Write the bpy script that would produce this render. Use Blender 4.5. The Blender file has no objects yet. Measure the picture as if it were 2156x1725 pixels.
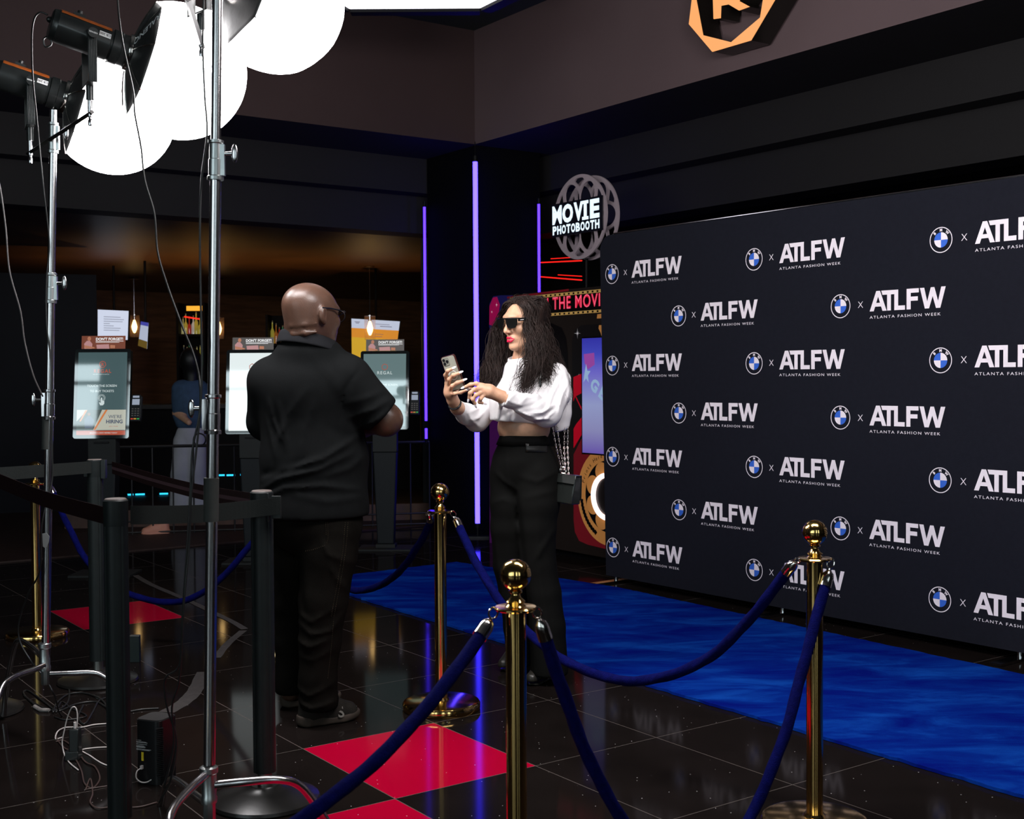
import bpy, math, random
import numpy as np
from mathutils import Vector, Matrix
from mathutils.geometry import tessellate_polygon

random.seed(7)
rng = np.random.RandomState(11)
C = bpy.context.scene.collection
SC = bpy.context.scene
PI = math.pi

# ---------------------------------------------------------------- camera
F, PITCH, ROLL, CH = 2600.0, 0.0268, 0.006, 1.41
CX, CY = 1078.0, 862.5

def camdir(px, py):
    x = (px - CX) / F; y = (py - CY) / F
    a = x * math.cos(ROLL) - y * math.sin(ROLL)
    b = x * math.sin(ROLL) + y * math.cos(ROLL)
    yd = b * math.cos(PITCH) + math.sin(PITCH)
    zf = math.cos(PITCH) - b * math.sin(PITCH)
    return Vector((a, zf, -yd))

def P(px, py, Y):
    d = camdir(px, py)
    return Vector((d.x / d.y * Y, Y, CH + d.z / d.y * Y))

def G(px, py, z=0.0):
    d = camdir(px, py)
    t = (z - CH) / d.z
    return Vector((d.x * t, d.y * t, z))

cam_data = bpy.data.cameras.new('camera')
cam = bpy.data.objects.new('camera', cam_data); C.objects.link(cam)
cam_data.sensor_fit = 'HORIZONTAL'; cam_data.sensor_width = 36.0
cam_data.lens = 36.0 * F / 2156.0
cam_data.clip_start = 0.05; cam_data.clip_end = 200
_r = Vector((math.cos(ROLL), -math.sin(ROLL) * math.sin(PITCH), -math.sin(ROLL) * math.cos(PITCH)))
_f = Vector((0, math.cos(PITCH), -math.sin(PITCH)))
_u = _r.cross(_f)
_m = Matrix((( _r.x, _u.x, -_f.x, 0), (_r.y, _u.y, -_f.y, 0), (_r.z, _u.z, -_f.z, CH), (0, 0, 0, 1)))
cam.matrix_world = _m
SC.camera = cam
cam_data.dof.use_dof = True; cam_data.dof.focus_distance = 5.6; cam_data.dof.aperture_fstop = 7.1

# ---------------------------------------------------------------- light, world, exposure
SC.view_settings.view_transform = 'Standard'
SC.view_settings.look = 'None'
SC.view_settings.exposure = 0.0
SC.view_settings.gamma = 1.0
SC.view_settings.use_curve_mapping = False
world = bpy.data.worlds.new('world'); SC.world = world; world.use_nodes = True
world.node_tree.nodes['Background'].inputs[0].default_value = (0.55, 0.6, 0.75, 1)
world.node_tree.nodes['Background'].inputs[1].default_value = 0.012
SOFTBOX_POWER = 30.0
WINDOW_POWER = 3.4

def area_light(name, loc, target, sx, sy, power, color=(1, 1, 1)):
    ld = bpy.data.lights.new(name, 'AREA'); ld.shape = 'RECTANGLE'; ld.size = sx; ld.size_y = sy
    ld.energy = power; ld.color = color
    o = bpy.data.objects.new(name, ld); C.objects.link(o); o.location = loc
    o.rotation_euler = (Vector(target) - Vector(loc)).to_track_quat('-Z', 'Y').to_euler()
    return o

def point_light(name, loc, power, color, r=0.05):
    ld = bpy.data.lights.new(name, 'POINT'); ld.energy = power; ld.color = color; ld.shadow_soft_size = r
    o = bpy.data.objects.new(name, ld); C.objects.link(o); o.location = loc
    return o

# assumed key light, unseen above the frame, added to brighten the woman's white shirt
area_light('assumed_key_light', (0.35, 3.5, 3.15), (0.15, 5.65, 1.15), 0.8, 0.8, 48.0, (1.0, 0.97, 0.96))
area_light('backdrop_fill_light', (1.3, 3.3, 3.2), (1.9, 6.6, 1.2), 0.9, 0.9, 60.0, (1.0, 0.95, 0.97))  # unseen fill added above the frame to brighten the backdrop print

# ---------------------------------------------------------------- materials
def S(r, g, b):
    def c(v):
        v /= 255.0
        return v / 12.92 if v <= 0.04045 else ((v + 0.055) / 1.055) ** 2.4
    return (c(r), c(g), c(b))

MATS = {}
def mat(name, col, rough=0.5, metal=0.0, emit=None, estr=0.0, noise=0.0, nscale=8.0, bump=0.0, bscale=60.0,
        coat=0.0, sheen=0.0, alpha=1.0, trans=0.0, ior=1.45, spec=0.5, sss=0.0, aniso_scale=None):
    if name in MATS: return MATS[name]
    m = bpy.data.materials.new(name); m.use_nodes = True
    nt = m.node_tree; N = nt.nodes; L = nt.links
    b = N['Principled BSDF']
    b.inputs['Base Color'].default_value = (*col, 1)
    b.inputs['Roughness'].default_value = rough
    b.inputs['Metallic'].default_value = metal
    b.inputs['IOR'].default_value = ior
    b.inputs['Specular IOR Level'].default_value = spec
    if coat: b.inputs['Coat Weight'].default_value = coat; b.inputs['Coat Roughness'].default_value = 0.05
    if sheen:
        b.inputs['Sheen Weight'].default_value = sheen; b.inputs['Sheen Roughness'].default_value = 0.4
    if trans: b.inputs['Transmission Weight'].default_value = trans
    if sss:
        b.inputs['Subsurface Weight'].default_value = sss; b.inputs['Subsurface Radius'].default_value = (0.012, 0.005, 0.003)
        b.inputs['Subsurface Scale'].default_value = 1.0
    if alpha < 1: b.inputs['Alpha'].default_value = alpha
    if emit: b.inputs['Emission Color'].default_value = (*emit, 1); b.inputs['Emission Strength'].default_value = estr
    tc = N.new('ShaderNodeTexCoord')
    src = tc.outputs['Object']
    if aniso_scale:
        mp = N.new('ShaderNodeMapping'); mp.inputs['Scale'].default_value = aniso_scale
        L.new(src, mp.inputs['Vector']); src = mp.outputs['Vector']
    n = N.new('ShaderNodeTexNoise'); n.inputs['Scale'].default_value = nscale; n.inputs['Detail'].default_value = 3
    L.new(src, n.inputs['Vector'])
    nz = noise if noise else 0.06
    mr = N.new('ShaderNodeMapRange'); mr.inputs[1].default_value = 0.25; mr.inputs[2].default_value = 0.75
    mr.inputs[3].default_value = 1 - nz; mr.inputs[4].default_value = 1 + nz
    L.new(n.outputs['Fac'], mr.inputs[0])
    mx = N.new('ShaderNodeVectorMath'); mx.operation = 'SCALE'; mx.inputs[0].default_value = col
    L.new(mr.outputs[0], mx.inputs['Scale']); L.new(mx.outputs[0], b.inputs['Base Color'])
    if bump:
        n2 = N.new('ShaderNodeTexNoise'); n2.inputs['Scale'].default_value = bscale; n2.inputs['Detail'].default_value = 4
        L.new(src, n2.inputs['Vector'])
        bp = N.new('ShaderNodeBump'); bp.inputs['Strength'].default_value = bump; bp.inputs['Distance'].default_value = 0.004
        L.new(n2.outputs['Fac'], bp.inputs['Height']); L.new(bp.outputs['Normal'], b.inputs['Normal'])
    MATS[name] = m
    return m

def emit_mat(name, col, strength):
    return mat(name, (0.02, 0.02, 0.02), rough=0.4, emit=col, estr=strength)

# ---------------------------------------------------------------- mesh builder
class MB:
    def __init__(s): s.v = []; s.f = []; s.m = []
    def add(s, vs, fs, mi=0, M=None):
        k = len(s.v)
        if M is not None: vs = [M @ Vector(v) for v in vs]
        s.v += [tuple(v) for v in vs]
        s.f += [tuple(k + i for i in f) for f in fs]; s.m += [mi] * len(fs)
        return s
    def box(s, c, d, mi=0, M=None, rz=0.0):
        x, y, z = d[0] / 2, d[1] / 2, d[2] / 2
        vs = [Vector((a, b, e)) for a in (-x, x) for b in (-y, y) for e in (-z, z)]
        if rz: R = Matrix.Rotation(rz, 3, 'Z'); vs = [R @ v for v in vs]
        vs = [v + Vector(c) for v in vs]
        return s.add(vs, [(0, 1, 3, 2), (4, 6, 7, 5), (0, 4, 5, 1), (2, 3, 7, 6), (0, 2, 6, 4), (1, 5, 7, 3)], mi, M)
    def tube(s, pts, r, n=10, mi=0, M=None, caps=True, closed=False, twist=None):
        pts = [Vector(p) for p in pts]; m = len(pts)
        rs = r if hasattr(r, '__len__') else [r] * m
        T = []
        for i in range(m):
            if closed: t = pts[(i + 1) % m] - pts[i - 1]
            else: t = pts[min(i + 1, m - 1)] - pts[max(i - 1, 0)]
            T.append(t.normalized() if t.length > 1e-9 else Vector((0, 0, 1)))
        a = Vector((0, 0, 1)) if abs(T[0].z) < 0.9 else Vector((1, 0, 0))
        u = T[0].cross(a).normalized(); vs = []
        for i in range(m):
            u = (u - T[i] * u.dot(T[i])); u = u.normalized() if u.length > 1e-9 else Vector((1, 0, 0))
            w = T[i].cross(u)
            for k in range(n):
                an = 2 * PI * k / n
                rr = rs[i] * (twist(i, an) if twist else 1.0)
                vs.append(pts[i] + (u * math.cos(an) + w * math.sin(an)) * rr)
        fs = []
        for i in range(m if closed else m - 1):
            j = (i + 1) % m
            for k in range(n): fs.append((i * n + k, i * n + (k + 1) % n, j * n + (k + 1) % n, j * n + k))
        if caps and not closed:
            fs.append(tuple(range(n - 1, -1, -1))); fs.append(tuple((m - 1) * n + k for k in range(n)))
        return s.add(vs, fs, mi, M)
    def cyl(s, a, b, r, r2=None, n=20, mi=0, M=None):
        return s.tube([a, b], [r, r if r2 is None else r2], n, mi, M)
    def lathe(s, prof, c=(0, 0, 0), n=40, mi=0, M=None, axis=None):
        R = Matrix.Identity(3)
        if axis is not None: R = Vector((0, 0, 1)).rotation_difference(Vector(axis).normalized()).to_matrix()
        vs = []; m = len(prof)
        for r, z in prof:
            for k in range(n):
                an = 2 * PI * k / n
                vs.append(R @ Vector((r * math.cos(an), r * math.sin(an), z)) + Vector(c))
        fs = [(i * n + k, i * n + (k + 1) % n, (i + 1) * n + (k + 1) % n, (i + 1) * n + k) for i in range(m - 1) for k in range(n)]
        if prof[0][0] > 1e-6: fs.append(tuple(range(n - 1, -1, -1)))
        if prof[-1][0] > 1e-6: fs.append(tuple((m - 1) * n + k for k in range(n)))
        return s.add(vs, fs, mi, M)
    def ell(s, c, r, n=20, mi=0, M=None, R=None):
        vs = []; fs = []; h = n // 2
        for i in range(h + 1):
            th = PI * i / h
            for k in range(n):
                an = 2 * PI * k / n
                v = Vector((r[0] * math.sin(th) * math.cos(an), r[1] * math.sin(th) * math.sin(an), r[2] * math.cos(th)))
                if R is not None: v = R @ v
                vs.append(v + Vector(c))
        for i in range(h):
            for k in range(n): fs.append((i * n + k, (i + 1) * n + k, (i + 1) * n + (k + 1) % n, i * n + (k + 1) % n))
        return s.add(vs, fs, mi, M)
    def slab(s, poly, nrm, th, mi=0, M=None):
        """closed planar polygon (3-D points) given thickness th along nrm"""
        p = [Vector(q) for q in poly]; k = len(p); nv = Vector(nrm).normalized() * th
        tri = tessellate_polygon([p])
        vs = p + [q + nv for q in p]
        fs = [tuple(t) for t in tri] + [tuple(i + k for i in reversed(t)) for t in tri]
        fs += [(i, (i + 1) % k, (i + 1) % k + k, i + k) for i in range(k)]
        return s.add(vs, fs, mi, M)
    def build(s, name, mats, parent=None, smooth=True, ang=35, world=False, bevel=0.0, sub=0, kind=None, label=None):
        me = bpy.data.meshes.new(name); me.from_pydata(s.v, [], s.f)
        if not isinstance(mats, (list, tuple)): mats = [mats]
        for m in mats: me.materials.append(m)
        if len(mats) > 1: me.polygons.foreach_set('material_index', s.m)
        import bmesh
        bm = bmesh.new(); bm.from_mesh(me); bmesh.ops.recalc_face_normals(bm, faces=bm.faces); bm.to_mesh(me); bm.free()
        if smooth:
            me.shade_smooth()
            if ang: me.set_sharp_from_angle(angle=math.radians(ang))
        o = bpy.data.objects.new(name, me); C.objects.link(o)
        if parent is not None:
            o.parent = parent
            if world: o.matrix_parent_inverse = parent.matrix_basis.inverted()
        if bevel:
            b = o.modifiers.new('bevel', 'BEVEL'); b.width = bevel; b.segments = 2; b.limit_method = 'ANGLE'
        if sub:
            b = o.modifiers.new('sub', 'SUBSURF'); b.levels = sub; b.render_levels = sub
        if kind: o['kind'] = kind
        if label: o['label'] = label
        return o

def thing(name, label, cat, loc=(0, 0, 0), rz=0.0, group=None):
    o = bpy.data.objects.new(name, None); C.objects.link(o)
    o.location = loc; o.rotation_euler = (0, 0, rz); o.empty_display_size = 0.1
    o.matrix_basis = Matrix.Translation(Vector(loc)) @ Matrix.Rotation(rz, 4, 'Z')
    o['label'] = label; o['category'] = cat
    if group: o['group'] = group
    return o

def tag(o, label, cat, group=None):
    o['label'] = label; o['category'] = cat
    if group: o['group'] = group
    return o

def struct(o):
    o['kind'] = 'structure'; return o

def dup(root, loc, rz, label, group=None):
    r = root.copy(); C.objects.link(r); r.location = loc; r.rotation_euler = (0, 0, rz); r['label'] = label
    if group: r['group'] = group
    for ch in list(root.children):
        c = ch.copy(); C.objects.link(c); c.parent = r; c.matrix_parent_inverse = ch.matrix_parent_inverse.copy()
        for g in list(ch.children):
            d = g.copy(); C.objects.link(d); d.parent = c; d.matrix_parent_inverse = g.matrix_parent_inverse.copy()
    return r

def smooth_path(pts, n=8):
    """Catmull-Rom through 3-D points"""
    p = [Vector(q) for q in pts]; p = [p[0] * 2 - p[1]] + p + [p[-1] * 2 - p[-2]]; out = []
    for i in range(1, len(p) - 2):
        for k in range(n):
            t = k / n; a, b, c, d = p[i - 1], p[i], p[i + 1], p[i + 2]
            out.append(0.5 * ((2 * b) + (c - a) * t + (2 * a - 5 * b + 4 * c - d) * t * t + (3 * b - a - 3 * c + d) * t ** 3))
    out.append(p[-2]); return out

# flat curves and lettering ------------------------------------------------------
def _curve_mesh(cu):
    ob = bpy.data.objects.new('tmp', cu)
    me = bpy.data.meshes.new_from_object(ob)
    vs = [v.co.copy() for v in me.vertices]; fs = [tuple(p.vertices) for p in me.polygons]
    bpy.data.objects.remove(ob); bpy.data.meshes.remove(me); bpy.data.curves.remove(cu)
    return vs, fs

_tc = {}
def text_geo(s, size=1.0, bold=0.0, extrude=0.0, spacing=1.0, align='LEFT'):
    k = (s, size, bold, extrude, spacing, align)
    if k not in _tc:
        cu = bpy.data.curves.new('t', 'FONT'); cu.body = s; cu.size = size; cu.offset = bold; cu.extrude = extrude
        cu.space_character = spacing; cu.align_x = align; cu.resolution_u = 3
        _tc[k] = _curve_mesh(cu)
    return _tc[k]

def shape_geo(loops, extrude=0.0):
    """2-D outline(s) with holes -> filled mesh in XY"""
    cu = bpy.data.curves.new('s', 'CURVE'); cu.dimensions = '2D'; cu.fill_mode = 'BOTH'; cu.extrude = extrude
    for lp in loops:
        sp = cu.splines.new('POLY'); sp.points.add(len(lp) - 1)
        for i, q in enumerate(lp): sp.points[i].co = (q[0], q[1], 0, 1)
        sp.use_cyclic_u = True
    return _curve_mesh(cu)

def circle(cx, cy, r, n=40, ry=None, a0=0.0, a1=2 * PI, end=False):
    ry = r if ry is None else ry
    m = n if not end else n - 1
    return [(cx + r * math.cos(a0 + (a1 - a0) * i / m), cy + ry * math.sin(a0 + (a1 - a0) * i / m)) for i in range(n)]

def frame(o, xa, ya, za=None):
    xa = Vector(xa).normalized(); ya = Vector(ya).normalized(); za = xa.cross(ya).normalized() if za is None else Vector(za)
    return Matrix(((xa.x, ya.x, za.x, o[0]), (xa.y, ya.y, za.y, o[1]), (xa.z, ya.z, za.z, o[2]), (0, 0, 0, 1)))
# ---------------------------------------------------------------- the setting
C0 = P(1000, 312, 10.9); C0.z = 0
E1 = Vector((0.578, -0.816, 0)).normalized()      # along the right wing, towards the camera
E2 = Vector((-0.816, -0.578, 0)).normalized()     # along the left wing, towards the camera
def W(s, t, z=0.0): return C0 + E1 * s + E2 * t + Vector((0, 0, z))

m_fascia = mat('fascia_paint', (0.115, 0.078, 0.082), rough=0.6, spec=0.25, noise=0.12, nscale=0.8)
m_head = mat('header_paint', (0.015, 0.014, 0.0145), rough=0.7, noise=0.1, nscale=1.0, spec=0.2)
m_black = mat('black_paint', (0.004, 0.004, 0.005), rough=0.5, noise=0.1, spec=0.15)
m_soff = mat('soffit_paint', (0.022, 0.020, 0.024), rough=0.6, spec=0.25)
m_ceil = mat('ceiling_paint', (0.018, 0.024, 0.024), rough=0.7)

def floor_material():
    m = bpy.data.materials.new('polished_tile'); m.use_nodes = True
    nt = m.node_tree; N = nt.nodes; L = nt.links; b = N['Principled BSDF']
    U = CH / 2.4066; yaw = 0.6211; u0, v0, ratio = -3.5114, -6.077, 1.1824
    tc = N.new('ShaderNodeTexCoord')
    def lin(cx, cy, c):
        d = N.new('ShaderNodeVectorMath'); d.operation = 'DOT_PRODUCT'; d.inputs[1].default_value = (cx, cy, 0)
        L.new(tc.outputs['Object'], d.inputs[0])
        a = N.new('ShaderNodeMath'); a.operation = 'ADD'; a.inputs[1].default_value = c
        L.new(d.outputs['Value'], a.inputs[0]); return a.outputs[0]
    # a = X + u ; b = (Y + v)/ratio ; X = x cos + z sin ; Y = -x sin + z cos
    A = lin(math.cos(yaw) / U, math.sin(yaw) / U, u0)
    B = lin(-math.sin(yaw) / U / ratio, math.cos(yaw) / U / ratio, v0 / ratio)
    def M(op, a, bb=None, c=None):
        n = N.new('ShaderNodeMath'); n.operation = op
        for i, q in enumerate((a, bb, c)):
            if q is None: continue
            if isinstance(q, (int, float)): n.inputs[i].default_value = q
            else: L.new(q, n.inputs[i])
        return n.outputs[0]
    fa = M('FLOOR', A); fb = M('FLOOR', B)
    def cell(i, j):
        return M('MULTIPLY', M('COMPARE', fa, float(i), 0.1), M('COMPARE', fb, float(j), 0.1))
    red = M('ADD', M('ADD', cell(0, 0), cell(-1, -1)), cell(0, 5))
    # grout: distance to nearest line
    def line(q, sc):
        f = M('FRACT', q); d = M('MINIMUM', f, M('SUBTRACT', 1.0, f)); return M('MULTIPLY', d, sc)
    g = M('MINIMUM', line(A, U), line(B, U * ratio))
    grout = M('LESS_THAN', g, 0.0016)
    # sparkle chips
    vo = N.new('ShaderNodeTexVoronoi'); vo.inputs['Scale'].default_value = 30; L.new(tc.outputs['Object'], vo.inputs['Vector'])
    chip = M('LESS_THAN', vo.outputs['Distance'], 0.055)
    sepc = N.new('ShaderNodeSeparateColor'); L.new(vo.outputs['Color'], sepc.inputs[0])
    chip = M('MULTIPLY', chip, M('GREATER_THAN', sepc.outputs[0], 0.5))
    noi = N.new('ShaderNodeTexNoise'); noi.inputs['Scale'].default_value = 5; noi.inputs['Detail'].default_value = 6
    L.new(tc.outputs['Object'], noi.inputs['Vector'])
    cr = N.new('ShaderNodeMix'); cr.data_type = 'RGBA'
    cr.inputs[6].default_value = (0.0055, 0.0042, 0.0038, 1); cr.inputs[7].default_value = (0.0115, 0.0085, 0.0078, 1)
    L.new(noi.outputs['Fac'], cr.inputs[0])
    def mix(f, a, col):
        n = N.new('ShaderNodeMix'); n.data_type = 'RGBA'; L.new(f, n.inputs[0]); L.new(a, n.inputs[6])
        n.inputs[7].default_value = (*col, 1); return n.outputs[2]
    col = mix(red, cr.outputs[2], (0.36, 0.001, 0.022))
    col = mix(chip, col, (0.55, 0.52, 0.52)); col = mix(grout, col, (0.10, 0.085, 0.078))
    L.new(col, b.inputs['Base Color'])
    r = N.new('ShaderNodeMix'); r.data_type = 'FLOAT'; r.inputs[2].default_value = 0.075; r.inputs[3].default_value = 0.6
    L.new(grout, r.inputs[0]); L.new(r.outputs[0], b.inputs['Roughness'])
    b.inputs['IOR'].default_value = 1.085
    return m
m_floor = floor_material()

mb = MB(); mb.box((-2, 8, -0.05), (44, 44, 0.1)); struct(mb.build('floor', m_floor, smooth=False))

def wing(prof, right, far, mats, name, ext=15.0):
    """stepped header profile [(offset, z, material)], mitred at the inner corner"""
    m = MB(); n = len(prof)
    vs = []
    for d, z, _ in prof:
        vs.append(W(ext, -d, z) if right else W(-d, ext, z)); vs.append(W(-d, -d, z))
    for i in range(n - 1): m.add([vs[2 * i], vs[2 * i + 1], vs[2 * i + 3], vs[2 * i + 2]], [(0, 1, 2, 3)], prof[i][2])
    cap = [vs[2 * i] for i in range(n)]; m.add(cap, [tuple(range(n))], 1)
    cap = [vs[2 * i + 1] for i in range(n)]; m.add(cap, [tuple(range(n))], 1)
    m.add([vs[0], vs[1], vs[2 * n - 1], vs[2 * n - 2]], [(0, 1, 2, 3)], 1)
    return struct(m.build(name, mats, smooth=False))
prof = [(0, 4.44, 0), (0, 3.45, 2), (0.875, 3.45, 1), (0.875, 3.13, 2), (1.09, 3.13, 1), (1.09, 2.78, 2), (1.4, 2.78, 2), (1.4, 4.6, 2), (0, 4.6, 2)]
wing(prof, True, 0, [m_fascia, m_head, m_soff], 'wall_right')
wing(prof, False, 0, [mat('fascia_brown_shaded', (0.055, 0.034, 0.034), rough=0.6, noise=0.12, nscale=0.8, spec=0.2), m_head, m_soff], 'wall_left')  # browner than the right wing; its weaker light is put into the darker colour
def quad_wall(name, a, b, z0, z1, th, m, nrm):
    q = MB(); n = Vector(nrm) * th
    q.slab([Vector((a.x, a.y, z0)), Vector((b.x, b.y, z0)), Vector((b.x, b.y, z1)), Vector((a.x, a.y, z1))], nrm, th)
    return struct(q.build(name, m, smooth=False))
# back wall behind the booth, under the right wing
quad_wall('wall_booth_side', W(15, -2.5), W(-1.2, -2.5), 0, 4.6, 0.1, m_black, -E2)
mb = MB(); mb.slab([W(15, -1.3, 2.80), W(-1.3, -1.3, 2.80), W(-1.3, -2.7, 2.80), W(15, -2.7, 2.80)], (0, 0, 1), 0.06)
struct(mb.build('trim_1', m_black, smooth=False))
# bar alcove: ceiling and back wall
m_bceil = mat('bar_ceiling', (0.10, 0.05, 0.026), rough=0.42, spec=0.9, noise=0.25, nscale=1.5)
m_bwall = mat('bar_wood_wall', (0.22, 0.095, 0.04), rough=0.4, noise=0.35, nscale=2.2, aniso_scale=(1, 1, 9))
mb = MB(); mb.slab([W(-1.3, 18, 2.80), W(-1.3, -9, 2.80), W(-10.6, -9, 2.80), W(-10.6, 18, 2.80)], (0, 0, 1), 0.08)
struct(mb.build('ceiling_bar', m_bceil, smooth=False))
quad_wall('wall_bar_back', W(-10.5, 18), W(-10.5, -9), 0, 2.9, 0.1, m_bwall, -E1)
a = P(889, 800, 12.2); b_ = P(886, 800, 26.0)
quad_wall('wall_bar_right', a, b_, 0, 2.9, 0.08, m_black, (1, 0.05, 0))
a = P(-900, 800, 11.6); b_ = P(206, 800, 13.2)
quad_wall('wall_bar_left', a, b_, 0, 2.52, 0.1, mat('black_panel', (0.003, 0.003, 0.006), rough=0.5, spec=0.1), (-0.33, 0.95, 0))
# dark bulkhead hanging in front of the bar's left part
# black column in the inner corner
mb = MB(); mb.slab([W(-0.03, -0.03), W(-0.855, -0.03), W(-0.855, -0.73), W(-0.03, -0.73)], (0, 0, 1), 3.45)
struct(mb.build('trim_2', mat('gloss_black', (0.003, 0.003, 0.004), rough=0.8, spec=0.04), smooth=False))
# atrium ceiling
mb = MB(); mb.slab([W(0, 0, 4.44), W(7, 0, 4.44), W(7, 7, 4.44), W(0, 7, 4.44)], (0, 0, 1), 0.1)
struct(mb.build('ceiling', m_ceil, smooth=False))
# wall with tall windows behind the camera; daylight comes through it
m_back = mat('rear_wall_paint', (0.05, 0.05, 0.055), rough=0.7)
m_day = emit_mat('daylight_glass', (0.78, 0.95, 1.0), WINDOW_POWER)
WY = -6.0
wins = [(-10.6, -8.06), (-7.56, -4.1), (-3.35, -2.4), (0.8, 1.9), (4.4, 5.6)]
mb = MB(); xs = [-15.0]
for a_, b2 in wins: xs += [a_, b2]
xs.append(12.0)
for i in range(0, len(xs), 2): mb.box(((xs[i] + xs[i + 1]) / 2, WY - 0.1, 3.525), (xs[i + 1] - xs[i], 0.2, 7.05))
for a_, b2 in wins:
    mb.box(((a_ + b2) / 2, WY - 0.1, 0.5), (b2 - a_, 0.2, 1.0)); mb.box(((a_ + b2) / 2, WY - 0.1, 6.35), (b2 - a_, 0.2, 1.4))
struct(mb.build('wall_rear', m_back, smooth=False))
for i, (a_, b2) in enumerate(wins):
    mb = MB(); mb.box(((a_ + b2) / 2, WY - 0.12, 3.325), (b2 - a_, 0.02, 4.65), 0)
    nx = max(1, int(round((b2 - a_) / 1.1)))
    for k in range(nx + 1): mb.box((a_ + (b2 - a_) * k / nx, WY - 0.08, 3.325), (0.07, 0.08, 4.65), 1)
    for z in (1.03, 2.3, 3.3, 4.3, 5.2, 5.62): mb.box(((a_ + b2) / 2, WY - 0.08, z), (b2 - a_, 0.08, 0.07), 1)
    struct(mb.build('window_%d' % (i + 1), [m_day, m_black], smooth=False))
# ---------------------------------------------------------------- LED strips at the corner column
m_led = emit_mat('violet_led', (0.44, 0.28, 13.0), 1.0)
m_led_small = emit_mat('violet_led_dim', (0.26, 0.08, 5.0), 1.0)
def led(px, ytop, ybot, Y, r, label, gap=None, m=None):
    a, b = P(px[0], ytop, Y), P(px[1], ybot, Y)
    a.x = b.x = (a.x + b.x) / 2
    t = thing('led_strip_light', label, 'LED light', (b.x, b.y, b.z))
    d = Vector((0, 0.0, 0)); segs = [(a.z, b.z)] if gap is None else [(a.z, gap[0]), (gap[1], b.z)]
    for z1, z0 in segs:
        mb = MB(); mb.cyl((a.x, Y, z0), (a.x, Y, z1), r, n=14)
        mb.build('light_tube', m or m_led, t, world=True)
    for z0, z1 in ((a.z, a.z + 0.05), (b.z - 0.04, b.z)):
        mb = MB(); mb.cyl((a.x, Y, z0), (a.x, Y, z1), r * 1.1, n=14); mb.build('end_cap', m_black, t, world=True)
    return a, b, t
a, b, t = led((1000, 1006), 341, 1102, 10.78, 0.021, 'tall bright violet LED tube on the near corner of the black column')
mb = MB(); mb.cyl((a.x, 10.78, 0.0), (a.x, 10.78, b.z), 0.006, n=8); mb.box((a.x, 10.78, 0.008), (0.2, 0.1, 0.016))
m2 = MB(); m2.cyl((a.x, 10.78, a.z), (a.x, 10.78, 3.45), 0.004, n=8); m2.build('hanging_wire', m_black, t, world=True)
mb.build('mounting_rod', mat('dark_steel', (0.03, 0.03, 0.035), rough=0.4, metal=0.8), t, world=True)
led((894, 897), 436, 924, 11.52, 0.012, 'thin violet LED tube left of the black column beside the bar opening', gap=(1.00, 0.93), m=m_led_small)
led((1134, 1136), 430, 700, 11.18, 0.012, 'thin violet LED tube right of the black column above the photo booth', m=m_led_small)
# red neon lines deep behind the booth
m_red = emit_mat('red_neon', (1.0, 0.015, 0.01), 1.3)
for i, (p, q, lb) in enumerate([((1139, 553), (1225, 549), 'lower line of the upper pair of red neon lines behind the film reel sign'),
                                ((1160, 545), (1225, 541), 'upper line of the upper pair of red neon lines behind the film reel sign'),
                                ((1139, 583), (1225, 590), 'lower line of the lower pair of red neon lines above the photo booth'),
                                ((1175, 579), (1225, 582), 'upper line of the lower pair of red neon lines above the photo booth')]):
    mb = MB(); mb.cyl(P(*p, 12.6), P(*q, 12.1), 0.006 if i % 2 == 0 else 0.004, n=8)
    tag(mb.build('neon_line', m_red), lb, 'neon light', 'red neon lines above the photo booth')

# ---------------------------------------------------------------- hanging LED screen at the top
m_screen = emit_mat('led_screen_white', (0.93, 0.90, 1.0), 2.2)
t = thing('hanging_led_screen', 'bright white LED screen hanging from the ceiling at the top edge', 'screen', P(870, 17, 8.5))
Q = [P(640, -14, 7.9), P(737, 16, 8.5), P(1010, 18, 8.5), P(1078, 0, 8.15)]
zb = P(870, 18, 8.5).z
mb = MB(); mf = MB()
for i in range(3):
    a, b = Q[i].copy(), Q[i + 1].copy(); a.z = b.z = zb
    n = (b - a).cross(Vector((0, 0, 1))).normalized()
    if n.y > 0: n = -n
    up = Vector((0, 0, 1.0))
    mb.slab([a, b, b + up, a + up], -n, 0.004)
    mf.slab([a - n * 0.006 - Vector((0, 0, .02)), b - n * 0.006 - Vector((0, 0, .02)), b - n * 0.006 + up * 1.02, a - n * 0.006 + up * 1.02], -n, 0.09)
mb.build('display_face', m_screen, t, world=True, smooth=False); mf.build('cabinet', m_black, t, world=True, smooth=False)

# ---------------------------------------------------------------- orange channel-letter sign on the right fascia
pl0, pln = W(0, 0), E2      # fascia plane point and outward normal
def on_plane(px, py, p0, n):
    d = camdir(px, py); o = Vector((0, 0, CH)); t_ = (Vector(p0) - o).dot(n) / d.dot(n); return o + d * t_
pf = C0 + E2 * 0.20
t = thing('channel_letter_sign', 'orange lit heptagon sign with a letter R on the plum fascia', 'sign', on_plane(1550, 100, C0, E2))
m_or = emit_mat('orange_acrylic', (1.0, 0.42, 0.14), 1.0); m_blk = mat('sign_return_black', (0.01, 0.008, 0.007), rough=0.3)
cc = on_plane(1556, -20, pf, E2)
FM = frame(cc, E1, (0, 0, 1))      # x along the fascia to the right, y up
def f2(px, py):
    q = on_plane(px, py, pf, E2) - cc; return (q.dot(E1), q.z)
outer = [f2(1451, 51), f2(1500, 109), f2(1581, 85), f2(1632, 0)]
inner = [f2(1480, 74), f2(1539, 89), f2(1601, 37), f2(1608, 5)]
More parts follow.
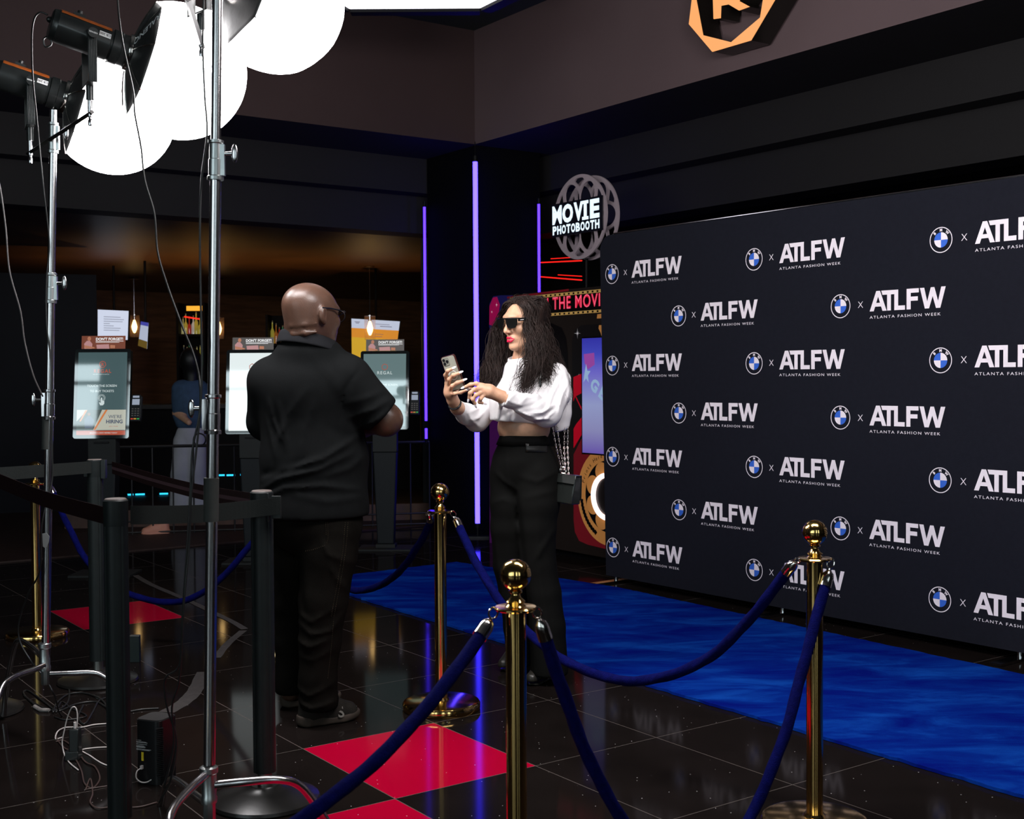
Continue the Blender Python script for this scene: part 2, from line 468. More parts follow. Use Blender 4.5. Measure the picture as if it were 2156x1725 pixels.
# regular seven-sided ring through those measured corners
def ring(k, rot, R): return [(R * math.cos(rot + 2 * PI * i / k), R * math.sin(rot + 2 * PI * i / k)) for i in range(k)]
ro = [f2(1451, 51), f2(1500, 109), f2(1581, 85), f2(1640, -15), f2(1625, -110), f2(1560, -150), f2(1468, -90)]
ri = [f2(1480, 74), f2(1540, 89), f2(1601, 37), f2(1612, -30), f2(1590, -110), f2(1520, -115), f2(1464, -10)]
vs, fs = shape_geo([ro, ri], 0.004); mb = MB(); mb.add(vs, fs, 0, FM)
vs, fs = shape_geo([ro, ri], 0.085); mk = MB(); mk.add(vs, fs, 0, FM @ Matrix.Translation((0, 0, -0.092 if FM.to_3x3().col[2].dot(E2) > 0 else 0.092)))
mb.build('ring_face', m_or, t, world=True, smooth=False); mk.build('ring_return', m_blk, t, world=True, smooth=False)
Rl = [f2(1503, 40), f2(1517, 38), f2(1518, 12), f2(1534, 9), f2(1556, 22), f2(1578, 14), f2(1556, 2), f2(1580, -40), f2(1545, -75), f2(1500, -62)]
vs, fs = shape_geo([Rl], 0.004); mb = MB(); mb.add(vs, fs, 0, FM); mb.build('letter_face', m_or, t, world=True, smooth=False)
vs, fs = shape_geo([Rl], 0.085); mk = MB(); mk.add(vs, fs, 0, FM @ Matrix.Translation((0, 0, -0.092 if FM.to_3x3().col[2].dot(E2) > 0 else 0.092)))
mk.build('letter_return', m_blk, t, world=True, smooth=False)

# ---------------------------------------------------------------- blue carpet
def carpet_material():
    m = mat('blue_carpet', (0.004, 0.028, 0.27), rough=0.95, noise=0.3, nscale=3, bump=0.6, bscale=350, spec=0.0)
    nt = m.node_tree; N = nt.nodes; L = nt.links; b = N['Principled BSDF']
    tc = N.new('ShaderNodeTexCoord'); mp = N.new('ShaderNodeMapping'); mp.inputs['Scale'].default_value = (1.3, 3.4, 1)
    mp.inputs['Rotation'].default_value = (0, 0, 0.15)
    L.new(tc.outputs['Object'], mp.inputs[0])
    n = N.new('ShaderNodeTexNoise'); n.inputs['Scale'].default_value = 1.6; n.inputs['Detail'].default_value = 6; n.inputs['Roughness'].default_value = 0.62; n.inputs['Distortion'].default_value = 0.6
    L.new(mp.outputs[0], n.inputs['Vector'])
    cr = N.new('ShaderNodeValToRGB'); e = cr.color_ramp.elements
    e[0].position = 0.36; e[0].color = (0.002, 0.008, 0.17, 1); e[1].position = 0.70; e[1].color = (0.005, 0.058, 0.36, 1)
    k = e.new(0.52); k.color = (0.0022, 0.022, 0.23, 1)
    L.new(n.outputs['Fac'], cr.inputs[0]); L.new(cr.outputs[0], b.inputs['Base Color'])
    return m
def extend(p, q, k): return q + (q - p) * k
fl, bl = G(640, 1226), G(962, 1187)
fr = G(2156, 1684); br = G(2156, 1426); mid = G(1060, 1357); b2 = G(1300, 1241)
fr2 = extend(mid, fr, 0.35); br2 = extend(b2, br, 0.45)
edge = []
def wob(a, b, n, w=0.006):
    d = (b - a); nn = Vector((-d.y, d.x, 0)).normalized()
    return [a + d * (i / n) + nn * random.uniform(-w, w) for i in range(n)]
edge = wob(fl, mid, 60) + wob(mid, fr, 90) + wob(fr, fr2, 4) + wob(fr2, br2, 10) + wob(br2, br, 8) + wob(br, b2, 90) + wob(b2, bl, 50) + wob(bl, fl, 30)
mb = MB(); mb.slab([Vector((e.x, e.y, 0.002)) for e in edge], (0, 0, 1), 0.012)
tag(mb.build('carpet_runner', carpet_material(), smooth=False), 'long royal blue carpet laid on black tiles before the logo backdrop', 'carpet')

# ---------------------------------------------------------------- printed step-and-repeat backdrop
B0 = Vector((0.633, 8.4, 0)); BD = Vector((0.605, -0.796, 0)).normalized(); BN = Vector((-BD.y, BD.x, 0))
if BN.y > 0: BN = -BN
BN = BD.cross(Vector((0, 0, 1))).normalized()
if BN.y > 0: BN = -BN
t = thing('logo_backdrop', 'large dark fabric backdrop wall printed with rows of white fashion week logos', 'backdrop', B0)
m_fab = mat('backdrop_fabric', (0.0096, 0.0102, 0.0162), rough=0.85, noise=0.1, nscale=40, bump=0.25, bscale=500, spec=0.12)
m_wht = mat('print_white', (0.88, 0.80, 0.86), rough=0.8, spec=0.1); m_blu = mat('print_blue', (0.03, 0.13, 0.62), rough=0.7)
BW, BH = 6.1, 2.36
def bp(s, z, o=0.0): return B0 + BD * s + BN * o + Vector((0, 0, z))
corner = [(0.004, 0.05), (BW, 0.05), (BW, BH)] + [(0.055 - 0.10 * math.sin(a), BH - 0.10 + 0.10 * math.cos(a)) for a in [i * PI / 16 for i in range(9)]]
mb = MB(); mb.slab([bp(s, z) for s, z in corner], -BN, 0.035, 0)
def letters():
    """ATLFW in heavy joined capitals, 0.466 wide, 0.108 high"""
    h, w = 0.108, 0.024; out = []
    out.append([[(0, 0), (0.042, h), (0.066, h), (0.108, 0), (0.082, 0), (0.073, 0.024), (0.035, 0.024), (0.026, 0)], [(0.042, 0.044), (0.054, 0.078), (0.066, 0.044)]])
    out.append([[(0.074, h), (0.180, h), (0.180, 0.023), (0.222, 0.023), (0.222, 0), (0.156, 0), (0.156, h - 0.023), (0.135, h - 0.023), (0.135, 0), (0.111, 0), (0.111, h - 0.023), (0.082, h - 0.023)]])
    out.append([[(0.232, 0), (0.232, h), (0.306, h), (0.306, h - 0.022), (0.257, h - 0.022), (0.257, 0.066), (0.300, 0.066), (0.300, 0.044), (0.257, 0.044), (0.257, 0)]])
    out.append([[(0.312, h), (0.338, h), (0.356, 0.036), (0.377, h), (0.398, h), (0.420, 0.036), (0.438, h), (0.464, h), (0.433, 0), (0.408, 0), (0.388, 0.062), (0.367, 0), (0.342, 0)]])
    return [shape_geo(l) for l in out]
LT = letters()
FB = lambda s, z, o: frame(bp(s, z, o), BD, (0, 0, 1))
ring_o = circle(0, 0, 0.066, 48); ring_i = circle(0, 0, 0.0615, 48)
RG = shape_geo([ring_o, ring_i])
def quarter(q):
    a0 = q * PI / 2; return shape_geo([[(0, 0)] + circle(0, 0, 0.039, 14, a0=a0, a1=a0 + PI / 2, end=True)])
QD = [quarter(q) for q in range(4)]
bml = [text_geo(c, 0.0195, bold=0.0009, align='CENTER') for c in 'BMW']
xt = text_geo('X', 0.052, bold=-0.0006, align='CENTER'); sub = text_geo('ATLANTA FASHION WEEK', 0.0212, bold=0.0, spacing=1.28)
sw = max(v.x for v in sub[0]) - min(v.x for v in sub[0])
def logo(s, z):
    M0 = FB(s, z, 0.0012)
    mb.add(*RG, 1, M0)
    for q in range(4): mb.add(*QD[q], 1 if q % 2 == 0 else 2, M0)
    for k, an in enumerate((PI * 0.5 + 0.80, PI * 0.5, PI * 0.5 - 0.80)):
        mb.add(*bml[k], 1, M0 @ Matrix.Rotation(an - PI / 2, 4, 'Z') @ Matrix.Translation((0, 0.0440, 0)))
    mb.add(*xt, 1, M0 @ Matrix.Translation((0.133, -0.016, 0)))
    ML = M0 @ Matrix.Translation((0.193, -0.038, 0))
    for g in LT: mb.add(*g, 1, ML)
    mb.add(*sub, 1, M0 @ Matrix.Translation((0.193, -0.077, 0)) @ Matrix.Diagonal((0.435 / sw, 1, 1, 1)))
for j in range(9):
    z = 2.095 - 0.308 * j
    if z < 0.12: continue
    k = 0
    while True:
        s = 0.077 + 1.2565 * k + (0.628 if j % 2 else 0)
        if s > BW - 0.7: break
        logo(s, z); k += 1
mb.build('printed_fabric', [m_fab, m_wht, m_blu], t, world=True, smooth=False)
m_chrome = mat('chrome', (0.62, 0.62, 0.64), rough=0.16, metal=1.0, noise=0.04)
mb = MB()
for s in (0.04, 1.5, 3.0, 4.5, BW - 0.04):
    for o in (-0.045,): mb.cyl(bp(s, 0, o - 0.015), bp(s, BH - 0.05, o - 0.015), 0.014, n=12)
    mb.box(bp(s, 0.008, -0.05), (0.06, 0.42, 0.012), rz=math.atan2(BD.y, BD.x))
mb.cyl(bp(0.08, BH + 0.006, -0.015), bp(BW, BH + 0.006, -0.015), 0.007, n=10)
mb.build('frame', m_chrome, t, world=True)
# ---------------------------------------------------------------- gold stanchions and velvet ropes
m_gold = mat('polished_brass', (0.86, 0.56, 0.20), rough=0.13, metal=1.0, noise=0.05)
m_velvet = mat('blue_velvet', (0.002, 0.003, 0.062), rough=0.9, noise=0.3, nscale=60, bump=0.6, bscale=260, spec=0.06)
m_silver = mat('polished_steel', (0.78, 0.72, 0.68), rough=0.14, metal=1.0)
def make_stanchion():
    t = thing('gold_stanchion', 'x', 'stanchion')
    mb = MB(); mb.lathe([(0.0, 0.0), (0.162, 0.0), (0.165, 0.006), (0.165, 0.026), (0.160, 0.034), (0.150, 0.037), (0.035, 0.041), (0.03, 0.05), (0.0, 0.05)], n=72)
    mb.build('base', m_gold, t)
    mb = MB(); mb.lathe([(0.0, 0.04), (0.0255, 0.04), (0.0255, 0.838), (0.0, 0.838)], n=40); mb.build('pole', m_gold, t)
    mb = MB(); mb.lathe([(0.0, 0.836), (0.050, 0.836), (0.053, 0.839), (0.053, 0.842), (0.050, 0.845), (0.026, 0.846), (0.019, 0.852), (0.024, 0.858), (0.013, 0.868),
                         (0.011, 0.876), (0.017, 0.880), (0.017, 0.884), (0.012, 0.886), (0.0, 0.886)], n=40); mb.build('collar', m_gold, t)
    mb = MB(); mb.ell((0, 0, 0.923), (0.0385, 0.0385, 0.0385), n=40); mb.build('ball_finial', m_gold, t)
    return t
S_far, S_hid, S_left, S_mid, S_right = Vector((-2.62, 6.8, 0)), Vector((-1.12, 6.15, 0)), Vector((-0.302, 5.26, 0)), Vector((0.0093, 3.02, 0)), Vector((0.931, 3.82, 0))
S_far = G(79, 1341); S_left = G(929.5, 1493); S_right = Vector((G(1717, 1748).x, 3.80, 0)); S_mid.x = P(1087, 1500, 3.02).x
st0 = make_stanchion()
lab = {0: 'gold ball-top stanchion nearest the camera, in the middle foreground', 1: 'gold ball-top stanchion just left of the woman, its round base fully visible',
       2: 'gold ball-top stanchion in front of the logo backdrop at the right', 3: 'gold ball-top stanchion far left behind the second light stand',
       4: 'gold ball-top stanchion mostly hidden behind the man in the black polo'}
G1 = 'gold rope stanchions'
for i, loc in enumerate((S_mid, S_left, S_right, S_far, S_hid)):
    if i == 0: st0.location = loc; st0['label'] = lab[0]; st0['group'] = G1; st0.matrix_basis = Matrix.Translation(loc)
    else: dup(st0, loc, 0, lab[i], G1)

def rope(pts, label, r=0.0165, ends=True, hook=(None, None)):
    """velvet rope through world points; pts[0], pts[-1] are the hook ends"""
    path = smooth_path(pts, 12)
    t = thing('velvet_rope', label, 'rope', path[0], group='blue velvet ropes between the gold stanchions')
    L_ = [0.0]
    for a, b in zip(path, path[1:]): L_.append(L_[-1] + (b - a).length)
    tot = L_[-1]
    def at(d):
        for i in range(len(path) - 1):
            if L_[i + 1] >= d: return path[i].lerp(path[i + 1], (d - L_[i]) / max(1e-9, L_[i + 1] - L_[i]))
        return path[-1]
    hl, fl_ = 0.035, 0.055
    n = 140; a0, a1 = hl + fl_ - 0.01, tot - hl - fl_ + 0.01
    body = [at(a0 + (a1 - a0) * i / n) for i in range(n + 1)]
    mb = MB(); mb.tube(body, r, n=20, twist=lambda i, an: 1 + 0.05 * math.sin(3 * an + i * 0.42) + 0.03 * math.sin(i * 0.9 + an * 2))
    mb.build('velvet_sleeve', m_velvet, t, world=True, ang=None)
    for s in (0, 1):
        def q(d): return at(d if s == 0 else tot - d)
        mb = MB(); ps = [q(hl + fl_ * k / 5) for k in range(6)]; rr = [0.006, 0.016, 0.0185, 0.0185, 0.0185, 0.019]
        mb.tube(ps, rr, n=24); mb.build('end_ferrule', m_silver, t, world=True)
        h = q(0); g = q(hl); d = (g - h).normalized(); side = d.cross(Vector((0, 1, 0))).normalized()
        mb = MB(); mb.tube([h + side * 0.011 * math.cos(a) + d * (0.014 + 0.016 * math.sin(a)) for a in [k * 2 * PI / 16 for k in range(16)]], 0.0024, n=8, closed=True)
        mb.tube([h + d * 0.03, g + d * 0.004], 0.0032, n=8)
        mb.build('snap_hook', m_silver, t, world=True)
    return t
def ringpt(S_, px, py):   # hook point on the flange towards a pixel
    q = P(px, py, S_.y); d = Vector((q.x - S_.x, 0, 0)); return Vector((S_.x + (0.05 if d.x > 0 else -0.05), S_.y - 0.01, 0.842))
def rp(S0, S1, pix, y0=None, y1=None):
    n = len(pix); out = []
    for i, (px, py) in enumerate(pix):
        k = (i + 1) / (n + 1); Y = S0.y + (S1.y - S0.y) * k; out.append(P(px, py, Y))
    return out
near_l = Vector((-1.45, 2.2, 0)); 
rope([ringpt(S_mid, 1000, 1300)] + [P(1022, 1322, 2.97), P(940, 1437, 2.86), P(820, 1575, 2.72), P(660, 1708, 2.6), P(430, 1845, 2.5), P(150, 1930, 2.4), P(-150, 1900, 2.3), Vector((near_l.x + .05, near_l.y, 0.84))],
     'blue velvet rope running from the nearest gold stanchion down to the lower left corner', r=0.0165)
mb_r = [ringpt(S_mid, 1200, 1300), P(1140, 1320, 3.03), P(1180, 1440, 3.07), P(1232, 1580, 3.13), P(1300, 1710, 3.2), P(1400, 1840, 3.3), P(1500, 1850, 3.42), P(1578, 1725, 3.55), P(1648, 1560, 3.62), P(1692, 1400, 3.7), P(1730, 1260, 3.76), P(1741, 1222, 3.78), ringpt(S_right, 1790, 1200)]
rope(mb_r, 'blue velvet rope from the nearest to the right-hand gold stanchion, its bottom out of frame', r=0.0168)
rope([ringpt(S_left, 990, 1080), P(962, 1098, 5.2), P(1000, 1180, 5.05), P(1050, 1262, 4.9), P(1110, 1330, 4.75), P(1190, 1392, 4.55), P(1300, 1432, 4.35), P(1400, 1425, 4.2), P(1500, 1380, 4.08), P(1590, 1290, 3.95), P(1660, 1200, 3.85), ringpt(S_right, 1650, 1180)],
     'blue velvet rope sagging in front of the blue carpet and behind the nearest stanchion', r=0.0175)
rope([ringpt(S_left, 880, 1090), P(905, 1102, 5.3), P(880, 1150, 5.4), P(840, 1205, 5.55), P(790, 1237, 5.75), P(735, 1240, 5.9), P(680, 1190, 6.05), ringpt(S_hid, 900, 1080)],
     'blue velvet rope from the stanchion left of the woman to behind the man', r=0.016)
rope([ringpt(S_far, 200, 1020), P(107, 1030, 6.75), P(140, 1100, 6.7), P(190, 1190, 6.6), P(270, 1250, 6.5), P(370, 1268, 6.4), P(450, 1232, 6.3), P(530, 1145, 6.2), P(585, 1075, 6.16), ringpt(S_hid, 400, 1080)],
     'blue velvet rope sagging over the far red tile at the left', r=0.0165)
st = dup(st0, near_l, 0, 'gold ball-top stanchion out of frame at the lower left holding the near rope', G1)

# ---------------------------------------------------------------- black retractable belt posts
m_bpost = mat('black_powder_coat', (0.010, 0.013, 0.0132), rough=0.42, noise=0.15, nscale=30, spec=0.3)
m_bbase = mat('scuffed_black_base', (0.010, 0.0095, 0.009), rough=0.3, spec=0.4, noise=0.4, nscale=14, bump=0.1, bscale=40)
m_belt = mat('belt_webbing', (0.0135, 0.016, 0.0155), rough=0.85, spec=0.15, noise=0.1, bump=0.3, bscale=400)
m_beltred = mat('belt_webbing_maroon', (0.011, 0.0035, 0.004), rough=0.85, spec=0.1, bump=0.3, bscale=400)
m_stripe = mat('belt_stripe', (0.055, 0.030, 0.036), rough=0.8, spec=.1)
def belt_post(loc, label, top=1.03, base=True, rz=0.0, r=0.037):
    t = thing('belt_barrier_post', label, 'barrier post', loc, rz=rz, group='black retractable belt posts')
    mb = MB(); n = 48; prof = []
    def sec(k):
        a = 2 * PI * k / n; m = (k + 6) % 12
        return r * (0.93 if m in (0,) else 1.0)
    z0 = 0.10; vs = []; fs = []
    for z in (z0, top - 0.075):
        for k in range(n): vs.append((sec(k) * math.cos(2 * PI * k / n), sec(k) * math.sin(2 * PI * k / n), z))
    for k in range(n): fs.append((k, (k + 1) % n, n + (k + 1) % n, n + k))
    mb.add(vs, fs); mb.build('pole', m_bpost, t, ang=20)
    mb = MB(); mb.lathe([(0.0, top - 0.078), (r, top - 0.078), (r + 0.001, top - 0.07), (r + 0.001, top - 0.004), (r - 0.003, top), (0.0, top)], n=48); mb.build('belt_cassette', m_bpost, t)
    mb = MB(); mb.lathe([(0, top), (r - 0.003, top), (r - 0.006, top + 0.003), (0, top + 0.004)], n=48); mb.build('top_cap', mat('worn_cap', (0.16, 0.13, 0.12), rough=0.35, noise=0.3, nscale=40), t)
    mb = MB()
    for k in range(4):
        a = PI / 4 + k * PI / 2; mb.box((math.cos(a) * (r + 0.003), math.sin(a) * (r + 0.003), top - 0.045), (0.010, 0.030, 0.06), rz=a)
    if base:
        mb = MB(); mb.lathe([(0.0, 0.0), (0.178, 0.0), (0.182, 0.006), (0.178, 0.016), (0.15, 0.028), (0.09, 0.044), (0.052, 0.052), (0.046, 0.058), (0.03, 0.058), (0, 0.058)], n=64); mb.build('base', m_bbase, t)
        mb = MB(); mb.cyl((0, 0, 0.055), (0, 0, 0.101), 0.024, n=24); mb.build('neck', mat('brushed_neck', (0.4, 0.4, 0.38), rough=0.35, metal=1.0), t)
    return t
def belt(t, pts, w, mats, stripe=None, label=None, name='belt'):
    """webbing band through world centre points, w = band height, hangs on edge"""
    path = smooth_path(pts, 8); mb = MB(); k = len(path)
    rows = [(-w / 2), (w / 2)] if stripe is None else [-w / 2, -w * 0.14, w * 0.10, w / 2]
    vs = []
    for p in path:
        for h in rows: vs.append((p.x, p.y, p.z + h))
    m = len(rows)
    for i in range(k - 1):
        for j in range(m - 1): mb.add([vs[i * m + j], vs[(i + 1) * m + j], vs[(i + 1) * m + j + 1], vs[i * m + j + 1]], [(0, 1, 2, 3)], 1 if (stripe is not None and j == 1) else 0)
    o = mb.build(name, mats, t, world=True, smooth=False)
    s = o.modifiers.new('thick', 'SOLIDIFY'); s.thickness = 0.0016; s.offset = 0
    return o
Pa = Vector((P(251, 1600, 3.66).x, 3.66, 0)); Pb = Vector((P(204.5, 1300, 5.72).x, 5.72, 0)); Pc = Vector((P(555, 1400, 4.08).x, 4.08, 0))
pa = belt_post(Pa, 'scratched black belt post in front of the router, nearest of the belt posts', 1.052, r=0.0352)
pb = belt_post(Pb, 'black belt post behind the nearest one, standing over the far red tile', 1.035, r=0.036)
pc = belt_post(Pc, 'black belt post close behind the man in the black polo', 1.035)
# post just out of frame at the left: only its round base shows
pd = belt_post(G(-45, 1500), 'black belt post at the left edge of the picture, only its round base showing', 1.03)
PD = pd.location
belt(pb, [P(-60, 1002, 5.0), P(60, 994, 5.3), P(192, 984, 5.68)], 0.055, [m_belt])
belt(pb, [P(236, 985, 5.70), P(330, 1013, 5.15), P(430, 1038, 4.6), P(545, 1058, 4.12)], 0.056, [m_beltred, m_stripe], stripe=1)
belt(pa, [P(-70, 985, 4.4), P(0, 1014, 4.3), P(100, 1053, 4.0), P(224, 1087, 3.68)], 0.052, [m_beltred])
belt(pc, [P(275, 1085, 3.66), P(360, 1084, 3.78), P(440, 1081, 3.88), P(520, 1073, 4.0), P(590, 1065, 4.03)], 0.056, [m_belt])
mb = MB(); mb.box((0.055, -0.035, 0.985), (0.03, 0.012, 0.075)); mb.box((0.030, -0.046, 0.985), (0.006, 0.008, 0.095)); mb.build('belt_clip', m_bpost, pc, bevel=0.002)
mb = MB(); mb.box((0.045, -0.01, 0.992), (0.022, 0.03, 0.088)); mb.build('belt_clip', m_bpost, pb, bevel=0.002)
mb = MB(); mb.box((-0.035, -0.01, 0.992), (0.022, 0.03, 0.07)); mb.build('belt_clip', m_bpost, pb, bevel=0.002)

# ---------------------------------------------------------------- chrome light stands
m_stand = mat('chromed_steel', (0.56, 0.54, 0.55), rough=0.2, metal=1.0, noise=0.05)
m_alu = mat('cast_aluminium', (0.45, 0.47, 0.47), rough=0.35, metal=1.0, noise=0.1, nscale=30)
m_wrap = mat('grey_gaffer_wrap', (0.03, 0.032, 0.03), rough=0.8, noise=0.2, nscale=20)
def wing_knob(c, d, r, mb):
    """T handle"""
    c = Vector(c); d = Vector(d).normalized(); up = Vector((0, 0, 1))
    mb.cyl(c, c + d * r * 1.2, r * 0.28, n=12); mb.ell(c + d * r * 1.5, (r * 0.45, r * 0.25, r * 1.25), n=14)
def light_stand(top, bot, radii, collars, label, wrap=None, legs=None, knobside=1, group='chrome light stands'):
    """pole with telescoping stages; top/bot world points, collars [(fraction from bottom)]"""
    t = thing('light_stand', label, 'light stand', (bot.x, bot.y, 0), group=group)
    fr = [0.0] + collars + [1.0]; ax = (top - bot).normalized()
    for i in range(len(fr) - 1):
        a = bot.lerp(top, fr[i]); b = bot.lerp(top, fr[i + 1]); mb = MB()
        mb.cyl(a, b, radii[i], n=28); mb.build('pole_section', m_stand, t, world=True)
    for i, f in enumerate(collars):
        ks = knobside[i] if isinstance(knobside, (list, tuple)) else knobside
        c = bot.lerp(top, f); r = radii[i]; mb = MB()
        mb.lathe([(r, -0.058), (r * 1.42, -0.057), (r * 1.45, -0.047), (r * 1.22, -0.044), (r * 1.24, 0.002), (r * 1.12, 0.004), (r * 1.12, 0.047), (r * 1.36, 0.05), (r * 1.36, 0.058), (r * 0.9, 0.06)], c=c, n=32, axis=ax)
        mb.box(c + Vector((ks * r * 1.25, -0.004, 0.0)), (r * 0.9, r * 0.9, 0.09))
        mb.build('locking_collar', m_alu if i else m_stand, t, world=True)
        mb = MB(); wing_knob(c + Vector((ks * r * 1.6, -0.004, 0.018)), (ks, -0.25, 0), 0.022, mb)
        mb.build('wing_knob', m_stand, t, world=True)
    return t
def leg(t, pts, r, label=None):
    mb = MB(); mb.tube(smooth_path(pts, 8), r, n=18); return mb.build('leg', m_stand, t, world=True)
def hub(t, c, r):
    mb = MB(); c = Vector(c)
    mb.lathe([(0, 0.0), (r * 1.25, 0.0), (r * 1.3, 0.015), (r * 1.15, 0.02), (r * 1.2, 0.085), (r * 1.45, 0.09), (r * 1.45, 0.105), (r, 0.11)], c=c, n=28)
    mb.lathe([(0, -0.055), (r * 0.9, -0.055), (r * 1.0, -0.05), (r * 1.0, 0.0), (0, 0.0)], c=c, n=8)
    return mb.build('leg_hub', m_alu, t, world=True)
# stand 1: right of the router, in front of the man's left
Y1 = 3.62
s1b, s1t = P(440.5, 1610, Y1), P(461, -330, Y1)
def frac(bot, top, py, Y):
    return (P(450, py, Y).z - bot.z) / (top.z - bot.z)
s1 = light_stand(s1t, s1b, [0.0175, 0.0165, 0.0145], [frac(s1b, s1t, 873, Y1), frac(s1b, s1t, 338, Y1)],
                 'tall chrome light stand in the left foreground, nearer and thicker of the two', knobside=[-1, 1])
hub(s1, P(440.5, 1690, Y1), 0.0185)
# wrap where the belt is stuck round the pole
mb = MB(); mb.lathe([(0.021, 0), (0.0222, 0.0), (0.0222, 0.128), (0.021, 0.128)], c=P(444, 1098, Y1), n=24, axis=(s1t - s1b)); mb.build('tape_wrap', m_wrap, s1, world=True)
hb = P(440, 1655, Y1)
leg(s1, [P(452, 1653, Y1), P(520, 1646, Y1 + .02), P(590, 1642, Y1 + .05), P(632, 1656, Y1 + .08), P(668, 1700, Y1 + .1), P(700, 1752, Y1 + .12), P(716, 1790, Y1 + .13)], 0.0125)
leg(s1, [P(432, 1632, Y1 - .02), P(408, 1654, Y1 - .08), P(385, 1678, Y1 - .16), P(364, 1706, Y1 - .25), P(352, 1745, Y1 - .32), P(345, 1835, Y1 - .38)], 0.0125)
leg(s1, [P(432, 1690, Y1 + .02), P(408, 1672, Y1 + .12), P(384, 1652, Y1 + .25), P(362, 1642, Y1 + .34), P(347, 1660, Y1 + .40), P(338, 1700, Y1 + .42), P(333, 1738, Y1 + .43)], 0.012)
# stand 2: far left
Y2 = 4.75
s2b, s2t = P(96.5, 1385, Y2), P(112.5, 232, Y2)
def fr2_(py): return (P(105, py, Y2).z - s2b.z) / (s2t.z - s2b.z)
s2 = light_stand(s2t, s2b, [0.0158, 0.0152, 0.0145, 0.0135], [fr2_(852), fr2_(607), fr2_(291)], 'slim chrome light stand at the far left carrying the two visible studio lamps', knobside=[-1, 1, 1])
hub(s2, P(95, 1412, Y2), 0.0165)
mb = MB(); mb.lathe([(0.0178, 0), (0.0195, 0.0), (0.0195, 0.125), (0.0178, 0.125)], c=P(98.6, 946, Y2), n=24, axis=(s2t - s2b)); mb.build('tape_wrap', m_wrap, s2, world=True)
mb = MB(); c_ = P(96, 1140, Y2 - 0.02); mb.slab([c_ + Vector((x, 0, z)) for x, z in ((-.012, .03), (.004, .032), (.016, .018), (.012, -.005), (.002, -.028), (-.010, -.02))], (0, -1, 0), 0.002)
mb.build('tape_scrap', mat('grey_tape_scrap', (0.16, 0.16, 0.16), rough=0.6), s2, world=True)
leg(s2, [P(105, 1420, Y2), P(150, 1418, Y2 + .02), P(190, 1417, Y2 + .04), P(213, 1422, Y2 + .05), P(232, 1440, Y2 + .06), P(250, 1490, Y2 + .08), P(262, 1560, Y2 + .08)], 0.0115)
leg(s2, [P(92, 1402, Y2 - .02), P(70, 1411, Y2 - .08), P(40, 1421, Y2 - .18), P(16, 1434, Y2 - .26), P(0, 1455, Y2 - .31), P(-12, 1500, Y2 - .36), P(-20, 1560, Y2 - .40), P(-26, 1602, Y2 - .42)], 0.0115)
leg(s2, [P(90, 1385, Y2 + .02), P(70, 1366, Y2 + .12), P(50, 1352, Y2 + .2), P(38, 1349, Y2 + .25), P(28, 1370, Y2 + .28), P(18, 1420, Y2 + .30), P(12, 1462, Y2 + .32), P(8, 1508, Y2 + .33)], 0.011)

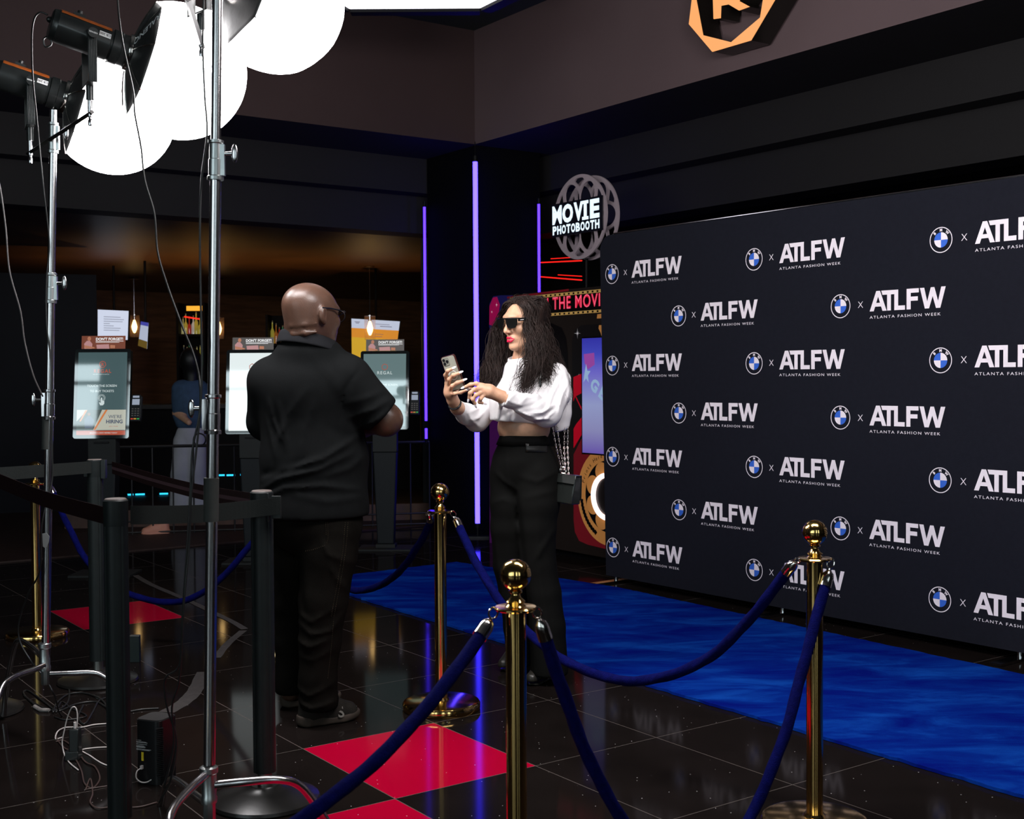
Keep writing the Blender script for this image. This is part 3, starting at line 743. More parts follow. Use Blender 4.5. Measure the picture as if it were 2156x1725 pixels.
# ---------------------------------------------------------------- studio lamps with lantern softboxes
m_lamp = mat('lamp_body_black', (0.012, 0.014, 0.014), rough=0.32, noise=0.1, nscale=20, coat=0.2)
m_lampor = mat('lamp_body_orange', (0.32, 0.075, 0.012), rough=0.4)
m_shell = mat('softbox_shell', (0.010, 0.010, 0.010), rough=0.5, bump=0.35, bscale=25, sheen=0.1)
m_dif = emit_mat('glowing_diffuser', (1.0, 0.97, 0.98), SOFTBOX_POWER)
m_lbl = mat('label_white', (0.8, 0.8, 0.8), rough=0.5)
def studio_lamp(rear, centre, label, body=True):
    """rear = back end of the lamp head, centre = centre of the lantern sphere"""
    rear, centre = Vector(rear), Vector(centre); ax = (centre - rear).normalized()
    Rr, back = 0.25, 0.13
    t = thing('studio_lamp', label, 'studio light', (centre.x, centre.y, centre.z - 0.3), group='studio lamps with lantern softboxes')
    u = ax.cross(Vector((0, 0, 1))).normalized(); w = u.cross(ax).normalized()
    BL = 0.265; front = rear + ax * BL; R = 0.058
    mb = MB(); mb.lathe([(0, 0.0), (R * 0.75, 0.0), (R * 0.92, 0.004), (R * 0.97, 0.02), (R, 0.022), (R, 0.2), (R * 1.0, 0.201), (R * 0.95, 0.203), (R * 0.95, 0.209), (R * 1.06, 0.211), (R * 1.06, 0.24), (R * 1.0, 0.243), (R * 1.0, BL), (0, BL)], c=rear, n=48, axis=ax)
    mb.build('lamp_housing', m_lamp, t, world=True)
    # orange top band along the housing
    mb = MB(); vs = []; kk = 12
    for z in (0.024, 0.198):
        for k in range(kk + 1):
            a = 0.72 + 0.85 * k / kk; vs.append(rear + ax * z + ((u if u.y < 0 else -u) * math.cos(a) + w * math.sin(a)) * (R + 0.0015))
    mb.add(vs, [(k, k + 1, kk + 2 + k, kk + 1 + k) for k in range(kk)]); mb.build('orange_top_band', m_lampor, t, world=True)
    mb = MB(); p = rear + ax * 0.085 + w * (R + 0.006); F_ = frame(p, ax, u)
    mb.box((0, 0, 0.002), (0.04, 0.03, 0.012), M=F_); mb.cyl(F_ @ Vector((0, 0, -0.006)), F_ @ Vector((0, 0, -0.016)), 0.009, n=14)
    mb.cyl(p - w * 0.004, p + w * 0.014, 0.0085, n=14); mb.build('cold_shoe', m_lamp, t, world=True)
    mb = MB(); mb.ell(rear - ax * 0.004 + w * 0.012, (0.011, 0.011, 0.011), n=14); mb.tube(smooth_path([rear - w * 0.045 + ax * .004, rear - w * 0.062 - ax * .006, rear - w * 0.085 + ax * 0.006, rear - w * 0.07 + ax * .022, rear - w * 0.05 + ax * 0.016], 5), 0.0028, n=8)
    mb.build('rear_handle', m_lamp, t, world=True)
    # speed ring
    mb = MB(); mb.lathe([(R * 0.9, 0), (R * 1.12, 0.0), (R * 1.15, 0.006), (R * 1.15, 0.014), (R * 0.9, 0.016)], c=front, n=40, axis=ax); mb.build('speed_ring', m_silver, t, world=True)
    # yoke: arms hang straight down from the pivot knobs, towards and away from the camera
    hub_ = rear + ax * 0.135; side = u if u.y < 0 else -u
    DZ = 0.165
    mb = MB()
    for s_ in (1, -1):
        p0 = hub_ + side * s_ * (R + 0.006) + Vector((0, 0, 0.014)); q0 = hub_ + side * s_ * (R + 0.006) - Vector((0, 0, DZ))
        F_ = frame((p0 + q0) / 2, ax.cross(side).cross(side) * -1 if False else Vector((ax.x, ax.y, 0)).normalized(), side)
        mb.box((0, 0, 0), (0.030, 0.006, (p0 - q0).length), M=F_)
        if s_ == 1:
            for k in range(5): mb.box((-0.011 + k * 0.0055, 0.0035, 0), (0.0028, 0.003, (p0 - q0).length * 0.98), M=F_)
    Fb = frame(hub_ - Vector((0, 0, DZ)), Vector((ax.x, ax.y, 0)).normalized(), side)
    mb.box((0, 0, 0), (0.030, 2 * (R + 0.008), 0.006), M=Fb)
    mb.build('yoke', m_lamp, t, world=True, bevel=0.001)
    b0 = hub_ - Vector((0, 0, DZ))
    mb = MB(); mb.cyl(b0, b0 - Vector((0, 0, 0.055)), 0.013, n=20); mb.build('spigot_receiver', m_lamp, t, world=True)
    mb = MB(); z = 0.05
    mb.lathe([(0, -0.145), (0.007, -0.145), (0.008, -0.14), (0.008, -0.125), (0.006, -0.122), (0.006, -0.115), (0.0085, -0.112), (0.0085, -0.05), (0, -0.05)], c=b0, n=18)
    mb.build('spigot', m_stand, t, world=True)
    kn = hub_ + side * (R + 0.012)
    mb = MB(); mb.cyl(kn, kn + side * 0.014, 0.0175, n=28); mb.build('pivot_knob', m_lamp, t, world=True)
    # lettering is upside down, as the lamp hangs inverted
    TM = frame(kn + side * 0.0148, -ax, -w if (-ax).cross(-w).dot(side) > 0 else w)
    g = text_geo('NEEWER', 0.0075, bold=0.0001, align='CENTER'); mb = MB(); mb.add(*g, 0, TM @ Matrix.Translation((0, -0.0025, 0))); mb.build('knob_lettering', m_lbl, t, world=True, smooth=False)
    mb = MB(); an = 0.55; 
    def cylpt(z_, a, o=0.0015): return rear + ax * z_ + (side * math.cos(a) + w * math.sin(a)) * (R + o)
    vs = [cylpt(z_, a) for z_ in (0.158, 0.198) for a in (0.10, 0.18, 0.26, 0.34, 0.42)]
    mb.add(vs, [(k, k + 1, 6 + k, 5 + k) for k in range(4)])
    g = text_geo('CB 200', 0.0125, bold=0.0002, align='CENTER'); cp = cylpt(0.178, 0.26, 0.0022); nn = (side * math.cos(.26) + w * math.sin(.26)); up = (-w * math.cos(.26) + side * math.sin(.26))
    mb.add(*g, 1, frame(cp, -ax, up, nn) @ Matrix.Translation((0, -0.0045, 0)))
    mb.build('model_label', [m_lbl, m_black], t, world=True, smooth=False)
    # softbox shell: 8-gore cone from the ring to the rim, with ribs
    rim_c = centre - ax * back; rr = math.sqrt(Rr ** 2 - back ** 2); apex = front + ax * 0.014
    n = 64; rings = []
    for j in range(9):
        f = j / 8; c = apex.lerp(rim_c, f); rad = 0.055 + (rr - 0.055) * (f ** 0.8)
        row = []
        for k in range(n):
            a = 2 * PI * k / n; sc = 1 - 0.07 * f * abs(math.sin(4 * a)); row.append(c + (u * math.cos(a) + w * math.sin(a)) * rad * sc)
        rings.append(row)
    mb = MB(); vs = [v for row in rings for v in row]
    mb.add(vs, [(j * n + k, j * n + (k + 1) % n, (j + 1) * n + (k + 1) % n, (j + 1) * n + k) for j in range(8) for k in range(n)])
    o = mb.build('softbox_shell', m_shell, t, world=True); s = o.modifiers.new('th', 'SOLIDIFY'); s.thickness = 0.004; s.offset = -1
    for k in range(8):
        a = 2 * PI * k / 8; e = u * math.cos(a) + w * math.sin(a)
        mb = MB(); mb.tube(smooth_path([apex + e * 0.057, apex.lerp(rim_c, .4) + e * (0.062 + (rr - .055) * .4 ** .8), rim_c + e * (rr + 0.005)], 4), 0.0028, n=8)
        mb.build('rib', m_silver, t, world=True)
    # puffed diffuser: truncated, slightly scalloped sphere
    rows = 18; th0 = math.acos(-back / Rr); mb = MB(); vs = [centre + ax * Rr]
    for j in range(1, rows + 1):
        th = th0 * j / rows
        for k in range(n):
            a = 2 * PI * k / n; q = 1 - 0.035 * abs(math.sin(4 * a)) * math.sin(th)
            vs.append(centre + ax * (Rr * math.cos(th)) + (u * math.cos(a) + w * math.sin(a)) * Rr * math.sin(th) * q)
    fs = [(0, 1 + k, 1 + (k + 1) % n) for k in range(n)]
    fs += [(1 + (j - 1) * n + k, 1 + j * n + k, 1 + j * n + (k + 1) % n, 1 + (j - 1) * n + (k + 1) % n) for j in range(1, rows) for k in range(n)]
    mb.add(vs, fs); mb.build('diffuser', m_dif, t, world=True, ang=None)
    return t, dict(rim=rim_c, apex=apex, ax=ax, u=u, w=w, pin=b0, side=side)
rA = P(105, 49, 4.34); cA = P(373, 150, 4.55)
lampA, iA = studio_lamp(rA, cA, 'upper studio lamp with glowing lantern softbox, its whole black housing visible')
rB = P(-14, 153, 4.86); cB = P(237, 238, 5.05)
lampB, iB = studio_lamp(rB, cB, 'lower studio lamp with glowing lantern softbox, cut by the left edge')
cC = P(575, 4, 4.38); rC = P(345, -115, 4.10)
lampC, iC = studio_lamp(rC, cC, 'glowing lantern softbox at the top, its lamp head above the frame')
# maker's lettering on the upper shell
mb = MB(); g = text_geo('RALENO', 0.042, bold=0.0008)
a_, b2_, c2_ = P(326, 46, 4.25), P(300, 32, 4.25), P(318, 14, 4.25)
xa = (P(297, 34, 4.30) - P(322, 48, 4.26)).normalized()
e_up = -(iA['w']) ; xdir = -iA['ax']
# point on the shell towards the camera, upper half
fq = 0.62; an_ = 0.62; sd = iA['side']; ww = iA['w']; nn = (sd * math.cos(an_) + ww * math.sin(an_)).normalized()
apx, rmc = iA['apex'], iA['rim']; gen = ((rmc + nn * 0.215) - (apx + nn * 0.056)).normalized(); nrm = gen.cross(nn.cross(gen)).normalized()
tan_ = nn.cross(gen).normalized(); n2 = gen.cross(tan_).normalized()
if n2.dot(nn) < 0: n2 = -n2
base_ = apx + nn * 0.056 + gen * 0.165 + n2 * 0.004
yv = n2.cross(-gen)
mb.add(*g, 0, frame(base_, -gen, yv, n2)); mb.build('shell_lettering', m_lbl, lampA, world=True, smooth=False)
# twin bar carrying lamps A and B on stand 2, and a boom for lamp C on stand 1
m_bar = mat('dark_bar', (0.03, 0.028, 0.028), rough=0.35, metal=0.6)
pA = iA['pin'] - Vector((0, 0, 0.10)); pB = iB['pin'] - Vector((0, 0, 0.10))
t = thing('twin_lamp_bar', 'dark square bar across the far left stand holding the two lamps', 'mounting bar', (s2t.x, s2t.y, s2t.z))
mb = MB(); d = (pA - pB).normalized(); mb.tube([pB - d * 0.03, pA + d * 0.02], 0.009, n=4); mb.build('bar', m_bar, t, world=True, smooth=False)
mb = MB(); mid_ = pB.lerp(pA, 0.5); c_ = s2t.copy()
mb.cyl(s2t - Vector((0, 0, 0.03)), Vector((s2t.x, s2t.y, max(pA.z, pB.z) * 0 + pB.z + (pA.z - pB.z) * ((s2t.x - pB.x) / (pA.x - pB.x)) + 0.012)), 0.012, n=18)
mb.build('centre_socket', m_stand, t, world=True)
tb = thing('lamp_boom_arm', 'dark boom arm above the frame from the near stand to the upper lamp', 'mounting bar', (s1t.x, s1t.y, s1t.z))
pC = iC['pin'] - Vector((0, 0, 0.10))
mb = MB(); mb.tube([pC + (pC - P(395, -2, 3.9)).normalized() * 0.03, P(395, -2, 3.9), P(452, -38, 3.64), s1t.lerp(s1b, 0.14) + Vector((0.02, 0, 0))], 0.010, n=4); mb.build('arm', m_bar, tb, world=True, smooth=False)

# ---------------------------------------------------------------- cables
m_cable = mat('black_cable', (0.012, 0.012, 0.012), rough=0.42, spec=0.6)
m_wcable = mat('white_cable', (0.62, 0.56, 0.54), rough=0.45)
m_bcable = mat('brown_cable', (0.06, 0.035, 0.03), rough=0.5)
def cable(pix, label, r=0.0032, m=None, n=8, group=None, name='cable'):
    pts = [p if isinstance(p, Vector) else P(*p) for p in pix]
    mb = MB(); mb.tube(smooth_path(pts, 7), r, n=n)
    return tag(mb.build(name, m or m_cable, ang=None), label, 'cable', group)
def gc(pix, z=0.004): return [G(x, y, z) for x, y in pix]
cable([(100, 31, 4.33), (85, 26, 4.33), (72, 40, 4.35), (67, 80, 4.4), (69, 165, 4.5), (76, 235, 4.58), (84, 320, 4.62), (92, 400, 4.64), (99, 460, 4.66), (104, 520, 4.68), (98, 590, 4.69), (98, 680, 4.69), (107, 760, 4.69), (108, 850, 4.68), (110, 950, 4.68), (110, 1010, 4.68), (98, 1060, 4.66), (88, 1110, 4.66), (84, 1200, 4.7), (60, 1250, 4.8), (40, 1310, 4.85), (42, 1350, 4.86), (64, 1390, 4.84), (95, 1430, 4.8), (115, 1465, 4.78)] + gc([(130, 1508), (175, 1512)]),
      'black power cord from the rear of the upper lamp down the slim stand')
cable([(246, -40, 4.1), (250, 30, 4.08), (260, 100, 4.0), (280, 190, 3.95), (284, 240, 3.9), (297, 310, 3.85), (305, 380, 3.82), (325, 450, 3.8), (332, 530, 3.78), (352, 600, 3.74), (385, 690, 3.7), (407, 745, 3.66), (420, 800, 3.6), (420, 870, 3.57), (405, 950, 3.57), (400, 1050, 3.57), (392, 1180, 3.58), (384, 1300, 3.6), (378, 1400, 3.62), (348, 1430, 3.64), (352, 1490, 3.66), (372, 1560, 3.7), (360, 1640, 3.72), (335, 1690, 3.78)],
      'black cord swinging from the top edge to the near stand, then down beside it')
cable([(430, -40, 3.68), (427, 90, 3.68), (431, 200, 3.66), (436, 280, 3.64), (425, 370, 3.62), (421, 470, 3.6), (422, 600, 3.6), (425, 760, 3.575), (422, 860, 3.57), (412, 960, 3.57), (403, 1040, 3.57), (398, 1150, 3.58), (388, 1260, 3.58), (382, 1370, 3.6), (376, 1440, 3.62), (362, 1490, 3.64), (366, 1570, 3.66), (345, 1660, 3.7)],
      'black cord hanging straight down along the near light stand')
cable([(-20, 300, 4.6), (0, 395, 4.6), (12, 480, 4.6), (20, 570, 4.6), (43, 655, 4.62), (52, 720, 4.64), (70, 790, 4.66), (90, 835, 4.70)], 'pale grey cord coming in at the left edge to the slim stand', m=mat('grey_cable', (0.10, 0.09, 0.09), rough=0.5))
# tangle on the floor
fg = 'cords tangled on the floor behind the nearest belt post'
cable(gc([(50, 1465), (70, 1480), (95, 1492), (125, 1497), (160, 1483), (200, 1478), (225, 1490), (255, 1500), (300, 1494), (335, 1492)]), 'black cord lying flat from the left edge towards the router', 0.0045, group=fg)
cable(gc([(112, 1500), (120, 1480), (145, 1462), (180, 1460), (215, 1475), (228, 1500), (232, 1530)], 0.006) , 'black cord looping behind the white charging plug', 0.004, group=fg)
cable(gc([(130, 1430), (145, 1450), (142, 1480), (118, 1495), (95, 1480), (60, 1455), (50, 1462), (80, 1490), (105, 1498)]), 'black cord curled under the slim stand', 0.004, group=fg)
cable(gc([(175, 1485), (165, 1510), (178, 1525), (195, 1500), (210, 1475), (240, 1470), (262, 1500)]), 'short black cord bent round the charging plug', 0.004, group=fg)
cable(gc([(115, 1510), (140, 1516), (182, 1508), (150, 1492), (130, 1478), (118, 1500)]), 'black cord coil left of the charging plug', 0.0035, group=fg)
cable(gc([(116, 1545), (122, 1560), (135, 1575), (150, 1585), (170, 1620), (178, 1650), (195, 1660), (210, 1640), (200, 1615), (180, 1605), (160, 1580), (135, 1560), (118, 1562)]), 'thin brown cord curling on the tiles left of the nearest belt post', 0.0028, m_bcable, group=fg)
cable(gc([(180, 1664), (190, 1640), (195, 1670), (190, 1690), (205, 1702), (235, 1700), (290, 1700), (330, 1690)]), 'thin brown cord running under the nearest belt post', 0.0028, m_bcable, group=fg)
cable(gc([(180, 1663), (210, 1658), (230, 1655)]), 'short brown cord end on the tiles', 0.0028, m_bcable, group=fg)
cable([G(131, 1553, .003), G(117, 1556, .003), G(122, 1540, .01), G(140, 1532, .004), G(170, 1532, .004), G(200, 1526, .004), G(240, 1523, .004)], 'white cord on the floor behind the plug', 0.0026, m_wcable, group=fg)
cable([G(240, 1573, .003), G(200, 1575, .003), G(172, 1580, .003), G(190, 1592, .003), G(215, 1608, .003), G(245, 1618, .003)], 'white cord bent sharply beside the power adapter', 0.0026, m_wcable, group=fg)
YA = G(160, 1590).y
cable([(161, 1543, YA), (163, 1510, YA), (160, 1492, YA), (152, 1490, YA), (143, 1508, YA + .02), (135, 1540, YA + .02), (131, 1565, YA + .02), (136, 1590, YA)] + gc([(146, 1606), (165, 1622)]), 'white charging cord arching up out of the power adapter', 0.0024, m_wcable, group=fg)
t = thing('power_adapter', 'black power adapter block with a white plug in its top', 'charger', G(158, 1600))
mb = MB(); c_ = G(159, 1600); mb.box((c_.x, c_.y, 0.075), (0.036, 0.036, 0.085)); mb.build('adapter_body', m_lamp, t, world=True, bevel=0.004)
mb = MB(); mb.box((c_.x - 0.008, c_.y + .004, 0.018), (0.05, 0.05, 0.034)); mb.build('socket_base', m_lamp, t, world=True, bevel=0.003)
mb = MB(); mb.cyl((c_.x, c_.y, 0.117), (c_.x, c_.y, 0.14), 0.005, n=12); mb.build('plug', m_wcable, t, world=True)
mb = MB(); q = G(86, 1494, .006); mb.tube(gc([(73, 1488), (85, 1495), (104, 1496)], .008), 0.0085, n=8); tag(mb.build('cable_connector', mat('taped_grey', (0.22, 0.2, 0.19), rough=0.7, noise=0.4, nscale=60)), 'grey taped cable joint on the floor under the slim stand', 'connector')

# ---------------------------------------------------------------- black router tower
t = thing('router_tower', 'black router tower with a ribbed corner and a white spec label', 'router', G(318, 1650))
c_ = G(322, 1652); rc = Vector((c_.x + 0.0, c_.y + 0.05, 0))
m_rt = mat('router_black', (0.006, 0.006, 0.007), rough=0.32)
def rrect(w, h, r, n=6):
    out = []
    for cx_, cy_, a0 in ((w / 2 - r, h / 2 - r, 0), (-w / 2 + r, h / 2 - r, PI / 2), (-w / 2 + r, -h / 2 + r, PI), (w / 2 - r, -h / 2 + r, 1.5 * PI)):
        for k in range(n + 1): a = a0 + PI / 2 * k / n; out.append((cx_ + r * math.cos(a), cy_ + r * math.sin(a)))
    return out
RM = Matrix.Translation(rc) @ Matrix.Rotation(-0.35, 4, 'Z')
H_ = 0.222
mb = MB(); rrp = rrect(0.105, 0.105, 0.022)
mb.slab([RM @ Vector((x, y, 0.0)) for x, y in rrp], (0, 0, 1), H_); mb.build('case', m_rt, t, world=True, bevel=0.003)
mb = MB(); mb.slab([RM @ Vector((x * .93, y * .93, H_)) for x, y in rrp], (0, 0, 1), 0.003)
mb.build('mesh_top', mat('router_mesh_top', (0.03, 0.027, 0.026), rough=0.6, bump=1.0, bscale=700), t, world=True)
mb = MB()
for k in range(26): mb.box((0.046, -0.046, 0.035 + k * 0.0066), (0.024, 0.024, 0.0022), M=RM, rz=PI / 4)
mb.build('corner_ribs', m_rt, t, world=True)
FR = RM @ frame((0, -0.0535, 0), (1, 0, 0), (0, 0, 1))
mb = MB()
for k, (tx, ty, s_) in enumerate([('HOME INTERNET ROUTER', 0.160, .0042), ('IMEI 0012 3456 7890', 0.151, .0042), ('INPUT 12V 3A DC', 0.146, .0042), ('S/N 55 2041 0098', 0.138, .0048), ('', 0.13, .003)]):
    pass
for k, (z, w_) in enumerate([(0.152, 0.020), (0.1470, 0.042), (0.1445, 0.046), (0.1385, 0.044), (0.133, 0.032), (0.130, 0.038), (0.1275, 0.036), (0.1215, 0.06), (0.1185, 0.055)]):
    mb.box((-0.044 + w_ / 2, z, 0.0006), (w_, 0.0009, 0.0003), M=FR)
mb.build('spec_label', m_lbl, t, world=True, smooth=False)
mb = MB(); mb.box((-0.019, 0.096, 0.0008), (0.009, 0.030, 0.001), M=FR); mb.build('yellow_ports', mat('port_yellow', (0.75, 0.55, 0.02), rough=0.5), t, world=True, label='pair of yellow network ports', smooth=False)
w0 = FR @ Vector((-0.019, 0.058, 0.004))
mb = MB(); mb.box((-0.019, 0.060, 0.006), (0.008, 0.012, 0.010), M=FR); mb.tube(smooth_path([w0, w0 + Vector((-.014, -.012, -.008)), w0 + Vector((-.016, -.016, -.03)), w0 + Vector((-.002, -.012, -.046)), w0 + Vector((.018, -.01, -.048)), w0 + Vector((.034, -.006, -.040))], 6), 0.0022, n=8)
mb.build('usb_plug', m_wcable, t, world=True)
# gaffer tape strips on the floor
m_tape = mat('gaffer_tape', (0.042, 0.036, 0.034), rough=0.75, noise=0.3, nscale=30, bump=0.4, bscale=60)
def tape(pix, w, label):
    pts = smooth_path([G(x, y, 0.0015) for x, y in pix], 5); mb = MB(); vs = []
    for i, p in enumerate(pts):
        d = (pts[min(i + 1, len(pts) - 1)] - pts[max(i - 1, 0)]); n_ = Vector((-d.y, d.x, 0)).normalized() * (w / 2 + random.uniform(-.002, .002))
        vs += [p + n_, p - n_ + Vector((0, 0, .0004))]
    mb.add(vs, [(2 * i, 2 * i + 1, 2 * i + 3, 2 * i + 2) for i in range(len(pts) - 1)])
    o = mb.build('floor_tape', m_tape, smooth=False); s = o.modifiers.new('th', 'SOLIDIFY'); s.thickness = 0.001
    return tag(o, label, 'tape', 'strips of gaffer tape on the floor')
tape([(350, 1500), (385, 1480), (410, 1455), (430, 1415)], 0.07, 'wide grey gaffer tape strip peeling up behind the router')
tape([(455, 1385), (480, 1355), (512, 1328)], 0.045, 'grey gaffer tape strip slanting up to the bend right of the near stand')
tape([(515, 1325), (490, 1310), (455, 1293), (390, 1262), (320, 1232), (285, 1212)], 0.04, 'long grey gaffer tape strip running back to the left from the bend')
mb = MB(); q = G(282, 1396); mb.box((q.x, q.y + .02, 0.065), (0.05, 0.03, 0.13), 0); mb.box((q.x, q.y + .02, 0.132), (0.05, 0.03, 0.004), 1)
tag(mb.build('floor_box', [mat('green_black_box', (0.008, 0.016, 0.016), rough=0.5), m_alu], bevel=0.002, smooth=False), 'small dark upright box with a pale top edge behind the nearest belt post', 'box')
# ---------------------------------------------------------------- bar alcove
mb = MB(); mb.slab([W(-0.9, 15, 0.0), W(-0.9, -6, 0.0), W(-10.5, -6, 0.0), W(-10.5, 15, 0.0)], (0, 0, 1), 0.012)
struct(mb.build('floor_bar', mat('brown_bar_carpet', (0.020, 0.008, 0.005), rough=0.6, noise=0.5, nscale=20), smooth=False))
for px, py, Y in ((285, 560, 14.2), (470, 560, 14.4), (775, 575, 15.0)):
    q = P(px, py, Y); q.z = 1.2; sl_ = bpy.data.lights.new('ceiling_glow_fill', 'SPOT'); sl_.energy = 30; sl_.color = (1.0, 0.50, 0.13); sl_.spot_size = 2.3; sl_.spot_blend = 1.0; sl_.shadow_soft_size = 0.05; o_ = bpy.data.objects.new('ceiling_glow_fill', sl_); C.objects.link(o_); o_.location = q; o_.rotation_euler = (PI, 0, 0)  # unseen spots added to throw the warm glow onto the bar ceiling
m_bulb = emit_mat('warm_bulb', (1.0, 0.62, 0.22), 7.0)
m_pglass = mat('smoked_glass', (0.5, 0.3, 0.2), rough=0.05, alpha=0.22)
for px, yb, Y, lb in ((283, 690, 17.0, 'pendant lamp with a clear glass cylinder between the white screen and the blue one'), (461, 694, 17.2, 'pendant lamp with glass cylinder just right of the near light stand'),
                      (779, 694, 15.5, 'pendant lamp with glass cylinder in front of the yellow menu screen')):
    q = P(px, yb, Y); t = thing('pendant_lamp', lb, 'pendant lamp', (q.x, q.y, q.z), group='glass pendant lamps over the bar')
    mb = MB(); mb.lathe([(0.066, -0.13), (0.068, -0.13), (0.072, 0.17), (0.07, 0.17)], n=28); mb.build('glass_shade', m_pglass, t)
    mb = MB(); mb.lathe([(0, -0.075), (0.014, -0.07), (0.034, -0.02), (0.038, 0.015), (0.024, 0.07), (0.012, 0.105), (0, 0.106)], n=20); mb.build('bulb', m_bulb, t)
    mb = MB(); mb.cyl((0, 0, 0.106), (0, 0, 0.18), 0.018, n=14); mb.cyl((0, 0, 0.166), (0, 0, 0.172), 0.07, n=24); mb.cyl((0, 0, 0.12), (0, 0, 2.8 - q.z - 0.02), 0.004, n=8); mb.build('cord', m_chrome, t)
    mb = MB(); mb.lathe([(0, 0), (0.07, 0.0), (0.06, 0.022), (0, 0.022)], c=(0, 0, 2.8 - q.z - 0.022), n=28); mb.build('ceiling_canopy', m_chrome, t)
def quadscreen(name, pix, Y, mats_polys, label, cat='screen'):
    pts = [P(x, y, Y) for x, y in pix]; n = (pts[1] - pts[0]).cross(pts[3] - pts[0]).normalized()
    if n.y > 0: n = -n
    t = thing(name, label, cat, pts[0].lerp(pts[2], .5))
    mb = MB(); mats = [m for m, _ in mats_polys]
    for i, (m, polys) in enumerate(mats_polys):
        for pl_ in polys:
            vs = []
            for u_, v_ in pl_:
                a = pts[0].lerp(pts[1], u_); b = pts[3].lerp(pts[2], u_); vs.append(a.lerp(b, v_) + n * (0.004 * (i + 1)))
            mb.add(vs, [tuple(range(len(vs)))], i)
    mb.build('display', mats, t, world=True, smooth=False)
    c_ = sum(pts, Vector()) / 4; mb = MB(); mb.slab([c_ + (p - c_) * 1.03 for p in pts], -n, 0.05); mb.build('bezel', m_black, t, world=True, smooth=False)
    # ceiling bracket
    top = pts[0].lerp(pts[1], .5) - n * 0.03
    mb = MB(); mb.cyl(top, Vector((top.x, top.y, 2.8)), 0.015, n=8); mb.build('bracket', m_black, t, world=True)
    return t
R_ = lambda a, b, c, d: [(a, b), (c, b), (c, d), (a, d)]
random.seed(3)
quadscreen('menu_screen', [(206, 652), (271, 655), (269, 716), (206, 715)], 15.2,
           [(emit_mat('menu_white', (0.72, 0.78, 0.95), 0.85), [R_(0, 0, 1, 1)]), (emit_mat('menu_ink', (0.4, 0.43, 0.55), 0.7), [R_(.2, .22 + k * .075, .2 + w_, .245 + k * .075) for k, w_ in enumerate((.55, .66, .62, .2, .33, .56, .52))])],
           'white menu screen with small grey lines of text above the left kiosk')
quadscreen('menu_screen', [(297, 677), (313, 680), (310, 735), (291, 728)], 14.6,
           [(emit_mat('ad_white', (0.55, 0.62, 0.8), 0.7), [R_(0, 0, 1, 1)]), (emit_mat('ad_blue', (0.05, 0.06, 0.4), 0.8), [R_(0, 0, 1, .14)]), (emit_mat('ad_ochre', (0.16, 0.10, 0.01), 0.6), [R_(0, .72, 1, 1)])],
           'narrow angled screen with a white and blue advert beside the leftmost pendant lamp')
quadscreen('menu_screen', [(740, 671), (842, 677), (832, 758), (741, 752)], 15.8,
           [(emit_mat('menu_top', (0.62, 0.68, 0.85), 0.75), [R_(0, 0, 1, .24)]), (emit_mat('menu_orange', (0.75, 0.26, 0.0), 0.8), [R_(0, .24, 1, .48)]), (emit_mat('menu_yellow', (0.75, 0.42, 0.0), 0.75), [R_(0, .48, 1, 1)]),
            (emit_mat('menu_dark', (0.12, 0.1, 0.2), 0.6), [R_(.07, .07, .18, .085), R_(.09, .1, .16, .115), R_(.5, .1, .8, .11), R_(.6, .15, .85, .165), R_(.45, .36, .68, .37), R_(.5, .42, .66, .43), R_(.3, .52, .4, .53)])],
           'yellow and white menu screen hanging behind the rightmost pendant lamp')
# bottle shelves
m_cab = mat('back_bar_black', (0.004, 0.003, 0.003), rough=0.6, spec=0.1)
m_amber = emit_mat('amber_strip', (1.0, 0.42, 0.03), 1.1)
def shelf(x0, x1, ys, Y, label, amber=True):
    a, b = P(x0, ys[0], Y), P(x1, ys[-1], Y)
    t = thing('bottle_shelf', label, 'shelf', ((a.x + b.x) / 2, Y + .1, 0)); W_ = b.x - a.x; cx = (a.x + b.x) / 2
    mb = MB(); mb.box((cx, Y + 0.24, (a.z + .1) / 2), (W_ + .06, 0.03, a.z + .1)); mb.build('back_panel', m_cab, t, world=True, smooth=False)
    zs = []
    for y in ys[1:]:
        z = P(0, y, Y).z; zs.append(z); mb = MB(); mb.box((cx, Y + .1, z - 0.015), (W_, 0.26, 0.03)); mb.build('shelf_board', m_cab, t, world=True, smooth=False)
    for s_ in (a.x - .02, b.x + .02): mb = MB(); mb.box((s_, Y + .1, (a.z + .1) / 2), (0.03, 0.28, a.z + .1)); mb.build('side_panel', m_cab, t, world=True, smooth=False)
    if amber: mb = MB(); mb.box((cx + .05, Y - .02, a.z + 0.03), (W_ * .7, 0.02, 0.06)); mb.build('amber_light', m_amber, t, world=True, smooth=False)
    return a.x, b.x, zs, Y
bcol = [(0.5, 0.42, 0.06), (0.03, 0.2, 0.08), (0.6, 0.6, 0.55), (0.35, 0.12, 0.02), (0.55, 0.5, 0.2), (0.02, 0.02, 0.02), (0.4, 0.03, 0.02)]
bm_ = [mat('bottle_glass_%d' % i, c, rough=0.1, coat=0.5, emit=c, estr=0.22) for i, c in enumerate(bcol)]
m_cap = mat('bottle_cap', (0.15, 0.12, 0.05), rough=0.3, metal=0.6)
nb = [0]
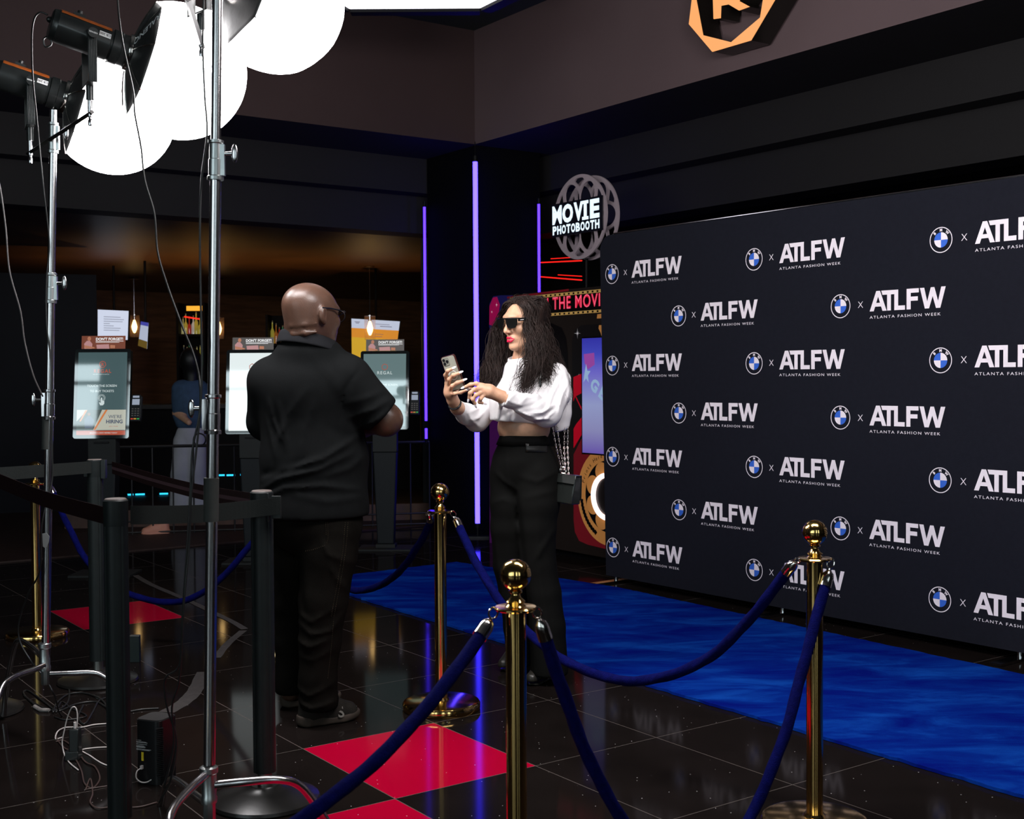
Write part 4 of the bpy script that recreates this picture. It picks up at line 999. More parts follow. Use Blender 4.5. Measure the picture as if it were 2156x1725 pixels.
def bottle(x, y, z, h, r, mi, where):
    sh = random.choice(([(0, 0), (r, 0), (r, h * .58), (r * .36, h * .74), (r * .32, h), (0, h)], [(0, 0), (r, .0), (r * 1.05, h * .4), (r * .9, h * .55), (r * .3, h * .68), (r * .3, h), (0, h)]))
    t = thing('liquor_bottle', 'small %s bottle on %s' % (['yellow', 'green', 'clear', 'brown', 'pale gold', 'black', 'red'][mi], where), 'bottle', (x, y, z), group='liquor bottles on ' + where)
    mb = MB(); mb.lathe(sh, n=14); mb.build('glass_body', bm_[mi], t)
    mb = MB(); mb.cyl((0, 0, h), (0, 0, h + .022), r * .38, n=10); mb.build('cap', m_cap, t)
for (x0, x1, ys, Y, lb, am) in ((378, 428, (655, 706, 772), 15.3, 'tall black bottle shelf with an amber light behind the near stand', True), (566, 606, (680, 727, 790), 15.3, 'black bottle shelf just left of the man\'s head', False)):
    xa, xb, zs, Ys = shelf(x0, x1, ys, Y, lb, am)
    k = 7 if am else 5
    for z in zs:
        for i in range(k):
            h = random.uniform(0.17, 0.27); bottle(xa + (xb - xa) * (i + .5) / k, Ys + .05 + random.uniform(0, .06), z, h, 0.024, random.choice((0, 0, 1, 2, 3, 4, 5, 6)) , 'the shelf behind the near stand' if am else 'the shelf beside the man')
mb = MB(); a, b = P(388, 667, 15.2), P(420, 672, 15.2); mb.cyl(a, b, 0.009, n=8); tag(mb.build('neon_line', m_red), 'short red light line across the bottle shelf behind the near stand', 'neon light')
# bar counter with cyan strips under it
cA_, cB_ = P(215, 852, 14.6), P(884, 852, 15.5)
t = thing('bar_counter', 'long dark bar counter with cyan light strips low on its front', 'counter', (cA_.x, cA_.y, 0))
d = (cB_ - cA_); d.z = 0; dn = d.normalized(); nn = Vector((dn.y, -dn.x, 0))
if nn.y > 0: nn = -nn
mb = MB(); a0 = Vector((cA_.x, cA_.y, 0)); b0 = Vector((cB_.x, cB_.y, 0))
mb.slab([a0, b0, b0 - nn * .55, a0 - nn * .55], (0, 0, 1), 1.05); mb.build('front_panel', m_cab, t, world=True, smooth=False)
mb = MB(); up = Vector((0, 0, 1.05)); mb.slab([a0 + nn * .12 + up, b0 + nn * .12 + up, b0 - nn * .6 + up, a0 - nn * .6 + up], (0, 0, 1), 0.05); mb.build('counter_top', mat('bar_top', (0.008, 0.005, 0.004), rough=0.4, spec=.2), t, world=True, smooth=False)
m_cyan = emit_mat('cyan_strip', (0.03, 0.62, 1.0), 1.5)
for x0, x1, y in ((269, 281, 1052), (285, 305, 1051), (336, 354, 1047), (461, 473, 1001), (477, 495, 1001), (506, 510, 1000)):
    # strips stand on the counter front at the place each is seen
    def onfront(px, py):
        dd = camdir(px, py); o = Vector((0, 0, CH)); k = (a0 + nn * 0.004 - o).dot(nn) / dd.dot(nn); return o + dd * k
    p, q = onfront(x0, y), onfront(x1, y); q.z = p.z = max(.03, min(p.z, .4))
    mb = MB(); mb.tube([p, q], 0.011, n=6); mb.build('cyan_strip', m_cyan, t, world=True)
FR_ = []
for x, c, r in ((712, (0.8, 0.25, 0.05), .04), (722, (0.75, 0.35, 0.1), .036), (733, (0.7, 0.3, 0.2), .034), (742, (0.75, .4, .35), .03)):
    q = P(x, 738, 15.0); q.z = 1.10 + r * 1.1; mb = MB(); mb.ell((q.x, q.y, q.z), (r, r, r * 1.1), n=12)
    tag(mb.build('fruit', mat('fruit_%d' % x, c, rough=.5)), 'orange coloured fruit on the bar counter right of the man\'s neck', 'fruit', 'fruits on the bar counter')
# black railing
t = thing('iron_railing', 'black iron railing in front of the bar with a person standing behind it', 'railing', P(460, 1131, 11.2))
m_iron = mat('black_iron', (0.008, 0.008, 0.009), rough=0.45)
ra, rb = P(235, 1134, 11.0), P(905, 1118, 11.6); ra.z = rb.z = 0
H = 0.80
for z, r in ((H, 0.014), (0.13, 0.009), (0.03, 0.009)):
    mb = MB(); mb.tube([ra + Vector((0, 0, z)), rb + Vector((0, 0, z))], r, n=8); mb.build('rail', m_iron, t, world=True)
nbar = 17
for k in range(nbar):
    p = ra.lerp(rb, k / (nbar - 1)); mb = MB(); mb.cyl(p, p + Vector((0, 0, H)), 0.008, n=8); mb.build('baluster', m_iron, t, world=True)
mb = MB(); c_ = ra.lerp(rb, .27) + Vector((0, 0, H + .055)); mb.tube([c_ + Vector((.055 * math.cos(a), 0, .055 * math.sin(a))) for a in [k * 2 * PI / 24 for k in range(24)]], 0.007, n=8, closed=True); mb.build('ring_ornament', m_iron, t, world=True)
# wooden step behind the railing
mb = MB(); mb.slab([ra + Vector((-.6, .5, 0)), rb + Vector((0, .5, 0)), rb + Vector((0, .56, 0)), ra + Vector((-.6, .56, 0))], (0, 0, 1), 0.17)
tag(mb.build('low_wooden_plinth', mat('red_brown_wood', (0.05, 0.016, 0.008), rough=0.5, noise=0.4, nscale=12), smooth=False), 'low red-brown wooden plinth running behind the black railing', 'plinth')

# ---------------------------------------------------------------- ticket kiosks
m_kg = mat('kiosk_grey', (0.013, 0.015, 0.0155), rough=0.6, spec=0.2); m_kd = mat('kiosk_dark', (0.006, 0.008, 0.010), rough=0.5, spec=0.2)
m_bez = mat('kiosk_bezel_glass', (0.012, 0.015, 0.016), rough=0.03, ior=2.6)
def scr(name, col, s): return mat(name, (0.01, 0.01, 0.01), rough=0.03, ior=2.5, emit=col, estr=s)
m_photo = [mat('sign_photo_brown', (0.17, 0.04, 0.016), rough=0.4, emit=(0.17, 0.04, 0.016), estr=.5), mat('sign_photo_pink', (0.6, 0.3, 0.3), rough=0.5, emit=(0.6, 0.3, 0.3), estr=.3), mat('sign_photo_skin', (0.55, 0.22, 0.12), rough=0.5, emit=(0.55, 0.22, 0.12), estr=.3),
           mat('sign_white', (0.85, 0.85, 0.85), rough=0.5, emit=(1, 1, 1), estr=.45), mat('sign_grey', (0.07, 0.06, 0.055), rough=0.4, emit=(0.07, 0.06, 0.055), estr=.5)]
def kiosk(loc, label, bg, ui, signbg=0, rz=0.0):
    t = thing('ticket_kiosk', label, 'kiosk', loc, rz=rz, group='self-service ticket kiosks')
    W2, Hs, z0, tilt = 0.200, 0.645, 0.985, 0.127
    T = Matrix.Translation((0, -0.06, z0)) @ Matrix.Rotation(-tilt, 4, 'X')      # screen frame: x right, z up, front -y
    mb = MB(); rr_ = rrect(2 * W2, Hs, 0.018)
    mb.slab([T @ Vector((x, 0, y + Hs / 2)) for x, y in rr_], (T.to_3x3() @ Vector((0, 1, 0))), 0.045); mb.build('screen_housing', m_bez, t, smooth=False)
    FT = T @ frame((0, -0.0015, Hs / 2), (1, 0, 0), (0, 0, 1))
    w, h = 0.175, 0.298
    mats = [scr('screen_bg_%s' % label[:8], *bg), scr('ui_orange', (0.45, 0.09, 0.05), 0.9), scr('ui_white', (0.7, 0.8, 0.8), 0.8), scr('ui_poster_dark', (0.05, 0.07, 0.06), 0.8), scr('ui_poster_pale', (0.55, 0.56, 0.47), 0.8), scr('ui_poster_orange', (0.7, 0.22, 0.06), 0.8), scr('ui_navy', (0.08, 0.1, 0.16), 0.8), scr('ui_skin', (0.25, 0.10, 0.06), .8)]
    mb = MB()
    def poly(p, mi, dz=0.0004): mb.add([(x, y, dz) for x, y in p], [tuple(range(len(p)))], mi, FT)
    poly([(-w, -h), (w, -h), (w, h), (-w, h)], 0, 0.0)
    if ui:
        def tx(s_, size, x, y, mi, bold=0.0, sp=1.0):
            g = text_geo(s_, size, bold=bold, align='CENTER', spacing=sp); mb.add(*g, mi, FT @ Matrix.Translation((x, y, 0.0006)))
        R1 = [(0.026 * math.cos(a), 0.21 + 0.026 * math.sin(a)) for a in [k * 2 * PI / 7 + PI / 2 for k in range(7)]]; R2 = [(0.0215 * math.cos(a), 0.21 + 0.0215 * math.sin(a)) for a in [k * 2 * PI / 7 + PI / 2 for k in range(7)]]
        mb.add(*shape_geo([R1, R2]), 1, FT @ Matrix.Translation((0.0, 0, 0.0005)))
        tx('R', 0.034, 0, 0.198, 1, .0006); tx('REGAL', 0.036, 0.0, 0.150, 1, 0.0008, 1.25)
        tx('THE BEST PLACE TO WATCH', 0.009, -0.01, 0.135, 2)
        tx('TOUCH THE SCREEN', 0.0225, 0.0, 0.048, 2, .0002); tx('TO BUY TICKETS', 0.0225, 0, 0.010, 2, .0002)
        for r in (0.0255, 0.018): mb.add(*shape_geo([circle(0, -0.032, r, 30), circle(0, -0.032, r - 0.0022, 30)]), 2, FT @ Matrix.Translation((0, 0, 0.0005)))
        poly([(-0.006, -0.03), (0.004, -0.03), (0.004, -0.05), (0.019, -0.054), (0.019, -0.074), (0.010, -0.085), (-0.010, -0.085), (-0.018, -0.066), (-0.014, -0.062), (-0.006, -0.068)], 2)
        poly([(-w, -0.117), (w, -0.117), (w, -0.262), (-w, -0.262)], 4, 0.0003)
        poly([(-w, -0.2), (-0.10, -0.117), (0.005, -0.117), (-0.055, -0.262), (-w, -0.262)], 3, 0.0004)
        poly([(0.045, -0.117), (0.03, -0.117), (-0.055, -0.262), (-0.04, -0.262)], 5); poly([(-0.155, -0.2), (-0.145, -0.2), (-0.1, -0.12), (-0.115, -0.12)], 5, .0006)
        mb.add(*shape_geo([circle(-0.088, -0.148, 0.011, 16)]), 7, FT @ Matrix.Translation((0, 0, .0006))); poly([(-0.115, -0.25), (-0.12, -0.185), (-0.098, -0.162), (-0.076, -0.162), (-0.05, -0.19), (-0.06, -0.25)], 6, .0005)
        tx("WE'RE", 0.034, 0.10, -0.178, 6, .0002); tx('HIRING', 0.036, 0.095, -0.214, 6, .0012); tx('APPLY TODAY', 0.010, 0.09, -0.24, 1)
        poly([(-w, -0.266), (w, -0.266), (w, -h), (-w, -h)], 1); tx('BECOME A CREW MEMBER TODAY', 0.0125, 0.02, -0.287, 2)
    else:
        R1 = circle(0.0, 0.19, 0.027, 7); R2 = circle(0, 0.19, 0.022, 7)
        mb.add(*shape_geo([R1, R2]), 1, FT @ Matrix.Translation((0, 0, .0005)))
        g = text_geo('REGAL', 0.036, bold=.0004, align='CENTER', spacing=1.25); mb.add(*g, 2, FT @ Matrix.Translation((0, 0.13, 0.0006)))
        g = text_geo('TOUCH THE SCREEN', 0.0225, align='CENTER'); mb.add(*g, 2, FT @ Matrix.Translation((0, 0.035, 0.0006)))
    mb.build('display', mats, t, smooth=False)
    # header sign
    mb = MB(); S_ = T @ frame((0, 0.002, Hs + 0.049), (1, 0, 0), (0, 0, 1)); hw, hh = 0.157, 0.047
    mb.slab([S_ @ Vector((x, y, -0.002)) for x, y in ((-hw, -hh), (hw, -hh), (hw, hh), (-hw, hh))], -(T.to_3x3() @ Vector((0, -1, 0))), 0.004, 0 if signbg == 0 else 4)
    def sp(p, mi, dz=0.001): mb.add([(x, y, dz) for x, y in p], [tuple(range(len(p)))], mi, S_)
    sp([(-0.135, -hh), (-0.138, -0.01), (-0.118, 0.012), (-0.096, 0.010), (-0.078, -0.012), (-0.082, -hh)], 1); mb.add(*shape_geo([circle(-0.102, 0.026, 0.013, 16, ry=.016)]), 2, S_ @ Matrix.Translation((0, 0, .001)))
    sp([(-0.138, -0.02), (-0.13, -0.045), (-0.06, -0.045), (-0.062, -0.036)], 2, .0015); sp([(-0.045, -hh), (-0.05, -0.018), (0.04, -0.014), (0.045, -hh)], 1); sp([(0.05, -0.044), (0.05, -0.02), (0.085, -0.022), (0.085, -0.044)], 2)
    g = text_geo("DON'T FORGET!", 0.0265, bold=0.0009); mb.add(*g, 3, S_ @ Matrix.Translation((-0.055, 0.014, .0012)))
    for y, w_ in ((0.005, 0.20), (-0.002, 0.17)): sp([(-0.055, y), (-0.055 + w_, y), (-0.055 + w_, y + 0.003), (-0.055, y + 0.003)], 3, .0012)
    mb.build('header_sign', m_photo, t, smooth=False)
    # pedestal
    mb = MB(); top = [(-0.100, -0.04), (0.100, -0.04), (0.095, 0.07), (-0.095, 0.07)]
    vs = [(x, y, 0.99) for x, y in top] + [(x * .99, y * 1.1, 0.80) for x, y in top]; mb.add(vs, [(0, 1, 2, 3), (4, 5, 6, 7), (0, 1, 5, 4), (1, 2, 6, 5), (2, 3, 7, 6), (3, 0, 4, 7)]); mb.build('upper_column', m_kg, t, bevel=0.004, smooth=False)
    mb = MB(); mb.box((0, -0.045, 0.955), (0.105, 0.012, 0.012)); mb.build('receipt_slot', m_black, t, smooth=False)
    mb = MB(); vs = [(x * .98, y * 1.1, 0.798) for x, y in top] + [(x * .68, y * 1.1, 0.045) for x, y in top]; mb.add(vs, [(0, 1, 2, 3), (4, 5, 6, 7), (0, 1, 5, 4), (1, 2, 6, 5), (2, 3, 7, 6), (3, 0, 4, 7)]); mb.build('lower_column', m_kd, t, bevel=0.01, smooth=False)
    mb = MB(); mb.box((0, 0.0, 0.008), (0.44, 0.30, 0.016)); mb.box((0, 0.01, 0.03), (0.16, 0.12, 0.03)); mb.build('base_plate', m_kg, t, bevel=0.002, smooth=False)
    # card terminal on an arm
    tt = MB(); MT = Matrix.Translation((0.252, -0.06, 1.20)) @ Matrix.Rotation(-0.25, 4, 'X')
    tt.slab([MT @ Vector((x, 0, z)) for x, z in ((-.034, -.095), (.034, -.095), (.039, -.06), (.038, .085), (.028, .1), (-.028, .1), (-.038, .085), (-.039, -.06))], MT.to_3x3() @ Vector((0, 1, 0)), 0.035)
    o = tt.build('card_terminal', m_kd, t, bevel=0.004, smooth=False)
    mb = MB(); mb.box((0.22, 0.0, 1.19), (0.08, 0.03, 0.03)); mb.build('terminal_arm', m_kd, t, smooth=False)
    FM2 = MT @ frame((0, -0.001, 0), (1, 0, 0), (0, 0, 1)); mb = MB()
    mb.box((0, 0.045, .001), (0.052, 0.042, 0.001), 0, M=FM2); mb.box((0, 0.083, .002), (0.045, 0.014, 0.004), 0, M=FM2)
    for r_ in range(4):
        for c_ in range(3): mb.box((-0.02 + c_ * .02, -0.005 - r_ * 0.0165, .001), (0.012, 0.007, 0.002), 1, M=FM2)
    for c_, mi in ((0, 2), (1, 3), (2, 4)): mb.box((-0.022 + c_ * .022, -0.078, .001), (0.017, 0.008, 0.002), mi, M=FM2)
    mb.build('keypad', [scr('term_lcd', (0.35, 0.4, 0.5), .8), mat('key_grey', (.12, .11, .1)), emit_mat('key_red', (.8, .05, .02), .6), emit_mat('key_yellow', (.8, .4, .02), .6), emit_mat('key_green', (.02, .5, .1), .6)], t, smooth=False)
    return t
def kloc(px, Y): return Vector((P(px, 900, Y).x, Y, 0))
kiosk(kloc(217.5, 8.86), 'leftmost ticket kiosk, its tall touch screen showing the ticket welcome page and a hiring poster', ((0.060, 0.105, 0.112), 0.9), True)
kiosk(kloc(533, 9.42), 'middle ticket kiosk with a blank white screen, half hidden by the man', ((0.86, 0.95, 0.95), 0.9), False, signbg=1)
kiosk(kloc(811, 10.1), 'rightmost ticket kiosk with pale screen beside the man\'s elbow', ((0.13, 0.20, 0.205), 0.9), False, signbg=1, rz=-0.056)

# ---------------------------------------------------------------- photo booth
PB = W(0, 0.166); PN = E2
t = thing('photo_booth', 'dark movie-themed photo booth with red marquee lettering, half behind the logo backdrop', 'photo booth', W(.486, .166))
s0, s1_ = 0.486, 3.3
m_pb = mat('booth_body', (0.022, 0.016, 0.014), rough=0.25)
def ws(s, z, o=0.0): return W(s, 0.166 + o, z)
pro = [(s1_, 0.05), (s0, 0.05), (s0, 1.96)] + [(s0 + .12 - .12 * math.cos(a), 1.96 + .12 * math.sin(a)) for a in [k * PI / 2 / 8 for k in range(1, 9)]] + [(s1_, 2.08)]
mb = MB(); mb.slab([ws(s, z) for s, z in pro], -PN, 0.85); mb.build('cabinet', m_pb, t, world=True, smooth=False)
mb = MB(); mb.slab([ws(s0 + .04, 0, -.05), ws(s1_, 0, -.05), ws(s1_, 0, -.8), ws(s0 + .04, 0, -.8)], (0, 0, 1), 0.05); mb.build('plinth', m_black, t, world=True, smooth=False)
def bpix(px, py):
    q = on_plane(px, py, PB, PN) - C0; return (q.dot(E1), q.z)
BFM = lambda o: frame(ws(0, 0, o), E1, (0, 0, 1), PN if E1.cross(Vector((0, 0, 1))).dot(PN) > 0 else -PN)
sgn = 1 if E1.cross(Vector((0, 0, 1))).dot(PN) > 0 else -1
def L2(o): return BFM(o)
art = MB(); am_ = []
def amat(m):
    if m not in am_: am_.append(m)
    return am_.index(m)
def art_poly(pix, m, o=0.002, holes=None):
    loops = [[bpix(*p) for p in pix]] + [[bpix(*p) for p in h] for h in (holes or [])]
    g = shape_geo(loops); art.add(*g, amat(m), L2(o))
def art_loop(loops, m, o): art.add(*shape_geo(loops), amat(m), L2(o))
def glowy(n, c, k=0.35): return mat(n, c, rough=0.3, emit=c, estr=k)
mag = glowy('art_magenta', (0.42, 0.006, 0.09), .25); mar = glowy('art_maroon', (0.16, 0.008, 0.014), .25); pur = glowy('art_purple', (0.05, 0.006, 0.07), .3); redd = glowy('art_red', (0.55, 0.004, 0.02), .25)
org = glowy('art_orange', (0.62, 0.26, 0.07), .18); gold = glowy('art_gold', (0.50, 0.30, 0.09), .3); blk = mat('art_black', (0.006, 0.005, 0.006), rough=0.25); wht = glowy('art_star', (0.9, 0.85, 0.9), .6); nav = glowy('art_navy', (0.01, 0.01, 0.08), .3)
art_poly([(1031, 1155), (1031, 684), (1050, 690), (1062, 720), (1066, 900), (1050, 1155)], pur, .0015)
art_poly([(1030, 690), (1031, 640), (1039, 624), (1055, 622), (1080, 622), (1075, 660), (1043, 690)], nav, .0018)
art_poly([(1030.5, 684), (1031, 645), (1038, 627), (1047, 625), (1053, 642), (1049, 668), (1043, 688)], mag, .0022)
art_poly([(1068, 625), (1198, 608.5), (1198, 613), (1068, 629)], mar, .0022)
def star(px, py, r, o=.003):
    pts = []
    for k in range(16):
        a = k * PI / 8; rr_ = r if k % 4 == 0 else (r * .45 if k % 4 == 2 else r * .12); pts.append((px + rr_ * .62 * math.cos(a), py + rr_ * math.sin(a)))
    art_poly(pts, wht, o)
for sx, sy, r in ((1046, 642, 5), (1036, 657, 4), (1045, 683, 6), (1216.5, 702, 12), (1220, 790, 5), (1215.5, 826, 8), (1222.5, 960, 9)): star(sx, sy, r)
# marquee with film strips; full length runs on behind the backdrop
zA = lambda px, py: bpix(px, py)
mq_s0, mq_s1 = zA(1075, 640)[0], 3.1
zt = (zA(1266, 608)[1] + zA(1108, 625)[1]) / 2; zt2 = (zA(1266, 614)[1] + zA(1108, 632)[1]) / 2; zb1 = (zA(1268, 651)[1] + zA(1158, 660.5)[1]) / 2; zb2 = (zA(1268, 657)[1] + zA(1159, 666.5)[1]) / 2
art_loop([[(mq_s0, zb2), (mq_s1, zb2), (mq_s1, zt), (mq_s0, zt)]], blk, .0025)
for za, zb_ in ((zt2, zt), (zb2, zb1)):
    n_ = int((mq_s1 - mq_s0) / 0.058); holes = []
    for k in range(n_):
        c_ = mq_s0 + 0.03 + k * 0.058; hz = (za + zb_) / 2; holes.append([(c_ - .011, hz - .007), (c_ + .011, hz - .007), (c_ + .011, hz + .007), (c_ - .011, hz + .007)])
    art_loop([[(mq_s0, za), (mq_s1, za), (mq_s1, zb_), (mq_s0, zb_)]] + holes, gold, .004)
bulb = emit_mat('marquee_pink', (1.0, 0.12, 0.22), .9); bred = glowy('marquee_red', (0.55, 0.01, 0.04), .6)
ms0, ms1 = zA(1137, 640)[0], zA(1264.5, 630)[0]; mz0, mz1 = zA(1150, 654.0)[1], zA(1150, 627.5)[1]
def condensed(s_, m, o, bold):
    v, f = text_geo(s_, 1.0, bold=bold, spacing=1.15); vis = text_geo('IN THE MOVI', 1.0, bold=bold, spacing=1.15)[0]
    x0, x1 = min(q.x for q in vis), max(q.x for q in vis); y1 = max(q.y for q in vis); y0 = min(q.y for q in vis)
    sx = (ms1 - ms0) / (x1 - x0); sz = (mz1 - mz0) / (y1 - y0)
    art.add([Vector((ms0 + (q.x - x0) * sx, mz0 + (q.y - y0) * sz, 0)) for q in v], f, amat(m), L2(o))
condensed('IN THE MOVIES', bred, .005, 0.035)
condensed('IN THE MOVIES', bulb, .006, -0.012)
# bulbs over the lettering
vv, ff = text_geo('IN THE MOVIES', 1.0, bold=0.0, spacing=1.15)
# doorway, panels
art_poly([(1100, 940), (1100, 720), (1120, 690), (1160, 680), (1183, 690), (1193, 712), (1196, 750), (1197, 940)], blk, .003)
art_poly([(1205, 930), (1205, 718), (1211, 695), (1224, 685), (1300, 680), (1300, 930)], mat('booth_panel', (0.014, 0.012, 0.013), rough=0.2), .003)
art_poly([(1258.5, 662), (1290, 658), (1290, 669), (1257.5, 671)], org, .004); art_poly([(1262, 685), (1290, 683), (1290, 705), (1268, 710), (1265, 700), (1261, 692)], org, .004)
art_poly([(1208, 794), (1226, 787), (1226, 828), (1212, 835), (1208, 846)], redd, .004); art_poly([(1212, 836), (1213.5, 834), (1227, 862), (1226, 866)], redd, .004)
art_poly([(1208.5, 903), (1214, 893), (1226, 878), (1226, 915), (1208.5, 944)], redd, .004)
art_poly([(1208.5, 957), (1226, 922), (1300, 935), (1300, 1162), (1238, 1147), (1220, 1139), (1211, 1120), (1208.5, 1095)], mar, .004)
CEN = zA(1282, 1046); k_r = zA(1282, 1046 - 100)[1] - CEN[1]      # metres for 100 px
def cz(r, n=48, ang=(0, 2 * PI), dx=0, dz=0): return [(CEN[0] + dx + r * k_r / 100 * math.cos(ang[0] + (ang[1] - ang[0]) * i / n), CEN[1] + dz + r * k_r / 100 * math.sin(ang[0] + (ang[1] - ang[0]) * i / n)) for i in range(n)]
art_loop([cz(104)], org, .006); art_loop([cz(76)], blk, .007)
for k in range(8):
    a = k * PI / 4 + PI / 8; art_loop([cz(21, 20, dx=math.cos(a) * 55 * k_r / 100, dz=math.sin(a) * 55 * k_r / 100)], org, .008)
art_loop([cz(40)], blk, .011)
for k in range(-2, 9):                                            # film strip curling under the disc
    a = PI * 1.05 + k * 0.09; c_ = (CEN[0] + 90 * k_r / 100 * math.cos(a + .2), CEN[1] + 90 * k_r / 100 * math.sin(a + .2))
    art_loop([[(c_[0] + .022 * math.cos(a + j * PI / 2 + .7), c_[1] + .022 * math.sin(a + j * PI / 2 + .7)) for j in range(4)]], blk, .0075)
for i, ch in enumerate('Prints Here'):
    if ch == ' ': continue
    a = PI * .90 - i * 0.100; g = text_geo(ch, 0.044, align='CENTER'); R_a = 83 * k_r / 100
    art.add(*g, amat(blk), L2(.0085) @ Matrix.Translation((CEN[0] + R_a * math.cos(a), CEN[1] + R_a * math.sin(a), 0)) @ Matrix.Rotation(a - PI / 2, 4, 'Z'))
art.build('printed_artwork', am_, t, world=True, smooth=False)
mb = MB(); mb.tube([ws(x, z, .02) for x, z in cz(45, 48)], 5.2 * k_r / 100, n=14, closed=True); mb.build('ring_light', emit_mat('ring_light_glow', (1.0, 0.80, 0.78), 2.2), t, world=True)
# touch screen with its graphic
def screen_gradient():
    m = emit_mat('booth_screen', (0.2, 0.2, 0.8), 0.85); nt = m.node_tree; N = nt.nodes; L = nt.links; b = N['Principled BSDF']
    tc = N.new('ShaderNodeTexCoord'); sp = N.new('ShaderNodeSeparateXYZ'); L.new(tc.outputs['Generated'], sp.inputs[0])
    cr = N.new('ShaderNodeValToRGB'); e = cr.color_ramp.elements; e[0].position = 0.0; e[0].color = (0.14, 0.09, 0.42, 1); e[1].position = 1.0; e[1].color = (0.03, 0.03, 0.40, 1)
    for p_, c_ in ((.2, (.26, .26, .5)), (.42, (.30, .34, .60)), (.7, (.16, .14, .60)), (.86, (.05, .06, .50))):
        k = e.new(p_); k.color = (*c_, 1)
    L.new(sp.outputs[2], cr.inputs[0]); L.new(cr.outputs[0], b.inputs['Emission Color']); return m
sq = [zA(1227, 713), zA(1290, 709), zA(1290, 958), zA(1228, 953)]
sl, sr = (sq[0][0] + sq[3][0]) / 2, zA(1282, 800)[0] + .05; sb, stp = sq[3][1], sq[0][1]
mb = MB(); mb.add([ws(sl, sb, .008), ws(sr, sb, .008), ws(sr, stp, .008), ws(sl, stp, .008)], [(0, 1, 2, 3)]); mb.build('touch_screen', screen_gradient(), t, world=True, smooth=False)
mb = MB(); mb.add(*shape_geo([[(sl - .012, sb - .012), (sr + .012, sb - .012), (sr + .012, stp + .012), (sl - .012, stp + .012)]]), 0, L2(.0062)); mb.build('screen_bezel', blk, t, world=True, smooth=False)
mb = MB()
def gpoly(pix, mi, o): mb.add(*shape_geo([[zA(*p) for p in pix]]), mi, L2(o))
gpoly([(1231, 746), (1253, 743), (1254, 768), (1240, 778), (1233, 765)], 1, .009)
sc_ = (1236, 788); gpoly([(sc_[0] + (13 if k % 2 == 0 else 5.5) * math.cos(k * PI / 5 + .3) * .75, sc_[1] - (22 if k % 2 == 0 else 9) * math.sin(k * PI / 5 + .3)) for k in range(10) if (sc_[0] + (13 if k % 2 == 0 else 5.5) * math.cos(k * PI / 5 + .3) * .75) > 1228], 0, .0095)
c0 = zA(1250, 822)
for i, ch in enumerate('GET'):
    g = text_geo(ch, 0.125, bold=.006, align='CENTER'); mb.add(*g, 0, L2(.0095) @ Matrix.Translation((c0[0] + i * 0.088, c0[1] - i * 0.055, 0)) @ Matrix.Rotation(-.6, 4, 'Z'))
mb.build('screen_graphic', [emit_mat('scr_pale', (0.28, 0.42, 0.62), .9), emit_mat('scr_pink', (0.32, 0.06, 0.36), .8)], t, world=True, smooth=False)

# ---------------------------------------------------------------- film-reel sign over the booth
rc_ = on_plane(1221.5, 457, PB, PN); RR = 0.322
t = thing('film_reel_sign', 'grey film reel sign with glowing white lettering above the photo booth', 'sign', rc_)
m_reel = mat('reel_grey', (0.36, 0.29, 0.32), rough=0.45)
def reel_geo():
    loops = [circle(0, 0, RR, 72)]
    for k in range(6):
        a = k * PI / 3; ca, sa = math.cos(a), math.sin(a); d_ = .56 * RR; pts = []
        for j in range(28):
            b = 2 * PI * j / 28; x = d_ + .335 * RR * math.cos(b); y = .262 * RR * math.sin(b); pts.append((x * ca - y * sa, x * sa + y * ca))
        loops.append(pts)
        a2 = a + PI / 6; ca, sa = math.cos(a2), math.sin(a2)
        loops.append([(x * ca - y * sa, x * sa + y * ca) for x, y in ((.70 * RR, 0), (.86 * RR, .19 * RR), (.915 * RR, .12 * RR), (.925 * RR, 0), (.915 * RR, -.12 * RR), (.86 * RR, -.19 * RR))])
    return shape_geo(loops, 0.007)
RG2 = reel_geo(); FRm = lambda o: frame(rc_ + PN * o, E1, (0, 0, 1), PN * sgn if sgn == 1 else -PN)
mb = MB(); mb.add(*RG2, 0, FRm(0.0)); mb.build('front_disc', m_reel, t, world=True, ang=40)
mb = MB(); mb.add(*RG2, 0, FRm(-0.115)); mb.build('rear_disc', m_reel, t, world=True, ang=40)
mb = MB(); mb.cyl(rc_ - PN * .008, rc_ - PN * .108, 0.05, n=24); mb.build('hub', m_reel, t, world=True)
mb = MB(); brd = [rc_ + E1 * x + Vector((0, 0, z)) + PN * .012 for x, z in ((-.325, -.128), (.29, -.128), (.29, .128), (-.325, .128))]; mb.slab(brd, PN, 0.012); mb.build('letter_board', mat('board_black', (0.006, 0.006, 0.012), rough=0.3), t, world=True, smooth=False)
mb = MB()
def fit_text(s_, x0, x1, z0, z1, bold, sp=1.0):
    v, f = text_geo(s_, 1.0, bold=bold, spacing=sp); a, b = min(q.x for q in v), max(q.x for q in v); c, d_ = min(q.y for q in v), max(q.y for q in v)
    mb.add([Vector((x0 + (q.x - a) * (x1 - x0) / (b - a), z0 + (q.y - c) * (z1 - z0) / (d_ - c), 0)) for q in v], f, 0, FRm(.026))
for ch, x0, x1, bo in (('M', -.315, -.195, .03), ('O', -.188, -.055, .05), ('V', -.047, .070, .05), ('I', .076, .112, .05), ('E', .150, .262, .05)):
    fit_text(ch, x0, x1, -.032, .112, bo)
mb.box((.094, .10, 0), (.075, .024, .001), M=FRm(.026)); mb.box((.094, -.02, 0), (.075, .024, .001), M=FRm(.026))
for i, ch in enumerate('PHOTOBOOTH'): fit_text(ch, -.312 + i * .058, -.312 + i * .058 + .051, -.112, -.044, .045)
mb.build('glowing_letters', emit_mat('sign_glow', (0.72, 0.88, 1.0), 1.25), t, world=True, smooth=False)
